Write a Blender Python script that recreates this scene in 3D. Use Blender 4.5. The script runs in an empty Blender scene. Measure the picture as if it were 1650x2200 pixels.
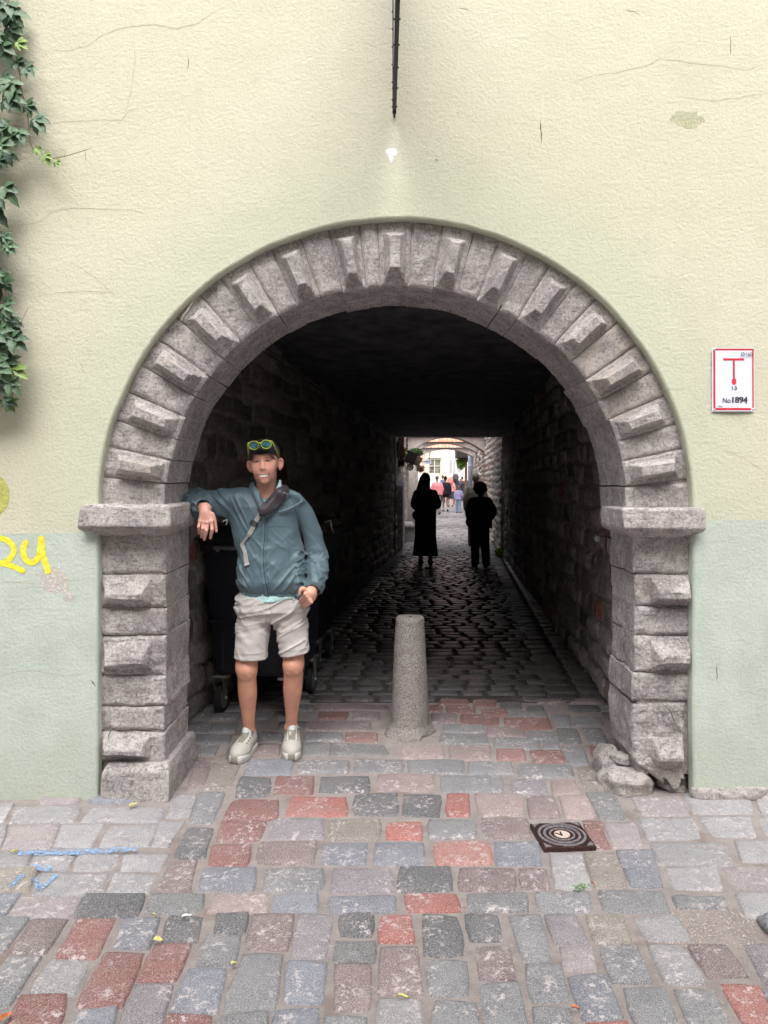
import bpy, math, random
import numpy as np
from mathutils import Vector, Matrix
from mathutils.bvhtree import BVHTree
random.seed(7)
rng = np.random.default_rng(11)
scene = bpy.context.scene
COL = scene.collection

# ---------------------------------------------------------------- camera
CH = 1.57            # eye height
FP = 1600.0          # focal length in photo pixels (photo 1650 x 2200)
HX, HY = 825.0, 1030.0
cam_d = bpy.data.cameras.new('camera')
cam = bpy.data.objects.new('camera', cam_d); COL.objects.link(cam)
cam.location = (0, 0, CH); cam.rotation_euler = (math.radians(90), 0, 0)
cam_d.sensor_fit = 'VERTICAL'; cam_d.sensor_height = 24.0; cam_d.sensor_width = 18.0
cam_d.lens = 24.0*FP/2200.0
cam_d.shift_y = -(1100-HY)/2200.0
cam_d.clip_end = 500; cam_d.clip_start = 0.05
scene.camera = cam
scene.render.resolution_x = 768; scene.render.resolution_y = 1024

# ---------------------------------------------------------------- sky + sun (overcast)
SUN_EL, SUN_ROT = math.radians(56), math.radians(182)
world = bpy.data.worlds.new("World"); scene.world = world; world.use_nodes = True
wt = world.node_tree; wt.nodes.clear()
sky = wt.nodes.new('ShaderNodeTexSky'); sky.sky_type = 'NISHITA'; sky.sun_disc = False
sky.sun_elevation = SUN_EL; sky.sun_rotation = SUN_ROT; sky.dust_density = 4.0
hsv = wt.nodes.new('ShaderNodeHueSaturation'); hsv.inputs['Saturation'].default_value = 0.22
bg = wt.nodes.new('ShaderNodeBackground'); bg.inputs['Strength'].default_value = 0.15
wo = wt.nodes.new('ShaderNodeOutputWorld')
wt.links.new(sky.outputs[0], hsv.inputs['Color']); wt.links.new(hsv.outputs[0], bg.inputs['Color']); wt.links.new(bg.outputs[0], wo.inputs['Surface'])
sun_d = bpy.data.lights.new('sun', 'SUN'); sun_d.energy = 1.5; sun_d.angle = math.radians(50); sun_d.color = (1.0, 0.95, 0.92)
sun = bpy.data.objects.new('sun', sun_d); COL.objects.link(sun)
# sun direction: from behind the camera, high
sdir = Vector((math.sin(SUN_ROT)*math.cos(SUN_EL), math.cos(SUN_ROT)*math.cos(SUN_EL), math.sin(SUN_EL)))
sun.rotation_euler = (-sdir).to_track_quat('-Z', 'Y').to_euler()
scene.view_settings.view_transform = 'Standard'; scene.view_settings.look = 'None'
scene.view_settings.exposure = 1.05; scene.view_settings.gamma = 1.0

# ---------------------------------------------------------------- helpers
def P(px, py, Y):
    return np.array(((px-HX)*Y/FP, Y, CH-(py-HY)*Y/FP))
def G(px, py, z=0.0):
    Y = FP*(CH-z)/(py-HY)
    return np.array(((px-HX)*Y/FP, Y, z))
def lin(r, g, b):
    f = lambda c: (c/255/12.92) if c/255 <= .04045 else ((c/255+.055)/1.055)**2.4
    return (f(r), f(g), f(b))
def tag(o, label=None, cat=None, group=None, kind=None):
    if label: o['label'] = label
    if cat: o['category'] = cat
    if group: o['group'] = group
    if kind: o['kind'] = kind
    return o
def thing(name, label, cat, loc=(0,0,0), group=None, rz=0):
    o = bpy.data.objects.new(name, None); COL.objects.link(o); o.location = loc; o.rotation_euler = (0,0,rz)
    o.empty_display_size = .1
    return tag(o, label, cat, group)
def link(name, me, parent=None, world_coords=True):
    o = bpy.data.objects.new(name, me); COL.objects.link(o)
    if parent is not None:
        o.parent = parent
        if world_coords:      # geometry given in world coordinates
            bpy.context.view_layer.update()
            o.matrix_parent_inverse = Matrix.LocRotScale(parent.location, parent.rotation_euler, parent.scale).inverted()
    return o
def npmesh(name, V, Q, mat, parent=None, col=None, smooth=True, local=False):
    V = np.ascontiguousarray(V, dtype=np.float32); Q = np.ascontiguousarray(Q, dtype=np.int32)
    k = Q.shape[1]
    me = bpy.data.meshes.new(name)
    me.vertices.add(len(V)); me.vertices.foreach_set('co', V.ravel())
    me.loops.add(Q.size); me.loops.foreach_set('vertex_index', Q.ravel())
    me.polygons.add(len(Q)); me.polygons.foreach_set('loop_start', np.arange(0, Q.size, k, dtype=np.int32))
    try: me.polygons.foreach_set('loop_total', np.full(len(Q), k, dtype=np.int32))
    except Exception: pass
    me.polygons.foreach_set('use_smooth', np.full(len(Q), smooth))
    me.update(calc_edges=True); me.validate()
    if col is not None:
        a = me.color_attributes.new('Col', 'FLOAT_COLOR', 'POINT')
        c = np.ones((len(V), 4), dtype=np.float32); c[:, :3] = col
        a.data.foreach_set('color', c.ravel())
    me.materials.append(mat)
    return link(name, me, parent, not local)

class MB:
    """collects simple solids and links them as one mesh"""
    def __init__(s): s.v = []; s.f = []; s.m = []; s.mi = 0
    def add(s, vs, fs):
        b = len(s.v); s.v += [tuple(map(float, v)) for v in vs]
        for f in fs: s.f.append(tuple(b+i for i in f)); s.m.append(s.mi)
        return s
    def box(s, x0, x1, y0, y1, z0, z1, R=None, c=None):
        vs = [(x, y, z) for x in (x0, x1) for y in (y0, y1) for z in (z0, z1)]
        if R is not None:
            vs = [tuple(R @ Vector(v) + Vector((0,0,0) if c is None else c)) for v in vs]
        return s.add(vs, [(0,1,3,2), (4,6,7,5), (0,4,5,1), (2,3,7,6), (0,2,6,4), (1,5,7,3)])
    def tube(s, pts, r, n=10, cap=True, flat=None):
        pts = [Vector(p) for p in pts]; rs = r if hasattr(r, '__len__') else [r]*len(pts)
        rings = []; up = None
        for i, p in enumerate(pts):
            t = (pts[min(i+1, len(pts)-1)]-pts[max(i-1, 0)]).normalized()
            if up is None:
                up = Vector((0,0,1)) if abs(t.z) < .9 else Vector((0,1,0))
            a = t.cross(up).normalized(); b = a.cross(t).normalized(); up = b
            fx = flat or 1
            rings.append([p+(a*math.cos(2*math.pi*k/n)+b*math.sin(2*math.pi*k/n)*fx)*rs[i] for k in range(n)])
        vs = [v for r_ in rings for v in r_]; fs = []
        for i in range(len(rings)-1):
            for k in range(n): fs.append((i*n+k, i*n+(k+1) % n, (i+1)*n+(k+1) % n, (i+1)*n+k))
        if cap: fs.append(tuple(range(n-1, -1, -1))); fs.append(tuple((len(rings)-1)*n+k for k in range(n)))
        return s.add(vs, fs)
    def lathe(s, c, prof, n=32):
        c = Vector(c); vs = []; fs = []
        for (r, z) in prof:
            for k in range(n): vs.append(c+Vector((r*math.cos(2*math.pi*k/n), r*math.sin(2*math.pi*k/n), z)))
        for i in range(len(prof)-1):
            for k in range(n): fs.append((i*n+k, i*n+(k+1) % n, (i+1)*n+(k+1) % n, (i+1)*n+k))
        fs.append(tuple(range(n-1, -1, -1))); fs.append(tuple((len(prof)-1)*n+k for k in range(n)))
        return s.add(vs, fs)
    def prism(s, poly, y0, y1, axis='y'):
        n = len(poly)
        mk = {'y': lambda a, b, t: (a, t, b), 'x': lambda a, b, t: (t, a, b), 'z': lambda a, b, t: (a, b, t)}[axis]
        vs = [mk(a, b, y0) for a, b in poly]+[mk(a, b, y1) for a, b in poly]
        fs = [tuple(range(n)), tuple(range(2*n-1, n-1, -1))]
        for i in range(n): fs.append((i, n+i, n+(i+1) % n, (i+1) % n))
        return s.add(vs, fs)
    def ball(s, c, r, n=12, sc=(1,1,1)):
        vs = []; fs = []; m = n//2+1
        for i in range(m):
            ph = math.pi*(i+.001)/(m-1+.002)
            for k in range(n):
                th = 2*math.pi*k/n
                vs.append((c[0]+r*sc[0]*math.sin(ph)*math.cos(th), c[1]+r*sc[1]*math.sin(ph)*math.sin(th), c[2]+r*sc[2]*math.cos(ph)))
        for i in range(m-1):
            for k in range(n): fs.append((i*n+k, (i+1)*n+k, (i+1)*n+(k+1) % n, i*n+(k+1) % n))
        return s.add(vs, fs)
    def build(s, name, mats, parent=None, smooth=False, bevel=0, local=False, solid=0):
        me = bpy.data.meshes.new(name); me.from_pydata(s.v, [], s.f)
        if not isinstance(mats, (list, tuple)): mats = [mats]
        for m in mats: me.materials.append(m)
        me.polygons.foreach_set('material_index', s.m)
        import bmesh
        b = bmesh.new(); b.from_mesh(me); bmesh.ops.recalc_face_normals(b, faces=b.faces); b.to_mesh(me); b.free()
        if smooth: me.polygons.foreach_set('use_smooth', [True]*len(s.f))
        me.update()
        o = link(name, me, parent, not local)
        if solid:
            md = o.modifiers.new('solid', 'SOLIDIFY'); md.thickness = solid; md.offset = 0
        if bevel:
            md = o.modifiers.new('bevel', 'BEVEL'); md.width = bevel; md.segments = 2; md.limit_method = 'ANGLE'
        return o

# numpy value noise
def _h(x, y, z, s):
    with np.errstate(over='ignore'):
        h = (x.astype(np.uint32)*np.uint32(374761393)+y.astype(np.uint32)*np.uint32(668265263)+z.astype(np.uint32)*np.uint32(2246822519)+np.uint32(s*3266489917 & 0xffffffff))
        h = (h ^ (h >> np.uint32(13)))*np.uint32(1274126177); h = h ^ (h >> np.uint32(16))
    return (h & np.uint32(0xffffff)).astype(np.float32)/np.float32(0xffffff)
def vn(X, Y, Z, s=0):
    X, Y, Z = np.broadcast_arrays(X, Y, Z)
    xi = np.floor(X).astype(np.int64); yi = np.floor(Y).astype(np.int64); zi = np.floor(Z).astype(np.int64)
    fx = X-xi; fy = Y-yi; fz = Z-zi
    fx = fx*fx*(3-2*fx); fy = fy*fy*(3-2*fy); fz = fz*fz*(3-2*fz)
    r = 0
    for dx in (0, 1):
        for dy in (0, 1):
            for dz in (0, 1):
                w = (fx if dx else 1-fx)*(fy if dy else 1-fy)*(fz if dz else 1-fz)
                r = r+w*_h(xi+dx, yi+dy, zi+dz, s)
    return r
def fbm(X, Y, Z, s=0, o=3):
    a = 0; w = 1; t = 0
    for i in range(o):
        a = a+w*vn(X*2**i, Y*2**i, Z*2**i, s+i*17); t += w; w *= .5
    return a/t

# ---------------------------------------------------------------- SDF + surface nets
class SDF:
    M = .06
    def __init__(s, lo, hi, h):
        hs = h if hasattr(h, '__len__') else (h, h, h)
        s.ax = [np.arange(lo[i], hi[i], hs[i], dtype=np.float32) for i in range(3)]
        s.f = np.full([len(a) for a in s.ax], s.M, dtype=np.float32); s.fr = None
    def sl(s, lo, hi):
        r = []
        for i in range(3):
            a = np.searchsorted(s.ax[i], lo[i]-s.M); b = np.searchsorted(s.ax[i], hi[i]+s.M); r.append(slice(a, b))
        return tuple(r)
    def grid(s, sl):
        return s.ax[0][sl[0]][:, None, None], s.ax[1][sl[1]][None, :, None], s.ax[2][sl[2]][None, None, :]
    def put(s, lo, hi, fn, k=.01, op='u'):
        if s.fr is not None:
            lo = np.array(lo, float); hi = np.array(hi, float); cs = np.array([[(lo, hi)[i][0], (lo, hi)[j][1], (lo, hi)[q][2]] for i in (0, 1) for j in (0, 1) for q in (0, 1)]) @ np.array(s.fr[1]).T+np.array(s.fr[0]); lo, hi = cs.min(0), cs.max(0)
        sl = s.sl(lo, hi)
        if any(q.stop <= q.start for q in sl): return s
        X, Y, Z = s.grid(sl)
        if s.fr is not None:
            o, R = s.fr
            dx, dy, dz = X-o[0], Y-o[1], Z-o[2]
            X, Y, Z = (R[0][0]*dx+R[1][0]*dy+R[2][0]*dz, R[0][1]*dx+R[1][1]*dy+R[2][1]*dz, R[0][2]*dx+R[1][2]*dy+R[2][2]*dz)
        d = fn(X, Y, Z).astype(np.float32); f = s.f[sl]
        if op == 'u':
            h = np.clip(.5+.5*(d-f)/k, 0, 1); r = d*(1-h)+f*h-k*h*(1-h)
        elif op == 's':
            d = -d; h = np.clip(.5-.5*(d-f)/k, 0, 1); r = d*(1-h)+f*h+k*h*(1-h)
        else:
            h = np.clip(.5-.5*(d-f)/k, 0, 1); r = d*(1-h)+f*h+k*h*(1-h)
        s.f[sl] = r; return s
    def bb(s, pts, r):
        pts = np.array(pts, float)
        return pts.min(0)-r, pts.max(0)+r
    def cone(s, a, b, ra, rb, k=.012, op='u', sc=(1, 1, 1)):
        a = np.array(a, float); b = np.array(b, float); sc = np.array(sc, float)
        A = a/sc; B = b/sc; d = B-A; L = max(float(d @ d), 1e-9)
        def fn(X, Y, Z):
            x, y, z = X/sc[0]-A[0], Y/sc[1]-A[1], Z/sc[2]-A[2]
            t = np.clip((x*d[0]+y*d[1]+z*d[2])/L, 0, 1)
            return (np.sqrt((x-t*d[0])**2+(y-t*d[1])**2+(z-t*d[2])**2)-(ra+(rb-ra)*t))*min(sc.min(), 1.0)
        lo, hi = s.bb([a, b], max(ra, rb)*max(sc.max(), 1)); return s.put(lo, hi, fn, k, op)
    def chain(s, pts, rs, k=.012, op='u', sc=(1, 1, 1)):
        pts = np.array(pts, float); rs = np.array(rs, float); sc = np.array(sc, float); n = len(pts)
        if n > 2:      # Catmull-Rom densify
            q = []; rr = []
            for i in range(n-1):
                p0, p1, p2, p3 = pts[max(i-1, 0)], pts[i], pts[i+1], pts[min(i+2, n-1)]; r0, r1, r2, r3 = rs[max(i-1, 0)], rs[i], rs[i+1], rs[min(i+2, n-1)]
                for j in range(4):
                    t = j/4; f = lambda a, b, c, d: .5*((2*b)+(c-a)*t+(2*a-5*b+4*c-d)*t*t+(3*b-a-3*c+d)*t**3); q.append(f(p0, p1, p2, p3)); rr.append(f(r0, r1, r2, r3))
            q.append(pts[-1]); rr.append(rs[-1]); pts = np.array(q); rs = np.array(rr); n = len(pts)
        A = pts/sc; ms = min(sc.min(), 1.)
        def fn(X, Y, Z):
            x, y, z = X/sc[0], Y/sc[1], Z/sc[2]; best = None
            for i in range(n-1):
                d = A[i+1]-A[i]; L = max(float(d @ d), 1e-9); ux, uy, uz = x-A[i][0], y-A[i][1], z-A[i][2]
                t = np.clip((ux*d[0]+uy*d[1]+uz*d[2])/L, 0, 1); v = (np.sqrt((ux-t*d[0])**2+(uy-t*d[1])**2+(uz-t*d[2])**2)-(rs[i]+(rs[i+1]-rs[i])*t))*ms
                best = v if best is None else np.minimum(best, v)
            return best
        r = rs.max()*max(sc.max(), 1); return s.put(pts.min(0)-r, pts.max(0)+r, fn, k, op)
    def ell(s, c, r, k=.012, op='u'):
        c = np.array(c, float); r = np.array(r, float)
        def fn(X, Y, Z):
            x, y, z = (X-c[0])/r[0], (Y-c[1])/r[1], (Z-c[2])/r[2]
            k0 = np.sqrt(x*x+y*y+z*z)+1e-6; k1 = np.sqrt((x/r[0])**2+(y/r[1])**2+(z/r[2])**2)+1e-6
            return k0*(k0-1)/k1
        lo, hi = s.bb([c], r.max()); return s.put(lo, hi, fn, k, op)
    def stack(s, tab, k=.012, op='u', p=2.3, cy=None):
        """tab rows (z, cx, cy, hx, hy), z ascending"""
        t = np.array(tab, float)
        def fn(X, Y, Z):
            z = np.clip(Z, t[0, 0], t[-1, 0])
            cx, cyy, hx, hy = [np.interp(z, t[:, 0], t[:, i]) for i in (1, 2, 3, 4)]
            q = (np.abs((X-cx)/hx)**p+np.abs((Y-cyy)/hy)**p)**(1/p)
            d = (q-1)*np.minimum(hx, hy)
            e = np.maximum(Z-t[-1, 0], t[0, 0]-Z)
            return np.where(e > 0, np.sqrt(np.maximum(d, 0)**2+np.maximum(e, 0)**2), np.maximum(d, e))
        lo = np.array([(t[:, 1]-t[:, 3]).min(), (t[:, 2]-t[:, 4]).min(), t[0, 0]]); hi = np.array([(t[:, 1]+t[:, 3]).max(), (t[:, 2]+t[:, 4]).max(), t[-1, 0]])
        return s.put(lo, hi, fn, k, op)
    def disp(s, fn, band=.03):
        m = np.abs(s.f) < band; i = np.nonzero(m)
        s.f[i] += fn(s.ax[0][i[0]], s.ax[1][i[1]], s.ax[2][i[2]]).astype(np.float32); return s
    def nets(s):
        f = s.f; sg = f < 0; n = [q-1 for q in f.shape]
        c = np.zeros(n, np.int8)
        for dx in (0, 1):
            for dy in (0, 1):
                for dz in (0, 1): c += sg[dx:dx+n[0], dy:dy+n[1], dz:dz+n[2]]
        act = (c > 0) & (c < 8); I = np.argwhere(act); vid = np.full(act.shape, -1, np.int32); vid[act] = np.arange(len(I))
        acc = np.zeros((len(I), 3)); cnt = np.zeros(len(I))
        cs = [(a, b, d) for a in (0, 1) for b in (0, 1) for d in (0, 1)]
        for o1 in cs:
            for ax in range(3):
                if o1[ax]: continue
                o2 = list(o1); o2[ax] = 1
                f1 = f[I[:, 0]+o1[0], I[:, 1]+o1[1], I[:, 2]+o1[2]]; f2 = f[I[:, 0]+o2[0], I[:, 1]+o2[1], I[:, 2]+o2[2]]
                m = (f1 < 0) != (f2 < 0); t = f1[m]/(f1[m]-f2[m]); q = np.tile(np.array(o1, float), (m.sum(), 1)); q[:, ax] += t
                acc[m] += q; cnt[m] += 1
        p = I+acc/cnt[:, None]
        V = np.stack([np.interp(p[:, i], np.arange(len(s.ax[i])), s.ax[i]) for i in range(3)], 1)
        Q = []
        for ax in range(3):
            b, c2 = [(1, 2), (2, 0), (0, 1)][ax]
            sl1 = [slice(None)]*3; sl2 = [slice(None)]*3
            sl1[ax] = slice(0, -1); sl2[ax] = slice(1, None)
            d = sg[tuple(sl1)] != sg[tuple(sl2)]
            J = np.argwhere(d); J = J[(J[:, b] > 0) & (J[:, c2] > 0) & (J[:, b] < n[b]) & (J[:, c2] < n[c2])]
            ins = sg[tuple(J.T)]
            def vv(ob, oc):
                K = J.copy(); K[:, b] += ob; K[:, c2] += oc; return vid[K[:, 0], K[:, 1], K[:, 2]]
            q = np.stack([vv(-1, -1), vv(0, -1), vv(0, 0), vv(-1, 0)], 1)
            q[~ins] = q[~ins][:, ::-1]; Q.append(q)
        Q = np.concatenate(Q); Q = Q[(Q >= 0).all(1)]
        return V, Q

# ---------------------------------------------------------------- materials
class NT:
    def __init__(s, name):
        s.mat = bpy.data.materials.new(name); s.mat.use_nodes = True; s.t = s.mat.node_tree
        s.b = s.t.nodes['Principled BSDF']; s.tc = s.t.nodes.new('ShaderNodeTexCoord').outputs['Object']
    def n(s, ty, **kw):
        x = s.t.nodes.new(ty)
        for k, v in kw.items(): setattr(x, k, v)
        return x
    def set(s, sock, v):
        if hasattr(v, 'is_output'): s.t.links.new(v, sock)
        else:
            if isinstance(v, (tuple, list)) and len(v) == 3 and len(sock.default_value) == 4: v = (*v, 1)
            sock.default_value = v
    def map(s, sc=(1, 1, 1), rot=(0, 0, 0), v=None, loc=(0, 0, 0)):
        m = s.n('ShaderNodeMapping'); s.set(m.inputs[0], v or s.tc); m.inputs['Scale'].default_value = sc; m.inputs['Rotation'].default_value = rot; m.inputs['Location'].default_value = loc
        return m.outputs[0]
    def noise(s, sc, det=4, rough=.6, v=None, dist=0):
        m = s.n('ShaderNodeTexNoise'); s.set(m.inputs['Vector'], v or s.tc); m.inputs['Scale'].default_value = sc; m.inputs['Detail'].default_value = det
        m.inputs['Roughness'].default_value = rough; m.inputs['Distortion'].default_value = dist
        return m.outputs['Fac']
    def vor(s, sc, feat='F1', v=None):
        m = s.n('ShaderNodeTexVoronoi', feature=feat); s.set(m.inputs['Vector'], v or s.tc); m.inputs['Scale'].default_value = sc
        return m.outputs['Distance']
    def ramp(s, fac, a, b, ca=0., cb=1.):
        m = s.n('ShaderNodeMapRange'); s.set(m.inputs['Value'], fac); m.inputs['From Min'].default_value = a; m.inputs['From Max'].default_value = b
        m.inputs['To Min'].default_value = ca; m.inputs['To Max'].default_value = cb; m.interpolation_type = 'SMOOTHSTEP'
        return m.outputs[0]
    def mix(s, fac, a, b, mode='MIX'):
        m = s.n('ShaderNodeMix', data_type='RGBA', blend_type=mode)
        s.set(m.inputs[0], fac); s.set(m.inputs[6], a); s.set(m.inputs[7], b); return m.outputs[2]
    def math(s, op, a, b=0.):
        m = s.n('ShaderNodeMath', operation=op); s.set(m.inputs[0], a); s.set(m.inputs[1], b); return m.outputs[0]
    def attr(s):
        return s.n('ShaderNodeAttribute', attribute_name='Col').outputs['Color']
    def xyz(s):
        m = s.n('ShaderNodeSeparateXYZ'); s.set(m.inputs[0], s.tc); return m.outputs
    def bump(s, h, dist=.01, st=1., nrm=None):
        m = s.n('ShaderNodeBump'); s.set(m.inputs['Height'], h); m.inputs['Distance'].default_value = dist; m.inputs['Strength'].default_value = st
        if nrm: s.set(m.inputs['Normal'], nrm)
        return m.outputs[0]
    def out(s, col=None, rough=None, nrm=None, metal=None, **kw):
        if col is not None: s.set(s.b.inputs['Base Color'], col)
        if rough is not None: s.set(s.b.inputs['Roughness'], rough)
        if nrm is not None: s.set(s.b.inputs['Normal'], nrm)
        if metal is not None: s.set(s.b.inputs['Metallic'], metal)
        for k, v in kw.items(): s.set(s.b.inputs[k], v)
        return s.mat
def simple(name, col, rough=.6, metal=0., nsc=40, amp=.25, bmp=.001, **kw):
    t = NT(name); n = t.noise(nsc, 5)
    c = t.mix(t.ramp(n, .3, .7), tuple(x*(1-amp) for x in col), tuple(min(1, x*(1+amp)) for x in col))
    nr = t.bump(n, bmp) if bmp else None
    return t.out(c, t.ramp(n, .2, .8, max(0, rough-.08), min(1, rough+.08)), nr, metal, **kw)
def vcolmat(name, rough=.6, nsc=120, amp=.12, bmp=.0015, **kw):
    t = NT(name); n = t.noise(nsc, 4)
    c = t.mix(1., t.attr(), t.mix(t.ramp(n, .3, .7), (1-amp,)*3, (1, 1, 1)), 'MULTIPLY')
    return t.out(c, rough, t.bump(n, bmp), **kw)

M = {}
def m_plaster():
    t = NT('plaster'); x = t.xyz()
    big = t.noise(.9, 5, .6); mid = t.noise(5, 6, .65); fine = t.noise(60, 6, .7); pit = t.noise(220, 3, .6)
    cream = t.mix(t.ramp(big, .3, .7), (.565, .548, .405), (.62, .60, .465))
    green = (.51, .55, .405)
    dx = t.math('SUBTRACT', x[0], .05); dz = t.math('SUBTRACT', x[2], 1.43)
    rr = t.math('SQRT', t.math('ADD', t.math('MULTIPLY', dx, dx), t.math('MULTIPLY', dz, dz)))
    near = t.ramp(t.math('ADD', rr, t.math('MULTIPLY', mid, .5)), 1.7, 2.25, .85, .0)
    gmix = t.math('MAXIMUM', near, t.ramp(t.math('ADD', t.math('MULTIPLY', big, .7), t.math('MULTIPLY', mid, .3)), .52, .66, 0, .45))
    up = t.mix(gmix, cream, green)
    mint = t.mix(t.ramp(mid, .3, .7), (.43, .51, .45), (.52, .59, .53))
    line = t.math('ADD', t.math('ADD', 1.338, t.math('MULTIPLY', x[0], .019)), t.math('MULTIPLY', t.math('SUBTRACT', mid, .5), .012))
    low = t.ramp(t.math('SUBTRACT', x[2], line), -.003, .003, 1, 0)
    c = t.mix(low, up, mint)
    # dirt rising from the pavement, damp patches
    dirt = t.math('MULTIPLY', t.ramp(t.math('ADD', x[2], t.math('MULTIPLY', t.noise(3, 6, .7), .9)), .45, .95, .75, 0), t.ramp(mid, .3, .65, .4, 1))
    c = t.mix(dirt, c, (.42, .46, .36))
    st = t.math('MULTIPLY', t.ramp(t.noise(2.2, 5, .7, v=t.map((1, 1, .35))), .56, .74, 0, .4), t.ramp(fine, .35, .6, .5, 1))
    c = t.mix(st, c, (.56, .55, .40))
    holes = t.ramp(pit, .24, .30, 1, 0)
    c = t.mix(t.math('MULTIPLY', t.math('MULTIPLY', holes, .3), t.ramp(t.noise(3.5, 3), .45, .6)), c, (.22, .22, .16))
    c = t.mix(t.ramp(fine, .3, .7, .0, .16), c, (.88, .86, .78))
    rain = t.noise(3.2, 5, .65, v=t.map((1, 1, .12))); c = t.mix(t.math('MULTIPLY', t.ramp(rain, .50, .68, 0, .30), t.ramp(t.noise(1.3, 3), .35, .65)), c, (.50, .49, .38))
    c = t.mix(t.math('MULTIPLY', t.ramp(t.noise(14, 6, .75), .60, .66, 0, .5), t.ramp(t.noise(1.7, 3), .5, .62)), c, (.48, .44, .34))
    tr = t.noise(26, 6, .7, v=t.map((1, 1, 1.7)))
    b1 = t.bump(t.noise(5, 3, .5), .014, .4); b2 = t.bump(tr, .0032, .8, b1); b3 = t.bump(fine, .0055, 1., b2); b4 = t.bump(holes, -.0012, 1., b3)
    return t.out(c, .9, b4)
M['plaster'] = m_plaster()
def m_archstone():
    t = NT('arch_stone')
    big = t.noise(3.2, 5, .65); mid = t.noise(16, 7, .75); fine = t.noise(70, 6, .8); lay = t.noise(26, 7, .75, v=t.map((.4, 1, 2.2))); pit = t.noise(130, 4, .8)
    c = t.mix(t.ramp(mid, .36, .62), (.52, .475, .46), (.88, .83, .80))
    c = t.mix(t.ramp(big, .48, .60, 0, .62), c, (.39, .355, .36))
    c = t.mix(t.ramp(fine, .52, .60, 0, .75), c, (.88, .83, .81))
    c = t.mix(t.ramp(fine, .41, .47, .6, 0), c, (.20, .175, .17))
    c = t.mix(t.ramp(pit, .38, .44, .45, 0), c, (.10, .088, .085))
    c = t.mix(t.ramp(lay, .36, .42, .6, 0), c, (.11, .10, .10))
    c = t.mix(t.math('MULTIPLY', t.ramp(t.noise(2.0, 3), .56, .66, 0, .35), t.ramp(mid, .4, .55)), c, (.46, .37, .27))
    g = t.n('ShaderNodeNewGeometry'); c = t.mix(t.ramp(g.outputs['Pointiness'], .51, .58, 0, .5), c, (.80, .74, .72))
    b = t.bump(lay, .03, 1.); b = t.bump(mid, .02, 1., b); b = t.bump(fine, .009, 1., b)
    return t.out(c, .9, b)
M['arch'] = m_archstone()
def m_cobble(name, wet=False):
    t = NT(name); a = t.attr()
    mid = t.noise(12, 5, .65); fine = t.noise(110, 4, .8); gr = t.noise(230, 3, .8); bl = t.noise(40, 6, .8)
    c = t.mix(t.ramp(mid, .35, .65, 0, .6), a, t.mix(1., a, (.66, .66, .69), 'MULTIPLY'))
    c = t.mix(t.ramp(gr, .50, .60, 0, .48), c, t.mix(.55, a, (.86, .82, .82)))
    c = t.mix(t.ramp(gr, .36, .45, .7, 0), c, t.mix(1., a, (.30, .30, .33), 'MULTIPLY'))
    c = t.mix(t.math('MULTIPLY', t.ramp(bl, .52, .60, 0, .85), t.ramp(t.noise(6, 3), .42, .60)), c, (.62, .56, .56))
    c = t.mix(t.ramp(t.noise(3.5, 4), .45, .65, 0, .12), c, (.44, .40, .39))
    b = t.bump(mid, .008, .7); b = t.bump(fine, .0045, 1., b); b = t.bump(gr, .0012, .8, b)
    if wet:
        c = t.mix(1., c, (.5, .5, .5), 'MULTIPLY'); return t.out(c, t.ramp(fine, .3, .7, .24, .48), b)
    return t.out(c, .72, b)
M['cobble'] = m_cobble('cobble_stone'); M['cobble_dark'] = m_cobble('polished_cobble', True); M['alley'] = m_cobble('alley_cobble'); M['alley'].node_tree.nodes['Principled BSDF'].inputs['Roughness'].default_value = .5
def m_mortar(name, base, dark):
    t = NT(name); gr = t.noise(260, 4, .8); mid = t.noise(9, 5, .7); v = t.vor(150)
    c = t.mix(t.ramp(mid, .35, .65), base, tuple(x*.78 for x in base))
    c = t.mix(t.ramp(gr, .5, .7, 0, .6), c, (.72, .66, .62)); c = t.mix(t.ramp(gr, .38, .28, 0, .75), c, dark)
    c = t.mix(t.ramp(t.noise(4.2, 4, .7), .54, .66, 0, .6), c, (.26, .20, .17))
    return t.out(c, .95, t.bump(gr, .006, 1., t.bump(v, .004, .8, t.bump(mid, .01, .6))))
M['mortar'] = m_mortar('sand_joint', (.40, .355, .34), (.08, .065, .06))
M['soil_dark'] = m_mortar('dark_joint', (.06, .055, .05), (.02, .02, .02))
def m_masonry(name, k=1.):
    t = NT(name); a = t.attr(); mid = t.noise(22, 6, .7); fine = t.noise(90, 4, .7)
    c = t.mix(t.ramp(mid, .3, .7), t.mix(1., a, (.65*k,)*3, 'MULTIPLY'), t.mix(1., a, (1.25*k,)*3, 'MULTIPLY'))
    c = t.mix(t.ramp(fine, .56, .7, 0, .5), c, (.45*k, .42*k, .40*k))
    return t.out(c, .9, t.bump(mid, .025, 1., t.bump(fine, .008, 1.)))
M['masonry'] = m_masonry('rough_masonry'); M['masonry_lit'] = m_masonry('limestone_masonry', 1.0)
M['ceiling'] = simple('grey_ceiling', (.12, .117, .128), .85, nsc=6, amp=.5, bmp=.02)  # dark grey plaster, one base colour mottled by noise
def m_granite():
    t = NT('granite'); g = t.noise(170, 3, .8); m = t.noise(9, 5, .6); x = t.xyz()
    c = t.mix(t.ramp(g, .40, .60), (.11, .10, .097), (.42, .39, .365))
    c = t.mix(t.ramp(m, .5, .7, 0, .6), c, (.14, .125, .12))
    return t.out(c, .75, t.bump(g, .004, 1., t.bump(m, .012, .6)))
M['granite'] = m_granite()
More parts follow.
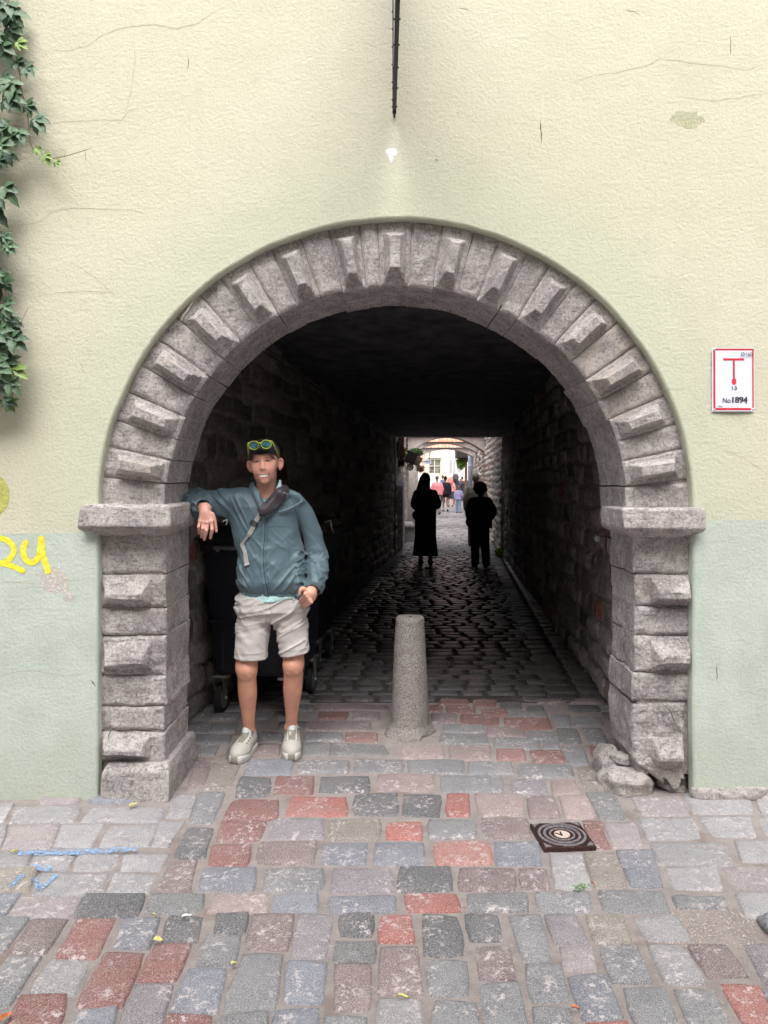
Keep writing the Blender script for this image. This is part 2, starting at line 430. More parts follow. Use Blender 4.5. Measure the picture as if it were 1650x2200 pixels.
def m_cloth(name, col, rough=.5, sheen=.2, wr=.006, amp=.12, spec=.5):
    t = NT(name); w = t.n('ShaderNodeTexWave', wave_type='BANDS'); w.inputs['Scale'].default_value = 260; w.inputs['Distortion'].default_value = .5
    t.set(w.inputs['Vector'], t.tc); n = t.noise(14, 4, .6, dist=.6)
    c = t.mix(t.ramp(n, .3, .7), tuple(x*(1-amp) for x in col), tuple(x*(1+amp) for x in col))
    b = t.bump(n, wr, .8, t.bump(w.outputs['Fac'], .0003, .5))
    m = t.out(c, rough, b); t.b.inputs['Sheen Weight'].default_value = sheen; t.b.inputs['Specular IOR Level'].default_value = spec
    return m
# ================================================================ GROUND AND COBBLES
PAL = {'R': (.37, .13, .108), 'r': (.25, .112, .10), 'p': (.235, .18, .18), 'g': (.215, .22, .232), 'd': (.12, .124, .132),
       'b': (.225, .24, .28), 't': (.26, .235, .20), 'l': (.345, .34, .35), 'k': (.345, .305, .305), 'w': (.35, .27, .26), 'v': (.25, .23, .25),
       'e': (.18, .187, .19), 's': (.42, .20, .17)}
TILES = {
 'A': (400, 1600, 3.3), 'T': (0, 1700, 3.3), 'C': (800, 1600, 3.3), 'D': (1200, 1650, 3.6667), 'E': (380, 1450, 3.173), 'F': (850, 1450, 3.173)}
STONES = '''
A 300 420 285 400 20 100 d|A 490 670 455 665 0 85 p|A 820 1030 820 1020 -15 80 e|A 1040 1440 1035 1440 -5 80 e
A 430 765 395 755 105 220 b|A 795 1170 780 1160 108 208 g|A 1190 1545 1185 1550 105 200 g|A 70 185 5 130 115 310 p|A 190 390 120 300 140 330 t|A 385 605 335 590 240 380 d
A 640 905 605 905 225 360 r|A 950 1300 930 1305 225 345 d|A 320 670 255 655 385 540 r|A 735 1145 695 1155 370 515 R|A 1190 1505 1175 1505 355 515 d
A 250 570 210 530 550 700 r|A 600 990 575 975 530 680 v|A 1010 1390 1000 1385 530 685 t|A 180 465 140 440 715 870 r|A 520 935 480 920 700 860 p|A 965 1290 965 1285 700 860 b
A 130 510 70 490 870 1045 b|A 560 985 535 975 880 1050 g|A 1030 1470 1010 1480 880 1055 v|A 195 590 130 580 1060 1205 w|A 620 940 600 930 1075 1195 b|A 1010 1495 1000 1500 1080 1200 b
A 210 440 195 420 1205 1345 d|A 470 770 410 720 1210 1475 p|A 800 1050 740 1000 1205 1530 v|A 1085 1325 1085 1325 1215 1370 d|A 1370 1600 1370 1630 1205 1415 R
A 150 395 80 350 1350 1570 g|A 400 685 250 640 1490 1905 g|A 1060 1340 1040 1340 1400 1550 e|A 720 1010 680 980 1545 1850 b|A 1050 1310 1060 1310 1570 1905 p|A 640 950 560 930 1870 2120 b|A 990 1290 970 1290 1950 2180 g|A 220 580 200 570 1920 2150 g
C 240 655 245 655 115 215 g|C 670 1000 670 1005 125 215 g|C 1020 1420 1030 1440 140 240 g|C 20 450 10 450 220 340 w|C 475 925 475 945 225 345 g|C 965 1225 1000 1250 240 355 v|C 1265 1440 1275 1480 260 360 w
C 215 490 215 485 360 520 d|C 525 680 530 695 350 520 R|C 720 1075 770 1085 355 515 w|C 1085 1290 1115 1340 360 530 p|C 1320 1520 1380 1580 370 530 w|C 100 345 90 355 545 680 R|C 395 740 390 750 540 670 g|C 765 1105 785 1140 520 675 p|C 1490 1620 1570 1690 545 750 r
C 20 380 0 370 700 860 b|C 425 840 435 860 685 865 s|C 865 1180 880 1205 690 865 b|C 190 560 175 570 870 1050 d|C 610 1010 610 1020 880 1045 p|C 1040 1230 1060 1260 890 1040 p|C 1250 1490 1290 1550 765 1035 l
C 225 600 230 635 1070 1195 R|C 660 1100 680 1115 1060 1195 g|C 1140 1550 1160 1585 1060 1200 g|C 355 600 370 660 1205 1510 d|C 660 890 700 930 1205 1400 d|C 950 1180 1060 1270 1205 1545 g|C 1220 1440 1290 1530 1205 1420 v
C 60 320 35 355 1440 1780 p|C 395 680 395 690 1540 1790 g|C 720 965 760 1020 1430 1680 p|C 1320 1540 1365 1600 1440 1620 k|C 1080 1330 1130 1415 1570 1850 g|C 50 350 20 370 1820 2120 l|C 450 740 420 770 1830 2120 g|C 750 1030 800 1110 1690 2080 g|C 1140 1390 1170 1440 1880 2120 g
D 210 430 290 545 670 960 t|D 450 740 575 830 650 955 b|D 310 820 330 900 970 1150 g|D 890 1310 940 1340 1010 1120 g|D 1380 1700 1480 1750 990 1190 l|D 190 500 310 580 1160 1400 t|D 580 930 690 1040 1170 1365 l
D 310 620 430 740 1405 1710 g|D 690 980 860 1160 1395 1710 l|D 1010 1310 1170 1500 1400 1660 p|D 1430 1700 1640 1900 1390 1720 v|D 75 370 185 520 1635 2010 b|D 510 840 620 960 1730 2100 g|D 895 1210 1040 1400 1745 2100 g|D 1270 1560 1500 1740 1700 2080 R|D 210 540 250 560 2010 2150 R|D 1600 1800 1800 2000 1740 2080 g
D 560 960 640 1040 220 385 k|D 980 1500 1050 1540 200 370 l|D 1530 1750 1600 1800 200 370 l|D 610 1080 700 1150 395 570 l|D 1110 1520 1200 1560 390 555 l|D 1550 1750 1620 1800 390 560 l|D 700 1320 770 1390 590 775 l|D 1380 1750 1440 1800 575 750 l|D 830 1240 900 1290 785 970 l|D 1260 1750 1330 1800 790 960 k
D 210 430 330 530 185 420 e|D 350 600 430 680 430 650 k|D 150 280 220 370 20 180 t
T 1420 1590 1340 1510 10 240 g|T 1330 1525 1225 1450 250 485 d|T 1230 1405 1080 1340 490 735 p|T -140 140 -200 40 725 885 b|T 150 580 45 515 750 905 k|T 590 1040 520 980 735 905 d|T 1060 1450 1015 1440 745 880 e
T -20 230 -200 20 890 1160 g|T 240 495 75 330 910 1160 p|T 560 830 370 680 895 1205 r|T 860 1140 795 1070 895 1130 b|T 1200 1450 1140 1400 885 1080 d|T 50 310 -150 60 1170 1540 g|T 370 640 200 520 1200 1460 l|T 740 1040 530 870 1140 1550 r|T 1100 1370 960 1240 1085 1365 r
T 160 480 30 420 1450 1700 r|T 560 820 430 790 1550 1750 b|T 960 1230 820 1130 1370 1750 v|T 1330 1610 1190 1540 1260 1590 b|T 1190 1500 1140 1480 1600 1750 r
T -80 90 -120 40 100 230 l|T 110 600 60 540 110 230 l|T 640 1200 560 1140 110 225 l|T 1230 1405 1180 1330 20 195 l|T -80 60 -150 0 240 420 l|T 70 440 10 370 240 415 k|T 450 740 380 660 235 400 l|T 770 1140 700 1060 240 400 l|T 1150 1310 1080 1200 210 400 l
T -80 250 -150 190 430 545 l|T 270 540 200 480 440 565 l|T 560 860 520 820 450 570 l|T 880 1190 850 1130 460 575 l|T -100 270 -150 220 560 715 t|T 280 790 210 730 590 745 l|T 810 1120 760 1050 585 735 l
F 1095 1230 1120 1265 365 475 e|F 1265 1400 1320 1450 360 470 g|F 1130 1280 1180 1320 490 620 g|F 1320 1460 1330 1470 480 560 r|F 1235 1370 1280 1440 630 780 t|F 30 335 30 335 480 575 w|F 355 660 370 655 480 585 w|F 685 885 690 895 510 590 r|F 910 1130 945 1160 515 605 r
F 295 640 290 655 402 478 e|F 665 990 670 1000 430 515 g|F 1005 1110 1010 1120 440 515 g|F 320 600 310 610 340 398 g|F 620 880 620 890 362 422 p|F 900 1090 900 1110 385 450 g|F 440 715 430 710 275 352 r|F 735 1050 745 1075 297 382 r|F 240 415 240 415 265 332 p|F 775 1030 780 1045 250 300 g|F 1060 1190 1080 1200 280 360 g|F 1210 1400 1210 1420 290 350 g
F 345 545 350 545 215 268 r|F 235 320 235 320 210 258 r|F 580 760 585 765 235 285 r|F 710 855 715 860 190 242 d|F 890 1000 895 1010 215 258 d|F 300 500 295 495 162 208 r|F 530 690 530 690 175 222 r
E 870 1140 845 1130 395 460 g|E 1150 1375 1140 1375 400 460 r|E 840 1340 830 1340 320 388 p|E 970 1170 960 1160 255 308 r|E 1200 1385 1190 1385 255 308 p|E 940 1320 930 1310 200 248 p|E 560 720 550 715 395 462 g|E 75 230 60 210 330 400 g|E 240 420 220 400 330 400 g|E 70 380 60 360 408 475 g|E 100 290 90 260 490 560 g'''
CEN = 4.72
OCC = {}
def occ(x, y): return (int(math.floor(x/.025)), int(math.floor(y/.025)))
class StoneSet:
    def __init__(s): s.V = []; s.Q = []; s.C = []; s.n = 0
    def stone(s, q, col, res=7, h=.014, gap=.004, rnd=.16, seed=0, jit=.004):
        """q: 4 corners (tl, tr, br, bl) xy on ground"""
        q = np.array(q, float)
        if gap < .003: q = q.mean(0)+(q-q.mean(0))*(1+np.array((.0075, .0075))/np.maximum(np.abs(q-q.mean(0)), .03))
        e = [-1, -.93, -.80, -.45, 0, .45, .80, .93, 1] if res > 5 else ([-1, -.9, -.5, .5, .9, 1] if res > 3 else [-1, -.82, .82, 1])
        e = np.array(e); U, W = np.meshgrid(e, e, indexing='ij'); m = np.maximum(np.abs(U), np.abs(W))
        u = U*np.sqrt(1-rnd*W*W); w = W*np.sqrt(1-rnd*U*U)
        a = (1+u)/2; b = (1+w)/2
        X = (q[0][0]*(1-a)+q[1][0]*a)*(1-b)+(q[3][0]*(1-a)+q[2][0]*a)*b
        Yy = (q[0][1]*(1-a)+q[1][1]*a)*(1-b)+(q[3][1]*(1-a)+q[2][1]*a)*b
        if jit:
            X = X+(vn(X*11, Yy*11, seed+.5, 3)-.5)*jit*3.4+(vn(X*45, Yy*45, seed+.5, 4)-.5)*jit
            Yy = Yy+(vn(X*11, Yy*11, seed+9.5, 5)-.5)*jit*3.4+(vn(X*45, Yy*45, seed+7.5, 6)-.5)*jit
        tx, ty = rng.normal(0, .003, 2)
        top = h*(1-.35*m**3)+(fbm(X*9, Yy*9, seed+.3, 8)-.5)*.009+(vn(X*40, Yy*40, seed+.1, 9)-.5)*.003+tx*U+ty*W
        Z = np.where(m > .99, -.02, np.where(m > .9, top-.35*h, top)) if res > 3 else np.where(m > .99, -.02, top)
        n = len(e); idx = np.arange(n*n).reshape(n, n)+s.n
        s.V.append(np.stack([X, Yy, Z], -1).reshape(-1, 3))
        s.Q.append(np.stack([idx[:-1, :-1], idx[:-1, 1:], idx[1:, 1:], idx[1:, :-1]], -1).reshape(-1, 4)[:, ::-1])
        c = np.array(col)*(1+rng.normal(0, .08)); s.C.append(np.tile(c, (n*n, 1))); s.n += n*n
    def build(s, name, mat, kind='structure'):
        o = npmesh(name, np.concatenate(s.V), np.concatenate(s.Q), mat, col=np.concatenate(s.C)); o['kind'] = kind
        return o
SS = StoneSet()
k = 0
for ln in STONES.replace('\n', '|').split('|'):
    w = ln.split()
    if len(w) < 8: continue
    ox, oy, sc = TILES[w[0]]; a, b_, c, d, y0, y1 = map(float, w[1:7]); k += 1
    f = lambda u, v: G(ox+u/sc, oy+v/sc)[:2]
    q = [f(a, y0), f(b_, y0), f(d, y1), f(c, y1)]
    light = w[7] in 'lk' and w[0] in 'TD' and y1 < 980
    SS.stone(q, PAL[w[7]], 7, .012 if not light else .008, seed=k*1.37, rnd=.10 if not light else .04, gap=.001)
    xs = [p[0] for p in q]; ys = [p[1] for p in q]
    for i in range(9):
        for j in range(9):
            aa, bb = (i+.5)/9, (j+.5)/9
            x = (q[0][0]*(1-aa)+q[1][0]*aa)*(1-bb)+(q[3][0]*(1-aa)+q[2][0]*aa)*bb; y = (q[0][1]*(1-aa)+q[1][1]*aa)*(1-bb)+(q[3][1]*(1-aa)+q[2][1]*aa)*bb
            OCC[occ(x, y)] = 1
# keep clear: manhole, gravel patch, bollard foot
for (x0, x1, y0, y1) in ((G(1150, 1790)[0], G(1275, 1790)[0], G(1000, 1830)[1], G(1000, 1760)[1]), (G(1440, 1990)[0], G(1600, 1990)[0], G(0, 2030)[1], G(0, 1965)[1])):
    for i in range(int((x1-x0)/.02)+1):
        for j in range(int((y1-y0)/.02)+1): OCC[occ(x0+i*.02, y0+j*.02)] = 1
def autofill(y0, y1, xl, xr, pitch, lmin, lmax, cols, SSx, res=5, h=.014, vert=False, rot=0.0):
    y = y0; r = 0; kk = 0
    while y < y1:
        p = pitch*random.uniform(.9, 1.12); x = xl(y)+random.uniform(-.2, 0)
        while x < xr(y):
            L = random.uniform(lmin, lmax)
            cx, cy = x+L/2, y+p/2
            if not any(OCC.get(occ(x+L*a, y+p*b)) for a in (.08, .3, .5, .7, .92) for b in (.1, .5, .9)):
                g = .009; q = [(x+g, y+p-g), (x+L-g, y+p-g), (x+L-g, y+g), (x+g, y+g)]
                q = [(a+random.gauss(0, .004), b+random.gauss(0, .004)) for a, b in q]
                SSx.stone(q, PAL[random.choice(cols)], res, h, seed=kk*.77+y, rnd=.16, jit=.003 if res > 3 else 0); kk += 1
            x += L
        y += p; r += 1
autofill(2.17, 3.62, lambda y: -4.5, lambda y: 4.5, .2, .18, .3, 'lggvkb', SS)
autofill(-3.2, 2.14, lambda y: -4.0, lambda y: 4.0, .27, .14, .18, 'gggdbpvrl', SS)
XLt = lambda Y: .17+.11*(Y-12.6); XRt = lambda Y: 1.25+.1*(Y-6.25)
WL = lambda Y: -1.35+.14*(Y-4.2); WR = lambda Y: 1.585+.0885*(Y-5.23)
autofill(3.62, 5.22, lambda y: -1.06 if y < 4.15 else WL(y), lambda y: 1.24 if y < 4.15 else WR(y), .17, .17, .28, 'gpdgd', SS)
SS.build('cobblestones', M['cobble'])
SA = StoneSet()
ST = StoneSet()
TC = 'ggdbev'
autofill(5.24, 15.3, lambda y: XLt(y), lambda y: XRt(y), .145, .16, .27, TC, ST, res=4, h=.014)
autofill(15.3, 36, lambda y: XLt(y), lambda y: XRt(y), .165, .17, .32, 'glkvgl', SA, res=4, h=.018)
y = 5.24
while y < 36:
    L = .2*random.uniform(.9, 1.1)
    for o_ in (-.27, -.51): 
        x = XLt(y)+o_
        if x > WL(y)+.1 or y > 15.2: (ST if y < 15.3 else SA).stone([(x, y+L-.01), (x+.225, y+L-.01), (x+.225, y), (x, y)], PAL['g'], 4, .014, seed=y)
    for o_ in (.02, .26):
        x = XRt(y)+o_; (ST if y < 15.3 else SA).stone([(x, y+L-.01), (x+.225, y+L-.01), (x+.225, y), (x, y)], PAL['e'], 4, .014, seed=y+3)
    y += L
for y_, L in [(5.24+i*.3, .29) for i in range(100)]:
    x = XRt(y_)+.5
    while x < WR(y_)-.05 or (y_ > 15 and x < WR(y_)):
        w_ = random.uniform(.2, .34); (ST if y_ < 15.3 else SA).stone([(x+.01, y_+L-.01), (x+w_, y_+L-.01), (x+w_, y_), (x+.01, y_)], PAL['g'], 4, .01, seed=y_+x); x += w_
    x = XLt(y_)-.52
    while x > (WL(y_) if y_ < 15.2 else -.6):
        w_ = random.uniform(.2, .34); (ST if y_ < 15.3 else SA).stone([(x-w_+.01, y_+L-.01), (x, y_+L-.01), (x, y_), (x-w_+.01, y_)], PAL['g'], 4, .01, seed=y_+x); x -= w_
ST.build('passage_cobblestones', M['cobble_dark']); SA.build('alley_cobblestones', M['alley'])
def plane(name, x0, x1, y0, y1, z, mat, n=1):
    V = []; Q = []
    xs = np.linspace(x0, x1, n+1); ys = np.linspace(y0, y1, n+1)
    X, Y_ = np.meshgrid(xs, ys, indexing='ij'); Z = np.full_like(X, z)
    V = np.stack([X, Y_, Z], -1).reshape(-1, 3); I = np.arange((n+1)**2).reshape(n+1, n+1)
    Q = np.stack([I[:-1, :-1], I[1:, :-1], I[1:, 1:], I[:-1, 1:]], -1).reshape(-1, 4)
    return npmesh(name, V, Q, mat)
tag(plane('ground', -120, 120, -120, 160, -.006, simple('ground_dirt', (.25, .23, .22), .9, bmp=.01)), kind='structure')
tag(plane('street_bed', -8, 8, -5, 5.23, 0, M['mortar']), kind='structure')
tag(plane('passage_bed', -3, 8, 5.23, 36, 0, M['soil_dark']), kind='structure')
def far_pav():
    t = NT('far_paving'); b = t.n('ShaderNodeTexBrick'); t.set(b.inputs['Vector'], t.tc)
    b.inputs['Scale'].default_value = 1.; b.inputs['Brick Width'].default_value = .26; b.inputs['Row Height'].default_value = .17; b.inputs['Mortar Size'].default_value = .012
    b.inputs['Color1'].default_value = (.2, .19, .2, 1); b.inputs['Color2'].default_value = (.28, .26, .26, 1); b.inputs['Mortar'].default_value = (.09, .08, .08, 1)
    return t.out(b.outputs['Color'], .6, t.bump(b.outputs['Fac'], -.01, .8))
tag(plane('far_street', -20, 24, 36, 110, .004, far_pav()), kind='structure')

# ================================================================ FACADE
AX, AZ = .058, 1.431
def hole_outline(hl, hr, a, h, n=72):
    pts = [(hl, -.1), (hl, .5), (hl, 1.0), (hl, AZ-.02)]
    for i in range(n+1):
        th = math.pi-math.pi*i/n; pts.append((AX+a*math.cos(th), AZ+h*math.sin(th)))
    pts += [(hr, AZ-.02), (hr, 1.0), (hr, .5), (hr, -.1)]
    return pts
def outer_for(pts, x0, x1, zt):
    out = []
    for (x, z) in pts:
        if z <= AZ-.01: out.append((x0 if x < AX else x1, z)); continue
        dx, dz = x-AX, z-AZ; t = 1e9
        if dx < -1e-6: t = min(t, (x0-AX)/dx)
        if dx > 1e-6: t = min(t, (x1-AX)/dx)
        if dz > 1e-6: t = min(t, (zt-AZ)/dz)
        out.append((AX+dx*t, AZ+dz*t))
    return out
building = thing('building', 'pale yellow plastered building with mint green lower wall above the arched passage', 'building', (0, 3.65, 0))
def wall_with_hole(name, hole, y0, y1, x0, x1, zt, mat, round_=0.0):
    mb = MB(); out = outer_for(hole, x0, x1, zt); n = len(hole); vs = []
    rings = []
    if round_:
        cx = [(AX if False else 0)]
        for (dy, sh) in ((0, round_), (round_*.25, round_*.45), (round_*.7, round_*.1), (round_*1.2, 0), (y1-y0, 0)):
            ring = []
            for i, (x, z) in enumerate(hole):
                a = hole[max(i-1, 0)]; b = hole[min(i+1, n-1)]
                tx, tz = b[0]-a[0], b[1]-a[1]; L = math.hypot(tx, tz) or 1
                nx, nz = -tz/L, tx/L
                w = (fbm(np.array([x*5.]), np.array([z*5.]), 0., 3)[0]-.5)*.016
                ring.append((x+nx*(sh+w), y0+dy, z+nz*(sh+w)))
            rings.append(ring)
    else: rings = [[(x, y0, z) for x, z in hole], [(x, y1, z) for x, z in hole]]
    vs = [(x, y0, z) for x, z in out]
    for r in rings: vs += r
    vs += [(x, y1, z) for x, z in out]
    fs = []
    R = len(rings)+2
    for r in range(R-1):
        for i in range(n-1): fs.append((r*n+i, r*n+i+1, (r+1)*n+i+1, (r+1)*n+i))
    mb.add(vs, fs); return mb.build(name, mat, building, smooth=False)
HOLE = hole_outline(-1.402, 1.515, 1.458, 1.416)
pw = wall_with_hole('plaster_wall', HOLE, 3.65, 3.71, -7, 7, 6.6, M['plaster'], .012)
M['core'] = simple('inner_wall_stone', (.11, .10, .098), .9, nsc=20, amp=.4, bmp=.02)
wall_with_hole('wall_core', hole_outline(-1.2, 1.42, 1.30, 1.22), 3.76, 4.13, -7, 7, 6.6, M['core'])
mb = MB(); mb.box(-7, 7, 3.715, 15.1, 6.5, 6.7); mb.box(-7.1, -7, 3.66, 15.2, 0, 6.7); mb.box(7, 7.1, 3.66, 15.2, 0, 6.7)
mb.build('light_block_roof', M['core'], building)  # unseen roof plate and sides, added to block light
# back wall of the building with the passage mouth
mb = MB(); zc = 2.44
mb.box(-7, .17, 15.15, 15.4, 0, 5); mb.box(2.49, 7, 15.15, 15.4, 0, 5); mb.box(.17, 2.49, 15.15, 15.4, zc, 5)
mb.build('rear_wall', M['masonry_lit'] if False else simple('rear_render', (.5, .46, .42), .9, nsc=5, amp=.2, bmp=.01), building)
# ceiling (long grid with gentle waves)
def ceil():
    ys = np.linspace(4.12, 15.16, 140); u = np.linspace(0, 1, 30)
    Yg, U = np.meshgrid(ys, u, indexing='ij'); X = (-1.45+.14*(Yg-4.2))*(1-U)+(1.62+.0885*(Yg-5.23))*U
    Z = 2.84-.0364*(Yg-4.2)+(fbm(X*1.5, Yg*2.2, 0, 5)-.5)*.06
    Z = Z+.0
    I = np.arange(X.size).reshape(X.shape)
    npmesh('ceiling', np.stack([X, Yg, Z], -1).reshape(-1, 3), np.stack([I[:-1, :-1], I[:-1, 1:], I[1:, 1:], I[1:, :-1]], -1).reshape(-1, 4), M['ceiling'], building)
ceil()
# masonry wall generator: grid in (s along, z up) with irregular stones
def masonry(name, p0, p1, z0, z1, mat, parent=None, res=.025, amp=.03, tone=1., redp=.06, seed=0, side=1, rowh=.17, slen=.34, back=.25):
    p0 = np.array(p0, float); p1 = np.array(p1, float); L = np.linalg.norm(p1-p0); d = (p1-p0)/L; nrm = np.array((-d[1], d[0]))*side
    s = np.arange(0, L+res, res); z = np.arange(z0, z1+res, res); S, Z = np.meshgrid(s, z, indexing='ij')
    S2 = S+(fbm(S*2.2, Z*2.2, seed+.5, 1)-.5)*.16; Z2 = Z+(fbm(S*1.6, Z*2.6, seed+5.5, 2)-.5)*.14
    row = np.floor(Z2/rowh); rf = Z2/rowh-row
    ln = slen*(.6+.9*_h(row.astype(np.int64), row.astype(np.int64)*0, row.astype(np.int64)*0, 5+seed)); off = _h(row.astype(np.int64), row.astype(np.int64)*0+1, row.astype(np.int64)*0, 6)*3
    cc = (S2+off)/ln; ci = np.floor(cc); cf = cc-ci
    ex = np.minimum(cf, 1-cf)*ln; ez = np.minimum(rf, 1-rf)*rowh
    e = np.minimum(ex, ez); hh = np.clip(e/.03, 0, 1); hh = hh*hh*(3-2*hh)
    rid = _h(ci.astype(np.int64), row.astype(np.int64), row.astype(np.int64)*0, 9+seed); rid2 = _h(ci.astype(np.int64), row.astype(np.int64), row.astype(np.int64)*0+3, 12)
    H = hh*(.35+.65*rid)*amp+(fbm(S*7, Z*7, seed+.2, 3)-.5)*amp*.9+(fbm(S*28, Z*28, .2, 4)-.5)*amp*.35
    base = np.array((.25, .225, .21)); 
    c = base*(.45+1.1*rid[..., None]); red = (rid2 < redp)[..., None]
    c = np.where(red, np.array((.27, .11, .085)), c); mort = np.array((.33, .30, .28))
    c = c*hh[..., None]+mort*(1-hh[..., None]); c = c*tone
    X = p0[0]+d[0]*S+nrm[0]*H; Y_ = p0[1]+d[1]*S+nrm[1]*H
    V = np.stack([X, Y_, Z], -1).reshape(-1, 3); I = np.arange(S.size).reshape(S.shape)
    Q = np.stack([I[:-1, :-1], I[1:, :-1], I[1:, 1:], I[:-1, 1:]], -1).reshape(-1, 4)
    C = c.reshape(-1, 3)
    # back face so that the wall has thickness
    b = [(p0[0]-nrm[0]*back, p0[1]-nrm[1]*back), (p1[0]-nrm[0]*back, p1[1]-nrm[1]*back)]
    nv = len(V); V = np.concatenate([V, [(b[0][0], b[0][1], z0), (b[1][0], b[1][1], z0), (b[1][0], b[1][1], z1), (b[0][0], b[0][1], z1)]]); C = np.concatenate([C, np.tile(C.mean(0), (4, 1))])
    i00, i10, i11, i01 = I[0, 0], I[-1, 0], I[-1, -1], I[0, -1]
    Q = np.concatenate([Q, [(nv, nv+1, nv+2, nv+3), (i00, nv, nv+3, i01), (i10, i11, nv+2, nv+1), (i01, nv+3, nv+2, i11)]])
    return npmesh(name, V, Q, mat, parent, C, smooth=True)
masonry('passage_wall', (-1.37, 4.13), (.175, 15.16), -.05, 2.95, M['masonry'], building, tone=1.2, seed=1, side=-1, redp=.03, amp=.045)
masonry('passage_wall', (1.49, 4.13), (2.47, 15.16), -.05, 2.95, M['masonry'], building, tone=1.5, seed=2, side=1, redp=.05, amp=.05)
masonry('passage_wall', (1.36, 4.14), (1.60, 4.16), -.05, 2.7, M['masonry'], building, tone=1.1, seed=3, side=-1, amp=.02, back=.04)
# threshold blocks along the foot of the left passage wall, electrical cable along the upper left corner
mb = MB()
def cab(y): return (-1.37+.14*(y-4.13)+.07, y, 2.84-.0364*(y-4.2)-.09)
mb.tube([cab(5.+i*.45+random.uniform(-.1, .1)) for i in range(22)], .011, 6)
mb.tube([tuple(np.array(cab(5.+i*.45))+np.array((0, 0, -.03-.02*(i % 2)))) for i in range(22)], .007, 6)
for i in range(12): c = cab(5.3+i*.8); mb.box(c[0]-.03, c[0]+.02, c[1]-.02, c[1]+.02, c[2]-.03, c[2]+.02)
cb = mb.build('cable_run', simple('cable_grey', (.22, .21, .2), .6), building, smooth=True)
mb = MB(); mb.box(-1.13, -.98, 5.6, 7.6, 1.95, 2.02, None); 
# cracks, stains and repairs in the plaster (real marks on the wall)
def strokes(name, polys, mat, parent, Y=3.65, w=.004, th=.0008, taper=True):
    V = []; Q = []
    for pi_, pl in enumerate(polys):
        wd = pl[1] if isinstance(pl, tuple) else w; pl = pl[0] if isinstance(pl, tuple) else pl
        pts = []
        for i in range(len(pl)-1):
            for j in range(8):
                t = j/8; x = pl[i][0]*(1-t)+pl[i+1][0]*t; y = pl[i][1]*(1-t)+pl[i+1][1]*t
                pts.append((x+(random.random()-.5)*2.2, y+(random.random()-.5)*2.2))
        pts.append(pl[-1]); n = len(pts)
        b = len(V)
        for i, (px, py) in enumerate(pts):
            p = P(px, py, Y-th); a = P(*pts[max(i-1, 0)], Y); c = P(*pts[min(i+1, n-1)], Y)
            tx, tz = c[0]-a[0], c[2]-a[2]; L = math.hypot(tx, tz) or 1; k = wd/2*(min(1, .15+3*min(i, n-1-i)/n) if taper else 1)*random.uniform(.6, 1.3)
            V.append((p[0]-tz/L*k, p[1], p[2]+tx/L*k)); V.append((p[0]+tz/L*k, p[1], p[2]-tx/L*k))
            if i: Q.append((b+2*i-2, b+2*i-1, b+2*i+1, b+2*i))
    return npmesh(name, V, Q, mat, parent, smooth=False)
CR = [[(90,110),(150,108),(190,98),(225,72),(270,58),(330,52),(380,62),(420,52),(470,20),(520,0)], [(60,275),(130,262),(200,258),(262,258),(275,240),(300,228)],
      [(40,485),(90,475),(110,455),(160,446),(200,448),(280,450),(340,470)], [(1225,178),(1280,160),(1330,155),(1390,140),(1420,125),(1480,135),(1550,142),(1600,150),(1650,140)],
      [(1470,210),(1530,216),(1600,208),(1650,200)], [(285,70),(290,130),(280,200),(268,260)], [(1415,830),(1450,838),(1480,832)],
      [(60,640),(130,628),(190,625),(260,632)],
      [(0,1250),(90,1252),(180,1245)], [(1540,960),(1600,985),(1650,1020)], [(250,640),(210,600),(150,560)],
      [(420,640),(380,700)], [(0,1450),(60,1440),(150,1452),(205,1440)]]
M['crack'] = simple('crack', (.46, .44, .33), .95, bmp=0)
M['crackd'] = simple('deep_crack', (.13, .12, .09), .95, bmp=0)
for c_ in CR: strokes('crack', [c_], M['crack'], building, w=.0032)
for c_ in [([(1161,255),(1163,308)], .006), ([(1569,78),(1570,120)], .004), ([(935,343),(941,344)], .006), ([(985,18),(1010,22)], .003), ([(1345,20),(1375,30)], .003), ([(1540,1425),(1541,1465)], .004), ([(405,120),(403,150)], .003), ([(195,1460),(205,1475)],.006)]: strokes('scratch', [c_], M['crackd'], building)
def blotch(name, cx, cy, rx, ry, mat, parent, Y, n=26, rough=.35, th=.0012, seed=0):
    V = [tuple(P(cx, cy, Y-th))]; Q = []
    for i in range(n):
        a = 2*math.pi*i/n; r = 1+rough*(2*fbm(np.array([math.cos(a)*1.7+seed]), np.array([math.sin(a)*1.7]), 0.3, 3)[0]-1)*1.6
        V.append(tuple(P(cx+rx*r*math.cos(a), cy+ry*r*math.sin(a), Y-th)))
    Q = [(0, 1+i, 1+(i+1) % n) for i in range(n)]
    return npmesh(name, V, Q, mat, parent, smooth=False)
M['white_patch'] = simple('bare_white_plaster', (.88, .87, .90), .8)
blotch('bare_patch', 839, 328, 11, 11, M['white_patch'], building, 3.65, seed=2); blotch('bare_patch', 841, 341, 4, 9, M['white_patch'], building, 3.6493, seed=5, n=12)
def m_spray(name, col, dens=.5):
    t = NT(name); n = t.noise(60, 5, .8); t.b.inputs['Roughness'].default_value = .75; t.set(t.b.inputs['Base Color'], t.mix(t.ramp(n, .3, .7), col, tuple(min(1, c*1.25+.05) for c in col)))
    t.set(t.b.inputs['Alpha'], t.ramp(n, dens-.1, dens+.05)); t.set(t.b.inputs['Normal'], t.bump(t.noise(26, 6, .7), .012)); return t.mat
M['olive_spray'] = m_spray('faded_olive_spray', (.42, .42, .10), .42); M['pink_patch'] = m_spray('worn_pink_plaster', (.62, .54, .50), .52)
M['stain'] = m_spray('mould_stain', (.40, .42, .25), .52)
blotch('mould_stain', 1478, 258, 34, 20, M['stain'], building, 3.65, seed=9, rough=.5)
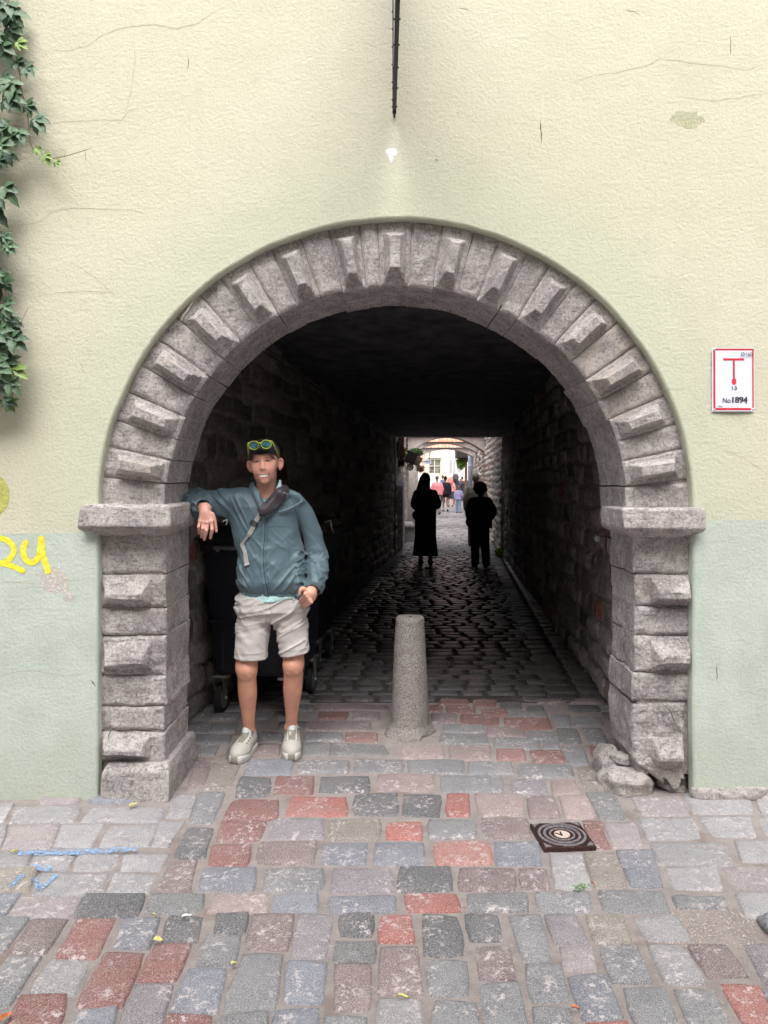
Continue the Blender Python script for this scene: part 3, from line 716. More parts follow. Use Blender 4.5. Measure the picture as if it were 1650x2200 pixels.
blotch('worn_patch', 118, 1248, 34, 30, M['pink_patch'], building, 3.65, seed=4); blotch('worn_patch', 148, 1285, 12, 12, M['pink_patch'], building, 3.65, seed=7)
# graffiti
M['yellow'] = m_spray('yellow_spray', (.86, .70, .02), .12)
SPN = [0]
def spray(pl, w, name='graffiti'):
    SPN[0] += 1; yo = 3.6486-.0002*SPN[0]
    pts = [Vector(pl[0])]; 
    for i in range(len(pl)-1):
        p0 = Vector(pl[max(i-1, 0)]); p1 = Vector(pl[i]); p2 = Vector(pl[i+1]); p3 = Vector(pl[min(i+2, len(pl)-1)])
        for j in range(1, 9):
            t = j/8; pts.append(.5*((2*p1)+(p2-p0)*t+(2*p0-5*p1+4*p2-p3)*t*t+(3*p1-p0-3*p2+p3)*t**3))
    V = []; Q = []; n = len(pts)
    ext = []
    for i, p in enumerate(pts):
        a = pts[max(i-1, 0)]; b = pts[min(i+1, n-1)]; d = (b-a).normalized(); nn = Vector((-d.y, d.x))
        for s_ in (-1, 1):
            q = p+nn*s_*w/2; V.append(tuple(P(q.x, q.y, yo)))
        if i: Q.append((2*i-2, 2*i-1, 2*i+1, 2*i))
    g = npmesh(name, V, Q, M['yellow'], building, smooth=False)
    return g
def cap_pts(p, w, e):
    SPN[0] += 1; yo = 3.6486-.0002*SPN[0]
    V = [tuple(P(p[0], p[1], yo))]; n = 16
    for i in range(n): V.append(tuple(P(p[0]+w/2*math.cos(2*math.pi*i/n), p[1]+w/2*math.sin(2*math.pi*i/n), yo)))
    npmesh('graffiti', V, [(0, 1+i, 1+(i+1) % n) for i in range(n)], M['yellow'], building, smooth=False)
spray([(-45, 1155), (-20, 1155), (8, 1158), (24, 1168), (30, 1182), (22, 1199), (5, 1210), (-20, 1212)], 12); spray([(-6, 1208), (20, 1214), (48, 1226)], 12)
spray([(55, 1166), (50, 1180), (54, 1200), (66, 1209), (78, 1203), (86, 1185), (88, 1158)], 13); spray([(88, 1157), (92, 1190), (98, 1212), (105, 1232)], 13)
for e in ((48, 1226), (55, 1166), (88, 1157)): cap_pts(e, 13, 0)
blotch('graffiti', -18, 1065, 39, 47, M['olive_spray'], building, 3.65, rough=.05, n=40)

# ================================================================ STONE ARCHWAY
arch = thing('stone_archway', 'round grey stone archway with raised wedge blocks framing the passage', 'archway', (.06, 3.7, 0))
def block(name, fn, na, nb, boss=None, depth=.45, y0=3.70, bev=.012, seed=0, amp=.006, par=None, back_shift=None, gap=.0):
    """fn(a,b)->(x,z) for a,b in 0..1; heightfield boss towards the camera; extruded back"""
    a = np.linspace(0, 1, na); b = np.linspace(0, 1, nb)
    if boss:   # snap grid lines to the boss edges
        a = np.unique(np.concatenate([a, [boss[0], boss[0]+boss[4], boss[1]-boss[5], boss[1]]])); b = np.unique(np.concatenate([b, [boss[2], boss[2]+boss[6], boss[3]-boss[6], boss[3]]]))
    na, nb = len(a), len(b)
    A, B = np.meshgrid(a, b, indexing='ij'); X, Z = fn(A, B)
    La = math.hypot(X[-1, nb//2]-X[0, nb//2], Z[-1, nb//2]-Z[0, nb//2]); Lb = math.hypot(X[na//2, -1]-X[na//2, 0], Z[na//2, -1]-Z[na//2, 0])
    e = np.minimum(np.minimum(A, 1-A)*La, np.minimum(B, 1-B)*Lb)
    Y_ = np.full_like(X, y0)+bev*(1-np.clip(e/.02, 0, 1))**2
    if boss:
        a0, a1, b0, b1, sa, sb, sw, H = boss
        t = np.minimum(np.minimum(np.clip((A-a0)/sa, 0, 1), np.clip((a1-A)/sb, 0, 1)), np.minimum(np.clip((B-b0)/sw, 0, 1), np.clip((b1-B)/sw, 0, 1)))
        er = .9+.35*fbm(X*14, Z*14, seed, 21)
        Y_ = Y_-H*np.clip(t*er, 0, 1)
    # sink shape noise
    nx = (fbm(X*9, Z*9, seed+.1, 31)-.5)*amp*2; nz = (fbm(X*9, Z*9, seed+.9, 33)-.5)*amp*2; ny = (fbm(X*16, Z*16, seed+.4, 35, 4)-.5)*amp*3.2
    Xf = X+nx; Zf = Z+nz; Yf = Y_+ny
    V = np.stack([Xf, Yf, Zf], -1).reshape(-1, 3); I = np.arange(na*nb).reshape(na, nb)
    Q = [np.stack([I[:-1, :-1], I[1:, :-1], I[1:, 1:], I[:-1, 1:]], -1).reshape(-1, 4)]
    ring = np.concatenate([I[:, 0], I[-1, 1:], I[-2::-1, -1], I[0, -2:0:-1]])
    prev = ring; base = V[ring]; nD = 14
    Vs = [V]; cnt = len(V)
    for d in range(1, nD+1):
        t = d/nD; P_ = base.copy(); P_[:, 1] = base[:, 1]*(1-t)+(y0+depth)*t
        P_[:, 0] += (fbm(P_[:, 0]*8, P_[:, 1]*8, P_[:, 2]*8+seed, 41)-.5)*amp*2.4*min(1, d/2); P_[:, 2] += (fbm(P_[:, 0]*8, P_[:, 1]*8, P_[:, 2]*8+seed+4, 43)-.5)*amp*2.4*min(1, d/2)
        Vs.append(P_); cur = np.arange(len(ring))+cnt; cnt += len(ring)
        Q.append(np.stack([prev, cur, np.roll(cur, -1), np.roll(prev, -1)], -1)); prev = cur
    V = np.concatenate(Vs); Q = np.concatenate(Q)
    return npmesh(name, V, Q, M['arch'], par or arch, smooth=False)
ri_a, ri_h, ro_a, ro_h = 1.150, 1.106, 1.475, 1.432
bang = [170.8, 159.1, 147, 135, 123.4, 112, 100.2, 90.2, 77.6, 66.3, 55.1, 43.9, 31.7, 20.1, 8.8]
half = [3.1]*15; half[7] = 3.4
edges = []
segs = [(180.6, bang[0]+half[0], 0)]
for i, b_ in enumerate(bang):
    segs.append((b_+half[i], b_-half[i], 1))
    segs.append((b_-half[i], (bang[i+1]+half[i+1]) if i < 14 else -.6, 0))
for i, (t0, t1, bs) in enumerate(segs):
    g = .07
    if i == len(segs)-1: t0 -= .5      # open joint over the right impost
    def fn(A, B, t0=t0-g, t1=t1+g, k=random.uniform(-.006, .006)):
        th = np.radians(t0+(t1-t0)*A); ra = ri_a+k+(ro_a-ri_a-k)*B; rh = ri_h+k+(ro_h-ri_h-k)*B
        return AX+ra*np.cos(th), AZ+rh*np.sin(th)
    rough = random.uniform(.85, 1.15)
    block('voussoir', fn, 12 if bs else 14, 34, (.15, .85, .06, .80, .20, .20, .14, .078*rough) if bs else None, seed=i*3.1, amp=.0055, y0=3.70+random.uniform(-.004, .006))
# mortar backing behind the joints
mb = MB(); n = 60; vs = []
for i in range(n+1):
    th = math.pi*(1-i/n)
    for (ra, rh) in ((ri_a+.018, ri_h+.018), (ro_a, ro_h)):
        vs.append((AX+ra*math.cos(th), 3.714, AZ+rh*math.sin(th)))
for i in range(n+1):
    th = math.pi*(1-i/n); vs.append((AX+(ri_a+.018)*math.cos(th), 4.14, AZ+(ri_h+.018)*math.sin(th)))
fs = []
for i in range(n): fs.append((2*i, 2*i+1, 2*i+3, 2*i+2)); fs.append((2*i, 2*i+2, 2*(n+1)+i+1, 2*(n+1)+i))
mb.add(vs, fs); mb.box(-1.40, -1.103, 3.717, 4.13, 0.0, 1.42); mb.box(1.262, 1.52, 3.717, 4.09, .1, 1.42)
M['joint'] = simple('grey_mortar', (.30, .27, .265), .95, nsc=60, amp=.35, bmp=.006)
mb.build('mortar', M['joint'], arch, smooth=False)
# piers
def zf(py, Y=3.70): return CH-(py-HY)*Y/FP
def pier(xo, xi, joints, bosses, s):
    for i in range(len(joints)-1):
        z1, z0 = zf(joints[i]), zf(joints[i+1]); bs = None
        for (b0, b1) in bosses:
            c = (b0+b1)/2
            if joints[i] < c < joints[i+1]:
                zz0, zz1 = zf(b1), zf(b0)
                bs = ((zz0-z0)/(z1-z0), (zz1-z0)/(z1-z0), .22 if s < 0 else .26, .74 if s < 0 else .96, .30*(zz1-zz0)/(z1-z0), .55*(zz1-zz0)/(z1-z0), .1, .065)
        xo_ = xo+random.uniform(-.004, .004); xi_ = xi+random.uniform(-.008, .008)
        def fn(A, B):
            return (xi_+(xo_-xi_)*B, z0+.003+(z1-z0-.006)*A)
        if s < 0 and bs: bs = (bs[0], bs[1], .20, .92, *bs[4:])
        block('pier_block', fn, 26, 34, bs, seed=i*5.7+s*20+31, amp=.009, bev=.014, depth=.45 if s < 0 else .38)
pier(-1.42, -1.09, [1135, 1234, 1306, 1366, 1452, 1518, 1572, 1642], [(1242, 1300), (1378, 1440), (1577, 1628)], -1)
pier(1.53, 1.245, [1135, 1234, 1302, 1366, 1446, 1508], [(1238, 1298), (1376, 1438)], 1)
# broken lower right block: narrower foot, leaning crack
def fnr(A, B):
    z0, z1 = zf(1690), zf(1512); z = z0+(z1-z0)*A
    xi_ = 1.235+np.clip((.35-A)/.35, 0, 1)**1.3*.16; xo_ = 1.50+0*A
    return xi_+(xo_-xi_)*B, z+np.clip(.25-A, 0, 1)*.12*np.sin(B*9)
block('pier_block', fnr, 34, 36, (.22, .60, .35, .93, .14, .2, .1, .07), seed=91, amp=.014, bev=.02, depth=.38)
# dark cracks across the right foot block
# imposts and left plinth: lofted rings
def loft(name, lv, n=26, seed=0, amp=.01, mat=None, par=None):
    """lv: list of (z, x0, x1, y0, y1)"""
    zs = []; rings = []
    L = []
    for i in range(len(lv)-1):
        m = max(2, int(abs(lv[i+1][0]-lv[i][0])/.012)+int(abs(lv[i+1][3]-lv[i][3])/.012)+1)
        for j in range(m): t = j/m; L.append([lv[i][q]*(1-t)+lv[i+1][q]*t for q in range(5)])
    L.append(list(lv[-1]))
    V = []; 
    for (z, x0, x1, y0, y1) in L:
        per = []
        for i in range(n): per.append((x0+(x1-x0)*i/n, y0))
        for i in range(n): per.append((x1, y0+(y1-y0)*i/n))
        for i in range(n): per.append((x1-(x1-x0)*i/n, y1))
        for i in range(n): per.append((x0, y1-(y1-y0)*i/n))
        V.append([(x, y, z) for x, y in per])
    V = np.array(V); m, k, _ = V.shape
    cx, cy = V[..., 0].mean(), V[..., 1].mean()
    V = V+np.stack([(fbm(V[..., 0]*10, V[..., 1]*10, V[..., 2]*10+seed+q, 50+q)-.5)*amp*2 for q in (0, 3, 6)], -1)
    # round vertical corners
    I = np.arange(m*k).reshape(m, k); Q = np.stack([I[:-1], np.roll(I[:-1], -1, 1), np.roll(I[1:], -1, 1), I[1:]], -1).reshape(-1, 4)
    V = V.reshape(-1, 3); top = [I[0], I[-1]]
    for ring in top:
        c = V[ring].mean(0); V = np.concatenate([V, [c]]); ci = len(V)-1
        Q = np.concatenate([Q, np.stack([ring, np.roll(ring, -1), np.full(k, ci), np.full(k, ci)], -1)])
    T = []
    me = bpy.data.meshes.new(name); me.from_pydata([tuple(v) for v in V], [], [tuple(dict.fromkeys(int(i) for i in q)) for q in Q]); me.materials.append(mat or M['arch'])
    import bmesh
    b = bmesh.new(); b.from_mesh(me); bmesh.ops.recalc_face_normals(b, faces=b.faces); b.to_mesh(me); b.free()
    me.polygons.foreach_set('use_smooth', [True]*len(me.polygons)); return link(name, me, par or arch)
loft('impost', [(1.448, -1.45, -1.045, 3.60, 4.02), (1.436, -1.462, -1.03, 3.585, 4.03), (1.345, -1.472, -1.028, 3.578, 4.03), (1.330, -1.468, -1.035, 3.59, 4.03), (1.295, -1.42, -1.08, 3.68, 4.03)], seed=1, amp=.009)
loft('impost', [(1.432, 1.16, 1.535, 3.60, 3.94), (1.422, 1.152, 1.548, 3.585, 3.95), (1.335, 1.152, 1.548, 3.58, 3.95), (1.320, 1.157, 1.54, 3.595, 3.95), (1.285, 1.22, 1.50, 3.68, 3.95)], seed=2, amp=.009)
loft('plinth', [(.17, -1.36, -1.06, 3.67, 4.14), (.135, -1.375, -1.05, 3.64, 4.15), (.0, -1.385, -1.045, 3.62, 4.16), (-.05, -1.385, -1.045, 3.62, 4.16)], seed=3, amp=.010)
def rock(name, c, r, seed, mat, par=None, amp=.35, label=None, n=28, rot=0):
    c = np.array(c); V = []; Q = []; m = n//2
    ph = np.linspace(.02, math.pi-.02, m); th = np.linspace(0, 2*math.pi, n, endpoint=False); PH, TH = np.meshgrid(ph, th, indexing='ij')
    D = np.stack([np.sin(PH)*np.cos(TH), np.sin(PH)*np.sin(TH), np.cos(PH)], -1)
    D = np.sign(D)*np.abs(D)**.8
    R = 1+(fbm(D[..., 0]*1.6+seed, D[..., 1]*1.6, D[..., 2]*1.6, 60)-.5)*amp*2+(fbm(D[..., 0]*6+seed, D[..., 1]*6, D[..., 2]*6, 61)-.5)*.1
    V = D*R[..., None]*np.array(r); ca, sa = math.cos(rot), math.sin(rot)
    V = np.stack([V[..., 0]*ca-V[..., 1]*sa, V[..., 0]*sa+V[..., 1]*ca, V[..., 2]], -1)+c; V = V.reshape(-1, 3)
    I = np.arange(m*n).reshape(m, n); Q = np.stack([I[:-1], I[1:], np.roll(I[1:], -1, 1), np.roll(I[:-1], -1, 1)], -1).reshape(-1, 4)
    return npmesh(name, V, Q, mat, par)
g = G(1375, 1672); rock('footing_stone', (1.24, 3.80, .035), (.125, .13, .07), 3, M['arch'], arch, rot=.5)
rock('footing_stone', (1.20, 3.97, .05), (.07, .13, .09), 8, M['arch'], arch)
tag(rock('loose_stone', (1.235, 3.86, .125), (.045, .06, .028), 12, M['arch'], None, rot=.6), 'small wedge of stone lying on the boulder at the foot of the right pier', 'stone')
rock('footing_stone', (1.47, 3.83, .03), (.08, .1, .06), 15, M['arch'], arch)
# exposed rubble under the right hand plaster
for i in range(7): rock('footing_stone', (1.62+i*.16, 3.665, .012+random.uniform(-.01, .012)), (.11, .035, .045), 30+i, M['arch'], arch, rot=.05)

for pl in ([(1345,1478),(1362,1496),(1392,1508),(1422,1509)], [(1420,1509),(1440,1528),(1452,1556),(1462,1572)], [(232,1585),(238,1570),(262,1556)]):
    strokes('crack', [(pl, .006)], M['crackd'], arch, Y=3.676)
hk = thing('iron_hook', 'small rusty hook with round tag on the right jamb below the ledge', 'hook', (1.22, 4.0, 1.25))
mb = MB(); p = P(1282, 1150, 4.05); p2 = P(1302, 1152, 4.05); mb.tube([tuple(p), tuple(p2), tuple(p2+np.array((.03, .02, -.01)))], .006, 6); mb.tube([tuple(p), tuple(p+np.array((0, 0, -.02)))], .003, 6); mb.build('bar', simple('rusty_hook', (.02, .016, .015), .6), hk)
mb = MB(); q = P(1283, 1158, 4.05); mb.tube([(q[0], q[1]-.003, q[2]), (q[0], q[1]+.003, q[2])], .016, 16); mb.build('tag', simple('grey_tag', (.10, .10, .09), .6), hk)
# ================================================================ STREET OBJECTS
def text_mesh(name, s, size, loc, mat, parent, rot=(math.radians(90), 0, 0), ext=.0003, align='CENTER', bold=0., sx=1.):
    cu = bpy.data.curves.new(name, 'FONT'); cu.body = s; cu.size = size; cu.extrude = ext; cu.align_x = align
    o = bpy.data.objects.new(name, cu); COL.objects.link(o); bpy.context.view_layer.update()
    me = bpy.data.meshes.new_from_object(o); bpy.data.objects.remove(o); bpy.data.curves.remove(cu)
    from mathutils import Euler
    me.transform(Matrix.Translation(Vector(loc)) @ Euler(rot).to_matrix().to_4x4() @ Matrix.Diagonal((sx, 1, 1, 1)))
    if bold:
        import bmesh
        bm = bmesh.new()
        for k_ in (-1, 0, 1):
            m2 = me.copy(); m2.transform(Matrix.Translation((k_*bold, k_*.00012, 0))); bm.from_mesh(m2); bpy.data.meshes.remove(m2)
        bm.to_mesh(me); bm.free()
    me.materials.clear(); me.materials.append(mat); return link(name, me, parent)
M['white_enamel'] = simple('white_enamel', (.74, .77, .86), .3, nsc=8, amp=.04, bmp=0)
M['red_paint'] = simple('red_paint', (.60, .03, .055), .4, nsc=30, amp=.08, bmp=0)
M['ink'] = simple('black_ink', (.03, .03, .04), .5, bmp=0)
M['steel'] = simple('galvanised_steel', (.62, .62, .62), .38, metal=.9, nsc=30, amp=.2, bmp=.0005)
M['rivet'] = simple('screw', (.5, .5, .52), .4, metal=.7)
Yw = 3.650
sg = thing('hydrant_sign', 'small white sign with red border and red T symbol, number 1894', 'sign', tuple(P(1575, 816, Yw)))
def sx(px): return P(px, 0, 3.645)[0]
def sz(py): return P(0, py, 3.645)[2]
X0, X1, Z0, Z1 = sx(1529), sx(1619.5), sz(884), sz(747.5)
mb = MB()
nx_, nz_ = 12, 16; vs = []
for d in (0, 1):
    for i in range(nx_+1):
        for j in range(nz_+1):
            u, v = i/nx_, j/nz_; x = X0+(X1-X0)*u; z = Z0+(Z1-Z0)*v
            w = .004*math.sin(u*3)*math.sin(v*5+1)+(.006*(1-v)**3*math.sin(u*math.pi))
            vs.append((x, 3.641-w*.6+d*.0015, z))
fs = []
f_ = lambda d, i, j: d*(nx_+1)*(nz_+1)+i*(nz_+1)+j
for i in range(nx_):
    for j in range(nz_):
        fs.append((f_(0, i, j), f_(0, i+1, j), f_(0, i+1, j+1), f_(0, i, j+1))); fs.append((f_(1, i, j), f_(1, i, j+1), f_(1, i+1, j+1), f_(1, i+1, j)))
mb.add(vs, fs); mb.build('plate', M['white_enamel'], sg, smooth=True)
def wy(x, z):
    u = (x-X0)/(X1-X0); v = (z-Z0)/(Z1-Z0); return 3.641-(.004*math.sin(u*3)*math.sin(v*5+1)+(.006*(1-v)**3*math.sin(u*math.pi)))*.6
def flat(poly, name, mat, off=.0012, par=sg, sub=10):
    mb = MB(); mb.prism([(x, z) for x, z in poly], 0, .0006)
    # follow the plate
    vs = []
    for (x, y, z) in mb.v: vs.append((x, wy(x, z)-off+(y-0), z))
    mb.v = vs; return mb.build(name, mat, par)
def sq(a, b, c, d): return [(sx(a), sz(b)), (sx(c), sz(b)), (sx(c), sz(d)), (sx(a), sz(d))]
def strip_(a, b, c, d, vert):
    mb = MB(); n = 12
    for i in range(n):
        t0, t1 = i/n, (i+1)/n
        p = sq(a, b+(d-b)*t0, c, b+(d-b)*t1) if vert else sq(a+(c-a)*t0, b, a+(c-a)*t1, d)
        vs = [(x, wy(x, z)-.0008, z) for x, z in p]; mb.add(vs, [(0, 1, 2, 3)])
    return mb
for a in ((1531.5, 752, 1536, 879, True), (1615, 752, 1619 if False else 1618.3, 877, True), (1536, 749.2, 1615, 753, False), (1536, 876.8, 1612, 881.6, False)):
    strip_(*a).build('border', M['red_paint'], sg)
mb = strip_(1553, 770, 1598, 774.8, False); mb.build('symbol', M['red_paint'], sg)
mb = strip_(1573.8, 774, 1578.3, 815, True); mb.build('symbol', M['red_paint'], sg)
flat([(sx(1571.2), sz(814.5)), (sx(1580.8), sz(814.5)), (sx(1580.8), sz(824)), (sx(1576), sz(827.5)), (sx(1571.2), sz(824))], 'symbol', M['red_paint'], .0014)
text_mesh('lettering', 'Ø160', .025, (sx(1602), 3.6352, sz(765.2)), M['ink'], sg, sx=1.0, bold=.0002)
text_mesh('lettering', '1,5', .026, (sx(1575.5), 3.6358, sz(837.3)), M['ink'], sg, bold=.0004)
text_mesh('lettering', 'No', .036, (sx(1559), 3.6352, sz(865.8)), M['ink'], sg, sx=.85, bold=.0002)
text_mesh('lettering', '1894', .042, (sx(1586), 3.6352, sz(865.8)), M['ink'], sg, sx=.98, bold=.0018)
text_mesh('lettering', 'artbau', .011, (sx(1545), 3.6355, sz(874.5)), M['ink'], sg, sx=.8)
for (a, b) in ((1533.5, 751.5), (1617, 750), (1533.5, 880), (1616.5, 879.5)): mb = MB(); mb.ball((sx(a), wy(sx(a), sz(b))-.001, sz(b)), .0055, 10, (1, .5, 1)); mb.build('screw', M['rivet'], sg, smooth=True)

# projecting iron sign panel above the arch, seen edge-on
sp = thing('projecting_sign', 'narrow black riveted iron sign panel sticking straight out of the wall above the arch', 'sign', (.05, 3.64, 3.4))
M['black_iron'] = simple('black_iron', (.03, .03, .036), .5, metal=.3, nsc=50, amp=.4, bmp=.001)
M['grey_panel'] = simple('grey_sheet_metal', (.34, .34, .38), .45, nsc=5, amp=.1, bmp=.0005)
mb = MB(); mb.box(.046, .050, 2.2, 3.60, 3.37, 4.5); mb.build('sheet', M['grey_panel'], sp)
mb = MB()
mb.box(.042, .060, 2.2, 3.605, 3.352, 3.372); mb.box(.042, .060, 2.2, 3.605, 4.5, 4.52); mb.box(.0405, .0600, 3.6055, 3.618, 3.345, 4.54); mb.box(.042, .060, 2.185, 2.2, 3.352, 4.52)
mb.build('frame', M['black_iron'], sp, bevel=.001)
mb = MB()
for i in range(9): mb = MB(); mb.ball((.040, 3.59, 3.40+i*.085), .0042, 8); mb.build('rivet', M['black_iron'], sp, smooth=True)
for i in range(8):
    for xx in (.0405, .0615): mb = MB(); mb.ball((xx, 3.58-i*.17, 3.362), .0045, 8); mb.build('rivet', M['black_iron'], sp, smooth=True)
for z_ in (3.345, 4.3): mb = MB(); mb.box(.045, .056, 3.6185, 3.66, z_, z_+.015); mb.build('bracket', M['black_iron'], sp)

# bollard
bp = np.array((.162, 4.63, 0)); px_c = 881
bx = (px_c-825)*4.63/FP
def bollard():
    prof = [(.150, -.03), (.148, .01), (.138, .03), (.122, .055), (.117, .09), (.112, .2), (.107, .35), (.100, .5), (.093, .62), (.089, .665), (.0885, .67), (.089, .70), (.086, .712), (.078, .718), (.0, .719)]
    pz = []
    for i in range(len(prof)-1):
        for j in range(6): t = j/6; pz.append((prof[i][0]*(1-t)+prof[i+1][0]*t, prof[i][1]*(1-t)+prof[i+1][1]*t))
    n = 56; th = np.linspace(0, 2*math.pi, n, endpoint=False); r = np.array([p[0] for p in pz])[:, None]; z = np.array([p[1] for p in pz])[:, None]+0*th
    X = r*np.cos(th); Y_ = r*np.sin(th); foot = np.clip(1-z/.06, 0, 1)
    k = 1+(fbm(X*9+3, Y_*9, z*6, 70)-.5)*.05+(fbm(X*40, Y_*40, z*40, 71)-.5)*.02+(fbm(X*12, Y_*12, z*12, 72)-.5)*foot*.9
    V = np.stack([bx+X*k, bp[1]+Y_*k, z+(fbm(X*20, Y_*20, z*9, 73)-.5)*foot*.02], -1); m = V.shape[0]; I = np.arange(m*n).reshape(m, n)
    Q = np.stack([I[:-1], np.roll(I[:-1], -1, 1), np.roll(I[1:], -1, 1), I[1:]], -1).reshape(-1, 4)
    o = npmesh('bollard', V.reshape(-1, 3), Q, M['granite']); tag(o, 'tapered grey granite bollard standing in the middle of the arch opening', 'bollard')
bollard()

# water valve cover
c0 = [G(1154, 1764, .02), G(1243, 1763, .02), G(1271, 1822, .02), G(1163, 1826, .02)]
cc = sum(c0)/4; vc = thing('valve_cover', 'square rusty brown iron valve cover with rings and a V set in the cobbles', 'manhole cover', (cc[0], cc[1], 0), rz=0)
ux = np.array(c0[2])-np.array(c0[3]); ux = ux/np.linalg.norm(ux)*1.0; ang = math.atan2(ux[1], ux[0])
M['rust_iron'] = simple('rusty_cast_iron', (.055, .028, .026), .5, metal=.35, nsc=60, amp=.4, bmp=.001)
M['worn_iron'] = simple('worn_cast_iron', (.30, .28, .30), .45, metal=.4, nsc=90, amp=.4, bmp=.001)
S_ = .113
def vtr(mb):
    ca, sa = math.cos(ang), math.sin(ang)
    mb.v = [(cc[0]+x*ca-y*sa, cc[1]+x*sa+y*ca, z) for x, y, z in mb.v]; return mb
mb = MB(); mb.box(-S_, S_, -S_, S_, -.01, .019); vtr(mb).build('plate', M['rust_iron'], vc, bevel=.002)
mb = MB()
def ringm(mb, r0, r1, z0, z1, n=48):
    vs = []
    for r, z in ((r0, z0), (r0, z1), (r1, z1), (r1, z0)):
        for k in range(n): vs.append((r*math.cos(2*math.pi*k/n), r*math.sin(2*math.pi*k/n), z))
    fs = [(j*n+k, j*n+(k+1) % n, (j+1)*n+(k+1) % n, (j+1)*n+k) for j in range(3) for k in range(n)]
    mb.add(vs, fs)
ringm(mb, .093, .104, .018, .0225); ringm(mb, .070, .081, .018, .0225); ringm(mb, .048, .056, .018, .0225)
for i in range(24):
    a = math.radians(60+60*i/24); 
for (sx_, sy_) in ((1, 1), (1, -1), (-1, 1), (-1, -1)):
    mb.prism([(sx_*.104, sy_*.104), (sx_*.104, sy_*.072), (sx_*.074, sy_*.104)], .018, .0225, 'z')
vtr(mb).build('raised_ring', M['worn_iron'], vc)
M['centre'] = simple('sandy_iron', (.55, .45, .40), .8, nsc=200, amp=.2)
mb = MB(); mb.lathe((0, 0, .0185), [(.034, 0), (.034, .003), (.001, .003)], 32); vtr(mb).build('centre_disc', M['centre'], vc)
text_mesh('lettering', 'V', .05, (cc[0]-.002, cc[1]-.017, .0222), M['rust_iron'], vc, rot=(0, 0, ang+.35), bold=.001, ext=.001)
wd = 'TALLINN VESI'[:7]
for i, ch in enumerate('TALLVESI'):
    a = math.radians(128-11*i); r = .0835
    text_mesh('lettering', ch, .017, (cc[0]+r*math.cos(a+ang), cc[1]+r*math.sin(a+ang), .0205), M['worn_iron'], vc, rot=(0, 0, a+ang-math.pi/2), ext=.001)

# fallen leaves, litter, weed
M['yleaf'] = simple('yellow_leaf', (.58, .56, .18), .6, nsc=60, amp=.2, bmp=.0005)
M['oleaf'] = simple('orange_leaf', (.55, .16, .05), .6, nsc=60, amp=.3); M['paper'] = simple('white_paper', (.8, .8, .8), .8, bmp=0)
def leaf_on_ground(px, py, L, W, a, mat, label, z=.018, name='fallen_leaf', cat='leaf'):
    c = G(px, py, z); V = []; n = 8; L *= .8; W *= .75
    for i in range(n+1):
        t = i/n; w = W*math.sin(math.pi*t)**.8*.5; x = (t-.5)*L
        for s_ in (-1, 0, 1):
            V.append((c[0]+x*math.cos(a)-s_*w*math.sin(a), c[1]+x*math.sin(a)+s_*w*math.cos(a), z+.002+.006*abs(s_)+.004*math.sin(t*5)))
    Q = [(3*i+j, 3*i+3+j, 3*i+4+j, 3*i+1+j) for i in range(n) for j in (0, 1)]
    tag(npmesh(name, V, Q, mat, smooth=True), label, cat)
leaf_on_ground(286, 1731, .075, .035, 1.2, M['yleaf'], 'yellow leaf lying at the foot of the left stone pier')
leaf_on_ground(32, 1831, .045, .02, 1., M['yleaf'], 'yellow leaf at the left end of the blue paint line')
leaf_on_ground(339, 2022, .04, .035, .2, M['yleaf'], 'crumpled bright yellow leaf in the joint below the blue grey stone')
leaf_on_ground(331, 1969, .02, .012, .4, M['yleaf'], 'tiny yellow leaf beside the white scrap of paper')
leaf_on_ground(502, 2073, .03, .02, .9, M['yleaf'], 'small orange yellow leaf between two large grey cobbles near the bottom')
leaf_on_ground(866, 2144, .045, .014, 0, M['yleaf'], 'narrow yellow leaf near the bottom centre of the photo')
leaf_on_ground(401, 1971, .05, .02, .6, M['paper'], 'white scrap of paper on a dark cobble', name='paper_scrap', cat='litter')
leaf_on_ground(1273, 1900, .03, .012, 1.7, M['oleaf'], 'small orange leaf in the joint right of the green weed')
leaf_on_ground(12, 2188, .06, .03, 1.3, M['oleaf'], 'curled orange leaf in the bottom left corner')
leaf_on_ground(1236, 2168, .03, .016, .2, M['oleaf'], 'tiny brown dry leaf in the bottom right joint')
M['weed'] = simple('weed_green', (.10, .22, .05), .6, nsc=60, amp=.3)
mb = MB(); c = G(1248, 1914, .01)
for i in range(26):
    a = random.uniform(0, 6.28); r = random.uniform(0, .035); x, y, z = c[0]+r*math.cos(a), c[1]+r*math.sin(a)*.5, .012+random.uniform(0, .02)
    b = random.uniform(0, 6.28); L = .011; mb.add([(x, y, z), (x+L*math.cos(b)+.004, y+L*math.sin(b), z+.004), (x+1.6*L*math.cos(b), y+1.6*L*math.sin(b), z+.002), (x+L*math.cos(b)-.004, y+L*math.sin(b)+.005, z+.005)], [(0, 1, 2, 3)])
tag(mb.build('weed', M['weed']), 'small green weed growing in a joint of the cobbles', 'weed')
# small cobble boulder at right edge and gravel
tag(rock('round_stone', (*G(1668, 2000)[:2], .01), (.045, .07, .03), 40, M['cobble'] if False else simple('dark_round_stone', (.21, .215, .23), .8, nsc=80, amp=.4)), 'dark rounded stone at the right edge of the sandy gap', 'stone')
mb = MB()
GRV = []
for i in range(1500):
    px, py = random.uniform(1425, 1625), random.uniform(1955, 2040)
    if i > 900: px, py = random.uniform(0, 1650), random.uniform(1940, 2199)
    q = G(px, py); s_ = random.uniform(.0015, .005); mb.ball((q[0], q[1], .002), s_, 5, (1, 1, .7))
M['grit'] = simple('grit', (.42, .36, .33), .9, nsc=300, amp=.5)
tag(mb.build('grit', M['grit']), 'loose grit between the cobbles', 'grit', kind='stuff')
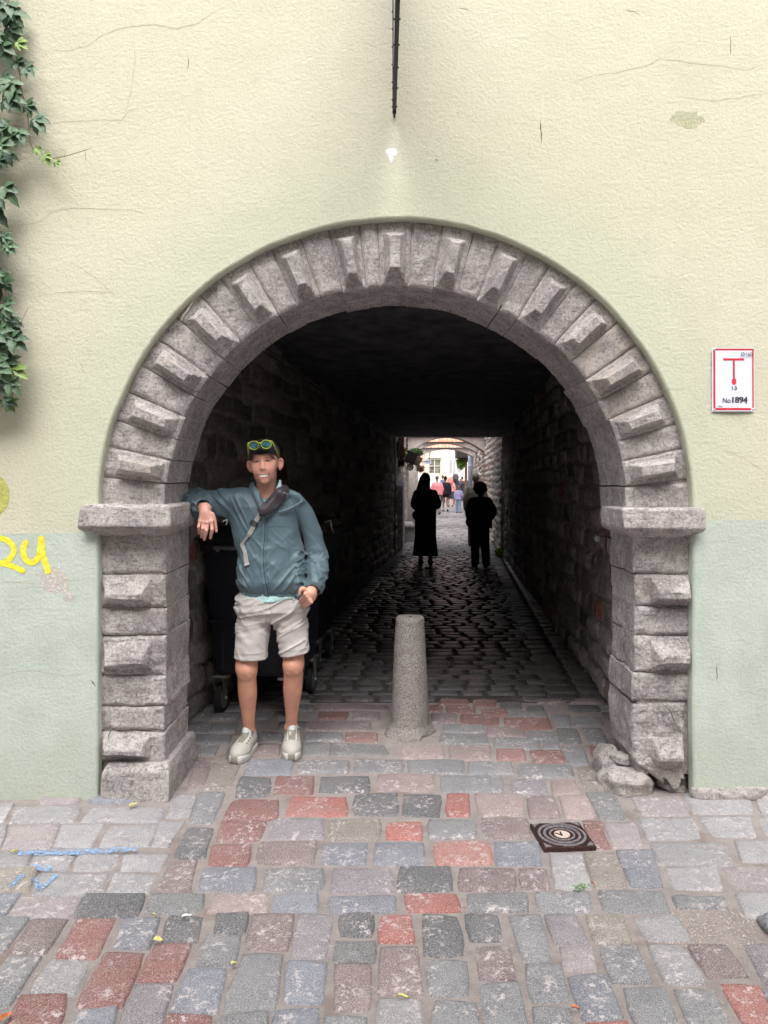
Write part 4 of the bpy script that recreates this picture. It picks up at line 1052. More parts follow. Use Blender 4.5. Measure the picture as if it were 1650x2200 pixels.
# blue spray marks on the paving
M['blue'] = m_spray('blue_spray', (.18, .38, .68), .54)
def gstroke(pl, w0, w1):
    V = []; n = 30
    for i in range(n+1):
        t = i/n*(len(pl)-1); k = min(int(t), len(pl)-2); f = t-k; px = pl[k][0]*(1-f)+pl[k+1][0]*f; py = pl[k][1]*(1-f)+pl[k+1][1]*f
        w = (w0*(1-i/n)+w1*i/n)*(1.0+.12*math.sin(i*.9)); dx = pl[min(k+1, len(pl)-1)][0]-pl[k][0]; dy = pl[min(k+1, len(pl)-1)][1]-pl[k][1]; L = math.hypot(dx, dy)
        for s_ in (-1, 1):
            q = G(px-dy/L*w/2*s_, py+dx/L*w/2*s_, .0168); V.append(tuple(q))
    Q = [(2*i, 2*i+1, 2*i+3, 2*i+2) for i in range(n)]
    return V, Q
Vb = []; Qb = []
for a in (([(38, 1833), (130, 1831), (200, 1829)], 9, 12), ([(200, 1829), (250, 1826), (296, 1823)], 12, 9), ([(60, 1862), (110, 1866)], 12, 12), ([(22, 1906), (40, 1885), (58, 1875)], 9, 6), ([(74, 1885), (84, 1909), (100, 1897), (122, 1880)], 11, 7)):
    v, q = gstroke(*a); Qb += [tuple(i+len(Vb) for i in f) for f in q]; Vb += v
o = npmesh('paint_marks', Vb, Qb, M['blue'], smooth=False); tag(o, 'sprayed blue line and arrow marks on the pale paving by the left wall', 'paint marks')

# ================================================================ CREEPER ON THE LEFT
cr = thing('climbing_plant', 'dark green creeper with five-fingered leaves hanging down the left edge of the wall', 'plant', (-1.85, 3.6, 2.5))
def leafmat(name, c0, c1):
    t = NT(name); n = t.noise(30, 4); oi = t.n('ShaderNodeNewGeometry'); r = oi.outputs['Random Per Island']
    c = t.mix(r, c0, c1); c = t.mix(t.ramp(n, .35, .7, 0, .4), c, tuple(x*1.7 for x in c1)); t.b.inputs['Specular IOR Level'].default_value = .6
    t.out(c, .5, t.bump(n, .004)); return t.mat
M['ivy'] = leafmat('creeper_leaf', (.022, .058, .030), (.075, .15, .065)); M['ivy_y'] = leafmat('young_creeper_leaf', (.10, .18, .03), (.20, .30, .06))
LV = {'a': MB(), 'y': MB()}; STM = MB()
def leaflet(mb, p, d, up, L, W):
    d = Vector(d).normalized(); up = Vector(up); s = d.cross(up).normalized(); nrm = s.cross(d).normalized(); p = Vector(p); vs = []; n = 7
    for i in range(n+1):
        t = i/n; w = W*(math.sin(math.pi*t**.75)*.55)*(1+(.18 if i % 2 else -.1)); c = p+d*L*t-nrm*(.18*L*t*t)
        vs += [c-s*w+nrm*w*.35, c, c+s*w+nrm*w*.35]
    fs = [(3*i+j, 3*i+3+j, 3*i+4+j, 3*i+1+j) for i in range(n) for j in (0, 1)]; mb.add(vs, fs)
def creeper_leaf(px, py, size, ang, key='a', Y=None):
    Y = Y or random.uniform(3.48, 3.60); c = P(px, py, Y); mb = LV[key]
    tilt = random.uniform(-.5, .15); size *= random.uniform(.85, 1.4)
    for k, (da, s_) in enumerate(((0, 1), (.62, .85), (-.62, .85), (1.35, .6), (-1.35, .6))):
        a = ang+da; d = (math.cos(a), tilt*.5+random.uniform(-.35, .1), math.sin(a)); leaflet(mb, c, d, (random.uniform(-.3, .3), -1, .35), size*s_*random.uniform(.85, 1.1), size*.42*s_)
    STM.tube([tuple(c), tuple(c+np.array((-.03*math.cos(ang), .03, -.03*math.sin(ang))))], .0012, 4, cap=False)
R_ = random.uniform
for i in range(115):
    py = R_(-260, 400); px = R_(-190, 30 if py < 230 else 4); creeper_leaf(px, py, R_(.075, .11), R_(-1.9, -.5) if R_(0, 1) < .8 else R_(-3, 0))
for i in range(60): creeper_leaf(R_(-190, -8), R_(400, 620), R_(.07, .10), R_(-1.9, -.6))
for i in range(90): creeper_leaf(R_(-190, 22), R_(640, 860), R_(.07, .10), R_(-1.7, -.2))
for (a, b, s_, an, k_) in ((15, 20, .1, -.9, 'a'), (22, 60, .11, -1.1, 'a'), (38, 90, .06, -.6, 'y'), (35, 130, .085, -.8, 'a'), (55, 145, .07, -.8, 'a'), (25, 175, .08, -1.6, 'a'), (20, 210, .09, -.9, 'a'), (58, 225, .07, -.6, 'a'), (75, 255, .09, -.9, 'a'),
        (40, 280, .085, -1.7, 'a'), (20, 270, .07, -2.6, 'a'), (78, 318, .06, -.9, 'y'), (98, 332, .055, -1.2, 'y'), (122, 345, .05, -1.3, 'y'), (8, 300, .08, -1, 'a'), (15, 330, .08, -1.1, 'a'), (10, 400, .08, -1, 'a'), (8, 505, .06, -1, 'a'), (14, 525, .08, -.8, 'a'), (10, 650, .06, 0, 'a'), (22, 690, .07, -1, 'a'), (25, 725, .08, -.7, 'a'), (12, 760, .08, -1, 'a'), (28, 790, .07, -.6, 'y'), (18, 820, .08, -.8, 'a'), (20, 860, .08, -1.2, 'y'), (12, 610, .05, 1, 'a')):
    creeper_leaf(a, b, s_, an, k_, Y=R_(3.5, 3.58))
def stem(pts, r=.003, Y=3.57): STM.tube([tuple(P(x, y, Y)) for x, y in pts], [r*(1-.6*i/len(pts)) for i in range(len(pts))], 5)
stem([(15, -40), (22, 60), (38, 130), (48, 200), (60, 250), (64, 300), (72, 325), (108, 341), (140, 336), (185, 322)], .0035)
stem([(185, 322), (196, 318), (204, 330)], .001); stem([(138, 336), (142, 325), (128, 320)], .0012); stem([(183, 322), (184, 345)], .0012)
stem([(20, 690), (44, 695), (60, 662)], .002); stem([(42, 695), (30, 680)], .0015); stem([(5, 620), (18, 680), (20, 780), (28, 860)], .003)
for i in range(9): stem([(R_(20, 60), 100+i*28), (R_(40, 75), 112+i*28), (R_(30, 60), 120+i*28)], .0009)
LV['a'].build('leaves', M['ivy'], cr, smooth=True)['kind'] = 'stuff'; LV['y'].build('young_leaves', M['ivy_y'], cr, smooth=True)['kind'] = 'stuff'
_st = STM.build('stem', simple('creeper_stem', (.16, .085, .04), .7), cr, smooth=True); _st['kind'] = 'stuff'

# ================================================================ WASTE CONTAINERS
M['bin'] = simple('dark_plastic', (.014, .016, .026), .42, nsc=60, amp=.2, bmp=.0006)
M['binlid'] = simple('dark_lid_plastic', (.008, .009, .013), .55, bmp=.0006)
M['rubber'] = simple('rubber', (.018, .018, .018), .7); M['rim'] = simple('grey_rim', (.14, .14, .15), .5)
M['label_w'] = simple('worn_label', (.4, .42, .38), .6)
def bin_(x, y, rz, label, W=.74, D=1.05, H=1.20):
    r = thing('waste_container', label, 'waste container', (x, y, 0), 'dark wheeled waste containers inside the passage', rz)
    z0 = .27
    def rr(w, d, z, ri=.07, n=5):
        pts = []
        for (sx_, sy_, a0) in ((1, 1, 0), (-1, 1, 90), (-1, -1, 180), (1, -1, 270)):
            for k in range(n+1): a = math.radians(a0+90*k/n); pts.append((sx_*(w/2-ri)+ri*math.cos(a), D/2+sy_*(d/2-ri)+ri*math.sin(a), z))
        return pts
    mb = MB(); lv = [rr(W*.78, D*.78, z0), rr(W*.84, D*.84, z0+.03), rr(W*.9, D*.92, z0+.45), rr(W*.98, D*.99, z0+.82), rr(W*1.04, D*1.04, z0+.83), rr(W*1.04, D*1.04, z0+.88)]
    n = len(lv[0]); vs = [v for l in lv for v in l]; fs = [(i*n+k, i*n+(k+1) % n, (i+1)*n+(k+1) % n, (i+1)*n+k) for i in range(len(lv)-1) for k in range(n)]+[tuple(range(n-1, -1, -1)), tuple((len(lv)-1)*n+k for k in range(n))]
    mb.add(vs, fs)
    for k in range(4):   # ribs on the front and the side
        xx = -W*.3+k*W*.2; mb.box(xx-.012, xx+.012, D*.5-D*.5*.86-.012, D*.1, z0+.05, z0+.8)
    mb.box(-W*.42, W*.42, .03, .09, z0+.36, z0+.375)
    mb.build('body', M['bin'], r, local=True, bevel=.004)
    mb = MB(); mb.mi = 0
    lv = [rr(W*1.06, D*1.06, z0+.882), rr(W*1.06, D*1.06, z0+.91), rr(W*.96, D*.94, z0+.96), rr(W*.6, D*.6, z0+1.0)]
    vs = [v for l in lv for v in l]; fs = [(i*n+k, i*n+(k+1) % n, (i+1)*n+(k+1) % n, (i+1)*n+k) for i in range(3) for k in range(n)]+[tuple(range(n-1, -1, -1)), tuple(3*n+k for k in range(n))]
    mb.add(vs, fs); mb.build('lid', M['binlid'], r, local=True, bevel=.003)
    mb = MB(); mb.tube([(-W*.3, -.03, z0+.84), (-W*.3, -.09, z0+.86), (W*.3, -.09, z0+.86), (W*.3, -.03, z0+.84)], .012, 8)
    mb.tube([(W*.45, .1, z0+.95), (W*.56, .1, z0+.97), (W*.58, .1, z0+.9), (W*.58, .16, z0+.86)], .008, 8)
    mb.build('handle', M['steel'], r, local=True, smooth=True)
    for (wx, wy_) in ((-W*.33, .12), (W*.33, .12), (-W*.33, D-.12), (W*.33, D-.12)):
        s_ = 1 if wx > 0 else -1
        wm = MB(); wx2 = wx+s_*.02
        def wheel(mb, r0, r1, w, cx=wx2, cy=wy_+.03, n=28):
            vs = []
            for xx, rr_ in ((-w, r0), (-w, r1*.94), (-w*.7, r1), (w*.7, r1), (w, r1*.94), (w, r0)):
                for k in range(n): a = 2*math.pi*k/n; vs.append((cx+xx, cy+rr_*math.cos(a), .1+rr_*math.sin(a)))
            mb.add(vs, [(j*n+k, j*n+(k+1) % n, (j+1)*n+(k+1) % n, (j+1)*n+k) for j in range(5) for k in range(n)]+[tuple(range(n)), tuple(5*n+k for k in range(n))])
        wheel(wm, .07, .1, .022); wo_ = wm.build('wheel', M['rubber'], r, local=True, smooth=False)
        rm = MB(); wheel(rm, .02, .072, .024); rm.build('rim', M['rim'], wo_, local=True)
        bk = MB()
        for o_ in (-.032, .032): bk.prism([(wy_-.05, z0+.0), (wy_+.07, z0+.0), (wy_+.05, .09), (wy_+.02, .085)], wx2+o_-.002, wx2+o_+.002, 'x')
        bk.box(wx-.05, wx+.06, wy_-.07, wy_+.08, z0-.012, z0+.002); bk.tube([(wx2-.04, wy_+.03, .1), (wx2+.04, wy_+.03, .1)], .01, 8)
        bk.build('caster_bracket', M['steel'], r, local=True)
    return r
b1 = bin_(-.875, 4.84, -math.atan(.14), 'dark blue wheeled waste container right behind the leaning man', W=.68, D=.78)
b2 = bin_(-.79, 5.95, -math.atan(.14), 'black wheeled waste container farther in, its handle showing right of the man', W=.62, D=.7, H=1.2)
mb = MB(); mb.box(.30, .362, .0, .012, .93, .95); 
# ================================================================ BEYOND THE PASSAGE
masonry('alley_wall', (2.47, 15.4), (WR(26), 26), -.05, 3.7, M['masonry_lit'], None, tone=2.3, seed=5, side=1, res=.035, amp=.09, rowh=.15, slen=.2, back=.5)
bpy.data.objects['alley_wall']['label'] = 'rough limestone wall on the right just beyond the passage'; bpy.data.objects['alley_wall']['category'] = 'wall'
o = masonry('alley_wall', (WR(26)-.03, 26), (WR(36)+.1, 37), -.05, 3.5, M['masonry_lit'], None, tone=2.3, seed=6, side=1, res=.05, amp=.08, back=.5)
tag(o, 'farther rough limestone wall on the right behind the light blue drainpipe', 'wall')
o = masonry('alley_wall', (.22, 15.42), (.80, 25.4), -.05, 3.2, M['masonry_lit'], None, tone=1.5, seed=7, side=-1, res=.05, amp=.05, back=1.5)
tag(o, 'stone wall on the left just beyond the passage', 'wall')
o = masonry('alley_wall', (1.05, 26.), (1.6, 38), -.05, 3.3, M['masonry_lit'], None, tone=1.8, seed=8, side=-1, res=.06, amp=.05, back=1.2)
tag(o, 'far left limestone wall under the tiled arches', 'wall')
# stone piers carrying the arches, right side, and three tiled buttress arches
M['arch_render'] = simple('weathered_render', (.42, .36, .34), .9, nsc=5, amp=.2, bmp=.01)
def tile_mat():
    t = NT('clay_tile'); n = t.noise(9, 4); r = t.n('ShaderNodeNewGeometry').outputs['Random Per Island']
    return t.out(t.mix(r, (.58, .24, .16), (.74, .40, .29)), .8, t.bump(n, .01))
M['tile'] = tile_mat()
for i, (Y_, apex, x0, x1) in enumerate(((22.5, 2.85, .72, WR(22.5)), (28.7, 2.955, 1.0, 3.72), (33.6, 2.94, 1.5, 4.15))):
    a = thing('buttress_arch', ['nearest', 'middle', 'farthest'][i]+' flat stone arch with a clay tile top spanning the alley', 'arch', ((x0+x1)/2, Y_, 0), 'tiled arches across the alley')
    mb = MB(); n = 20; vs = []; cx = (x0+x1)/2; hw = (x1-x0)/2
    sag = .42 if i else .5
    for k in range(n+1):
        u = -1+2*k/n; zb = apex-sag*(1-math.sqrt(max(0, 1-(u*.97)**2))) if False else apex-sag*u*u; zt = apex+.075-.06*u*u
        for (yy, zz) in ((Y_, zb), (Y_, zt), (Y_+.6, zt), (Y_+.6, zb)): vs.append((cx+u*hw, yy, zz))
    fs = [(4*k+j, 4*k+(j+1) % 4, 4*k+4+(j+1) % 4, 4*k+4+j) for k in range(n) for j in range(4)]+[(0, 1, 2, 3), (4*n+3, 4*n+2, 4*n+1, 4*n)]
    mb.add(vs, fs)
    if i: mb.box(x1-.1, x1+.5, Y_, Y_+.6, 0, apex); mb.box(x0-.5, x0+.05, Y_, Y_+.6, 0, apex)
    mb.build('arch_body', M['arch_render'], a)
    mb = MB(); xx = x0-.05
    while xx < x1:
        for r_ in range(3):
            yb = Y_-.16+r_*.28; zb = apex+.075+r_*.17
            pts = []
            for k in range(7):
                an = math.pi*k/6; pts.append((xx+.085-.085*math.cos(an), .045*math.sin(an)))
            vs = [(p[0], yb, zb+p[1]) for p in pts]+[(p[0], yb+.34, zb+.20+p[1]) for p in pts]+[(p[0], yb, zb+p[1]-.02) for p in pts]
            mb.add(vs, [(k, k+1, 8+k, 7+k) for k in range(6)]+[(14+k, 15+k, k+1, k) for k in range(6)])
        xx += .165
    mb.build('roof_tiles', M['tile'], a)
    mb = MB(); mb.box(x0, x1, Y_+.001, Y_+.9, apex+.03, apex+.07); mb.build('eave_board', M['arch_render'], a)
def simple_thing(mb, name, mats, label, cat, group=None, **kw):
    o = mb.build(name, mats, **kw); return tag(o, label, cat, group)
M['white_wood'] = simple('pale_slab', (.55, .53, .55), .85, nsc=18, amp=.35, bmp=.004)
# arched pale slab on the left passage wall
mb = MB(); ys0, ys1 = 15.0, 17.6
def wl2(y): return .19+.14*(y-15.2)
# on the alley wall
def wall_pt(y, z, off): 
    x = .22+(y-15.42)*.0581+off; return (x, y, z)
pl = []; n = 12
yA, yB = 15.75, 17.1
prof = [(yA, .12), (yA, 1.35)]+[((yA+yB)/2-(yB-yA)/2*math.cos(math.pi*k/n), 1.35+.33*math.sin(math.pi*k/n)) for k in range(1, n)]+[(yB, 1.35), (yB, .12)]
vs = [wall_pt(y, z, .16) for y, z in prof]+[wall_pt(y, z, .02) for y, z in prof]; m = len(prof)
mb.add(vs, [tuple(range(m)), tuple(range(2*m-1, m-1, -1))]+[(i, m+i, m+(i+1) % m, (i+1) % m) for i in range(m)])
simple_thing(mb, 'tomb_slab', M['white_wood'], 'pale round-topped stone slab standing against the left wall just past the passage', 'stone slab', bevel=.01)
# window box with timber frame, upper left
M['brown_wood'] = simple('red_brown_timber', (.16, .06, .05), .6, nsc=12, amp=.3); M['dark_wood'] = simple('dark_stained_board', (.02, .014, .013), .6); M['box_wood'] = simple('brown_planter_wood', (.20, .12, .10), .6, nsc=14, amp=.3)
M['glass'] = simple('dim_glass', (.25, .24, .24), .15, bmp=0)
w_ = thing('window', 'red brown timber window high on the left wall just beyond the passage', 'window', (.5, 16.5, 2.0))
mb = MB(); mb.box(.30, .36, 16.0, 17.4, 1.98, 2.72); mb.build('pane', M['glass'], w_)
mb = MB()
for y in (15.95, 16.65, 17.35): mb.box(.33, .43, y, y+.12, 1.9, 2.75)
mb.box(.33, .44, 15.95, 17.47, 1.86, 1.96); mb.build('frame', M['brown_wood'], w_)
f1 = thing('planter_box', 'black flower box hanging on the left beyond the passage, nearer of two', 'planter', (.85, 18, 2.0), 'hanging flower boxes'); f2 = thing('planter_box', 'brown flower box hanging on the left beyond the passage, farther of two', 'planter', (1.05, 18.3, 1.9), 'hanging flower boxes')
R1 = Matrix.Rotation(.35, 3, 'Y')
q = P(882.5, 983, 17.6); mb = MB(); mb.box(-.13, .13, -.15, .15, -.14, .14, R1, q); mb.build('box', M['dark_wood'], f1, bevel=.01)
q2 = P(896, 990, 18.4); mb = MB(); mb.box(-.10, .10, -.15, .15, -.12, .12, Matrix.Rotation(.5, 3, 'Y'), q2); mb.build('box', M['box_wood'], f2, bevel=.01)
M['bush'] = leafmat('flower_foliage', (.03, .09, .03), (.09, .20, .05)); M['bush_y'] = leafmat('hanging_flowers', (.16, .14, .03), (.30, .16, .08))
def clump(name, c, r, n, mat, par=None, s=.05):
    mb = MB()
    for i in range(n):
        d = Vector((random.gauss(0, 1), random.gauss(0, 1), random.gauss(0, 1))).normalized()*random.uniform(.3, 1)
        p = Vector(c)+Vector((d.x*r[0], d.y*r[1], d.z*r[2])); leaflet(mb, p, (random.gauss(0, 1), random.gauss(0, 1), random.gauss(-.2, 1)), (random.gauss(0, 1), -1, .3), s*random.uniform(.7, 1.3), s*.8)
    return mb.build(name, mat, par)
q = P(893, 970, 18); clump('foliage', q, (.16, .15, .08), 260, M['bush'], f1); q = P(900, 974, 18.4); clump('foliage', q, (.10, .12, .08), 140, M['bush'], f2)
o = clump('wall_plant', P(868, 972, 17), (.06, .3, .12), 160, M['ivy_y']); tag(o, 'light green plant on the left wall above the black flower box', 'plant')
o = clump('hanging_plant', P(903, 1007, 24), (.14, .12, .12), 260, M['bush_y']); tag(o, 'hanging basket of yellow and red flowers above the white van', 'plant')
# wrought iron ring sign
rs = thing('round_sign', 'small round wrought iron sign hanging under the black flower box', 'sign', tuple(P(881, 1003, 17.5)))
c = P(881, 1003.5, 17.5); mb = MB(); mb.tube([(c[0]+.075*math.cos(a), c[1], c[2]+.075*math.sin(a)) for a in np.linspace(0, 2*math.pi, 25)], .009, 6, cap=False)
mb.tube([(c[0]-.09, c[1], c[2]+.09), (c[0]+.05, c[1], c[2]+.13), (c[0]+.16, c[1], c[2]+.06)], .007, 5); mb.build('ring', M['black_iron'], rs, smooth=True)
mb = MB(); mb.prism([(c[0]+.068*math.cos(a), c[2]+.068*math.sin(a)) for a in np.linspace(0, 2*math.pi, 24, endpoint=False)], c[1]-.006, c[1]+.006); mb.build('disc', simple('pale_disc', (.5, .49, .44), .7, nsc=60, amp=.6), rs)
# step / bench
mb = MB(); q = G(885, 1160); mb.box(q[0]-.35, q[0]+.04, 18.6, 20.3, 0, .36); mb.box(q[0]-.36, q[0]+.05, 18.55, 20.35, .36, .42)
simple_thing(mb, 'stone_bench', simple('grey_stone_block', (.33, .32, .31), .85, nsc=20, amp=.3, bmp=.008), 'grey stone block bench at the left wall beyond the passage', 'bench', bevel=.02)
# planter on the right with pale top
mb = MB(); X_ = G(1062, 1155)[0]; YY = 20.1; mb.box(P(1054, 0, YY)[0], P(1070, 0, YY)[0]+.1, YY, YY+1, 0, .43); b_ = thing('wooden_planter', 'brown box with a white top against the right wall past the curly haired woman', 'planter', (3, YY, 0))
mb.build('box', M['box_wood'], b_); mb = MB(); mb.box(P(1056, 0, YY)[0], P(1070, 0, YY)[0]+.12, YY-.03, YY+1.03, .435, .62); mb.build('top', simple('white_cloth_top', (.8, .8, .8), .7), b_)
o = clump('grass_tuft', (2.40, 15.2, .06), (.10, .30, .09), 300, leafmat('fresh_grass', (.12, .28, .02), (.3, .5, .05)), s=.07); tag(o, 'bright green grass tuft at the foot of the right wall at the passage mouth', 'grass')
# drainpipe
mb = MB(); q = P(1009.5, 0, 36); mb.tube([(q[0], 36, 0), (q[0], 36, 6)], .095, 14)
for z in (.8, 2.2, 4): mb.tube([(q[0], 36, z), (q[0], 36, z+.06)], .11, 14)
simple_thing(mb, 'drainpipe', simple('light_blue_pipe', (.50, .58, .70), .5), 'thick light blue drainpipe on the right side of the alley', 'pipe', smooth=True)
# dark timber bay / box with bracket, right
mb = MB(); a0 = P(980, 966, 38); a1 = P(1006, 984, 38); mb.box(a0[0], a1[0]+.2, 37.6, 38.6, a1[2], a0[2]+.1)
mb.prism([(a0[0], a1[2]), (a1[0]+.2, a1[2]), (a1[0]+.2, a1[2]-.25)], 37.7, 38.5)
simple_thing(mb, 'timber_bay', M['dark_wood'], 'dark timber canopy projecting over the alley from the right', 'canopy')
mb = MB(); a0 = P(999, 960, 39); a1 = P(1004, 960, 39); mb.box(a0[0], a1[0], 39, 39.2, 0, 5); simple_thing(mb, 'timber_post', M['box_wood'], 'brown timber post beside the light blue drainpipe', 'post')
o = clump('vine', P(990, 995, 38.3), (.26, .3, .30), 420, M['ivy_y'], s=.11); tag(o, 'bright green vine hanging below the dark timber canopy', 'plant')
# far buildings
M['cream_wall'] = simple('cream_render', (.82, .68, .50), .9, nsc=3, amp=.1, bmp=.003); M['white_wall'] = simple('white_render', (.85, .83, .80), .9, nsc=3, amp=.06, bmp=.003)
M['win_frame'] = simple('olive_white_frame', (.55, .53, .40), .6, bmp=0); M['shop_glass'] = simple('shop_glass', (.16, .15, .12), .2, nsc=2, amp=.5, bmp=0)
YB = 58
def XB(px, Y=YB): return P(px, 0, Y)[0]
def ZB(py, Y=YB): return P(0, py, Y)[2]
fb = thing('cream_house', 'cream house at the far end of the alley with a four-pane window', 'house', (XB(935), YB, 0))
mb = MB(); mb.box(XB(914), XB(961), YB, YB+8, 0, 12); mb.build('wall', M['cream_wall'], fb)
mb = MB(); mb.box(XB(922), XB(946), YB-.04, YB+.02, ZB(1016), ZB(987)); wn = mb.build('window', M['shop_glass'], fb)
mb = MB()
for x_ in (920.5, 932.5, 945.5): mb.box(XB(x_), XB(x_+1.8), YB-.1, YB-.045, ZB(1018), ZB(986))
for y_ in (986, 1000.5, 1017): mb.box(XB(920), XB(947), YB-.12, YB-.046, ZB(y_+1.5), ZB(y_))
mb.build('frame', M['win_frame'], wn)
mb = MB(); mb.box(XB(918), XB(949), YB-.2, YB, ZB(984.5), ZB(982.5)); mb.build('ledge', M['win_frame'], fb)
wb = thing('white_house', 'bright white house right of the cream house at the end of the alley', 'house', (XB(980, 66), 66, 0))
mb = MB(); mb.box(XB(955, 66), XB(1010, 66), 66, 74, 0, 14); mb.build('wall', M['white_wall'], wb)
for (a, b, c_, d) in ((966, 971, 988, 1016), (974, 978, 990, 1016), (983, 989, 1004, 1014)):
    mb = MB(); mb.box(XB(a, 66), XB(b, 66), 65.95, 66.02, ZB(d, 66), ZB(c_, 66)); mb.build('window', simple('pale_blue_window', (.42, .45, .50), .4, bmp=0), wb)
lb = thing('white_house', 'pale pink and white house at the far left behind the van', 'house', (XB(895, 62), 62, 0))
mb = MB(); mb.box(XB(840, 62), XB(913, 62), 62, 70, 0, 12); mb.build('wall', M['white_wall'], lb)
mb = MB(); mb.box(XB(906, 62), XB(909, 62), 61.95, 62.02, 0, 6); mb.build('pilaster', simple('pink_render', (.75, .5, .45), .9), lb)
for o_ in (bpy.data.objects.get('white_house'),): pass
# lantern + hanging sign
q = P(923, 968, 40); ln = thing('wall_lantern', 'small iron lantern hanging above the alley in front of the cream house', 'lantern', tuple(q))
mb = MB(); mb.lathe((q[0], q[1], q[2]-.22), [(.05, 0), (.11, .26), (.12, .28), (.03, .38), (.01, .45)], 6); mb.build('lantern_body', simple('lantern_glass', (.45, .40, .33), .3), ln); mb = MB(); mb.tube([(q[0], q[1], q[2]-.22), (q[0], q[1], q[2]-.6), (q[0]-1.2, q[1], q[2]-.6)], .025, 6); mb.build('bracket', M['black_iron'], ln)
q = P(920, 992, 42); mb = MB(); mb.box(q[0]-.16, q[0]+.16, 42, 42.04, q[2]-.14, q[2]+.14); mb.tube([(q[0], 42, q[2]+.14), (q[0], 42, q[2]+.35)], .01, 5); simple_thing(mb, 'hanging_sign', simple('blue_grey_board', (.28, .30, .38), .5), 'small blue grey hanging board left of the far window', 'sign')
# ---- van (seen from the front left corner)
M['van_white'] = simple('white_car_paint', (.85, .87, .88), .25, nsc=2, amp=.02, bmp=0); M['car_glass'] = simple('car_glass', (.03, .04, .045), .1, bmp=0)
VX = P(914, 0, 47)[0]; van = thing('van', 'white delivery van parked on the left of the far alley', 'van', (VX, 47, 0))
M['dark_trim'] = simple('dark_trim', (.02, .02, .022), .5)
side = [(47.0, .30), (47.0, .95), (47.15, 1.05), (47.75, 1.22), (48.3, 1.82), (48.7, 1.95), (51.2, 1.95), (51.4, 1.8), (51.45, .3)]
def vsec(x): 
    return side
mb = MB(); xs_ = [VX-1.02, VX-.95, VX-.80, VX+.80, VX+.95, VX+1.02]; zz = [-.25, -.06, 0, 0, -.06, -.25]; m = len(side); vs = []
for x_, dz in zip(xs_, zz):
    for (y_, z_) in side: vs.append((x_, y_+(abs(dz)*.6 if y_ < 48 else 0), z_+(dz if z_ > 1.3 else dz*.1)))
mb.add(vs, [(i*m+j, i*m+(j+1) % m, (i+1)*m+(j+1) % m, (i+1)*m+j) for i in range(5) for j in range(m)]+[tuple(range(m-1, -1, -1)), tuple(5*m+j for j in range(m))])
mb.build('body', M['van_white'], van, bevel=.03)
mb = MB(); mb.add([(VX-.8, 47.79, 1.25), (VX+.8, 47.79, 1.25), (VX+.72, 48.24, 1.79), (VX-.72, 48.24, 1.79)], [(0, 1, 2, 3)]); mb.build('windscreen', simple('pale_reflecting_glass', (.55, .62, .68), .2, bmp=0), van, solid=.02)
mb = MB(); mb.add([(VX-1.03, 48.0, 1.2), (VX-1.03, 49.0, 1.2), (VX-.99, 49.0, 1.62), (VX-.99, 48.5, 1.62)], [(0, 1, 2, 3)]); mb.build('side_window', M['car_glass'], van, solid=.02)
mb = MB(); a = P(884, 1040, 47)[0]; mb.add([(a-.02, 47.5, 1.08), (a+.36, 47.55, 1.08), (a+.22, 47.95, 1.55), (a+.10, 47.95, 1.55)], [(0, 1, 2, 3)]); mb.build('quarter_window', M['car_glass'], van, solid=.02)
mb = MB(); mb.box(VX-1.03, VX+1.03, 46.93, 47.4, .22, .55); mb.build('bumper', M['dark_trim'], van, bevel=.05)
for s_ in (-.78, .78):
    mb = MB(); mb.ball((VX+s_, 47.06, .82), .16, 12, (1.1, .5, .6)); mb.build('headlight', simple('headlight_glass', (.6, .62, .65), .15, bmp=0), van, smooth=True)
for y_ in (47.9, 50.6):
    for s_ in (-.93, .83):
        mb = MB(); mb.tube([(VX+s_, y_, .33), (VX+s_+.12, y_, .33)], .33, 20); mb.build('wheel', M['rubber'], van)
# dark car nose in front of the van, at left
car = thing('parked_car', 'dark car nose in front of the white van at the left of the alley', 'car', (VX-1.1, 44, 0))
mb = MB(); x0 = P(868, 0, 44)[0]; x1 = P(890, 0, 44)[0]; pr = [(43.8, .25), (43.75, .6), (44.1, .85), (45.2, .98), (45.9, 1.15), (45.9, .25)]
mb.prism(pr, x0-.9, x1-.1, 'x'); mb.build('body', simple('black_car_paint', (.02, .022, .025), .25, bmp=0), car, bevel=.06)
mb = MB(); mb.ball((x1-.25, 43.8, .66), .12, 10, (1.2, .4, .6)); mb.build('headlight', simple('headlight_clear', (.5, .5, .5), .15, bmp=0), car, smooth=True)
mb = MB()
for y_ in (44.4,):
    for s_ in (x0-.9, x1-.28): mb = MB(); mb.tube([(s_, y_, .3), (s_+.16, y_, .3)], .3, 18); mb.build('wheel', M['rubber'], car)
# building on the other side of the street, behind the camera
ob = thing('opposite_building', 'plain building on the near side of the street behind the viewer', 'building', (0, -3.6, 0))
mb = MB(); mb.box(-14, 14, -9, -3.6, 0, 8.0); mb.build('wall', simple('opposite_render', (.45, .42, .38), .9, nsc=2, amp=.15, bmp=.01), ob)
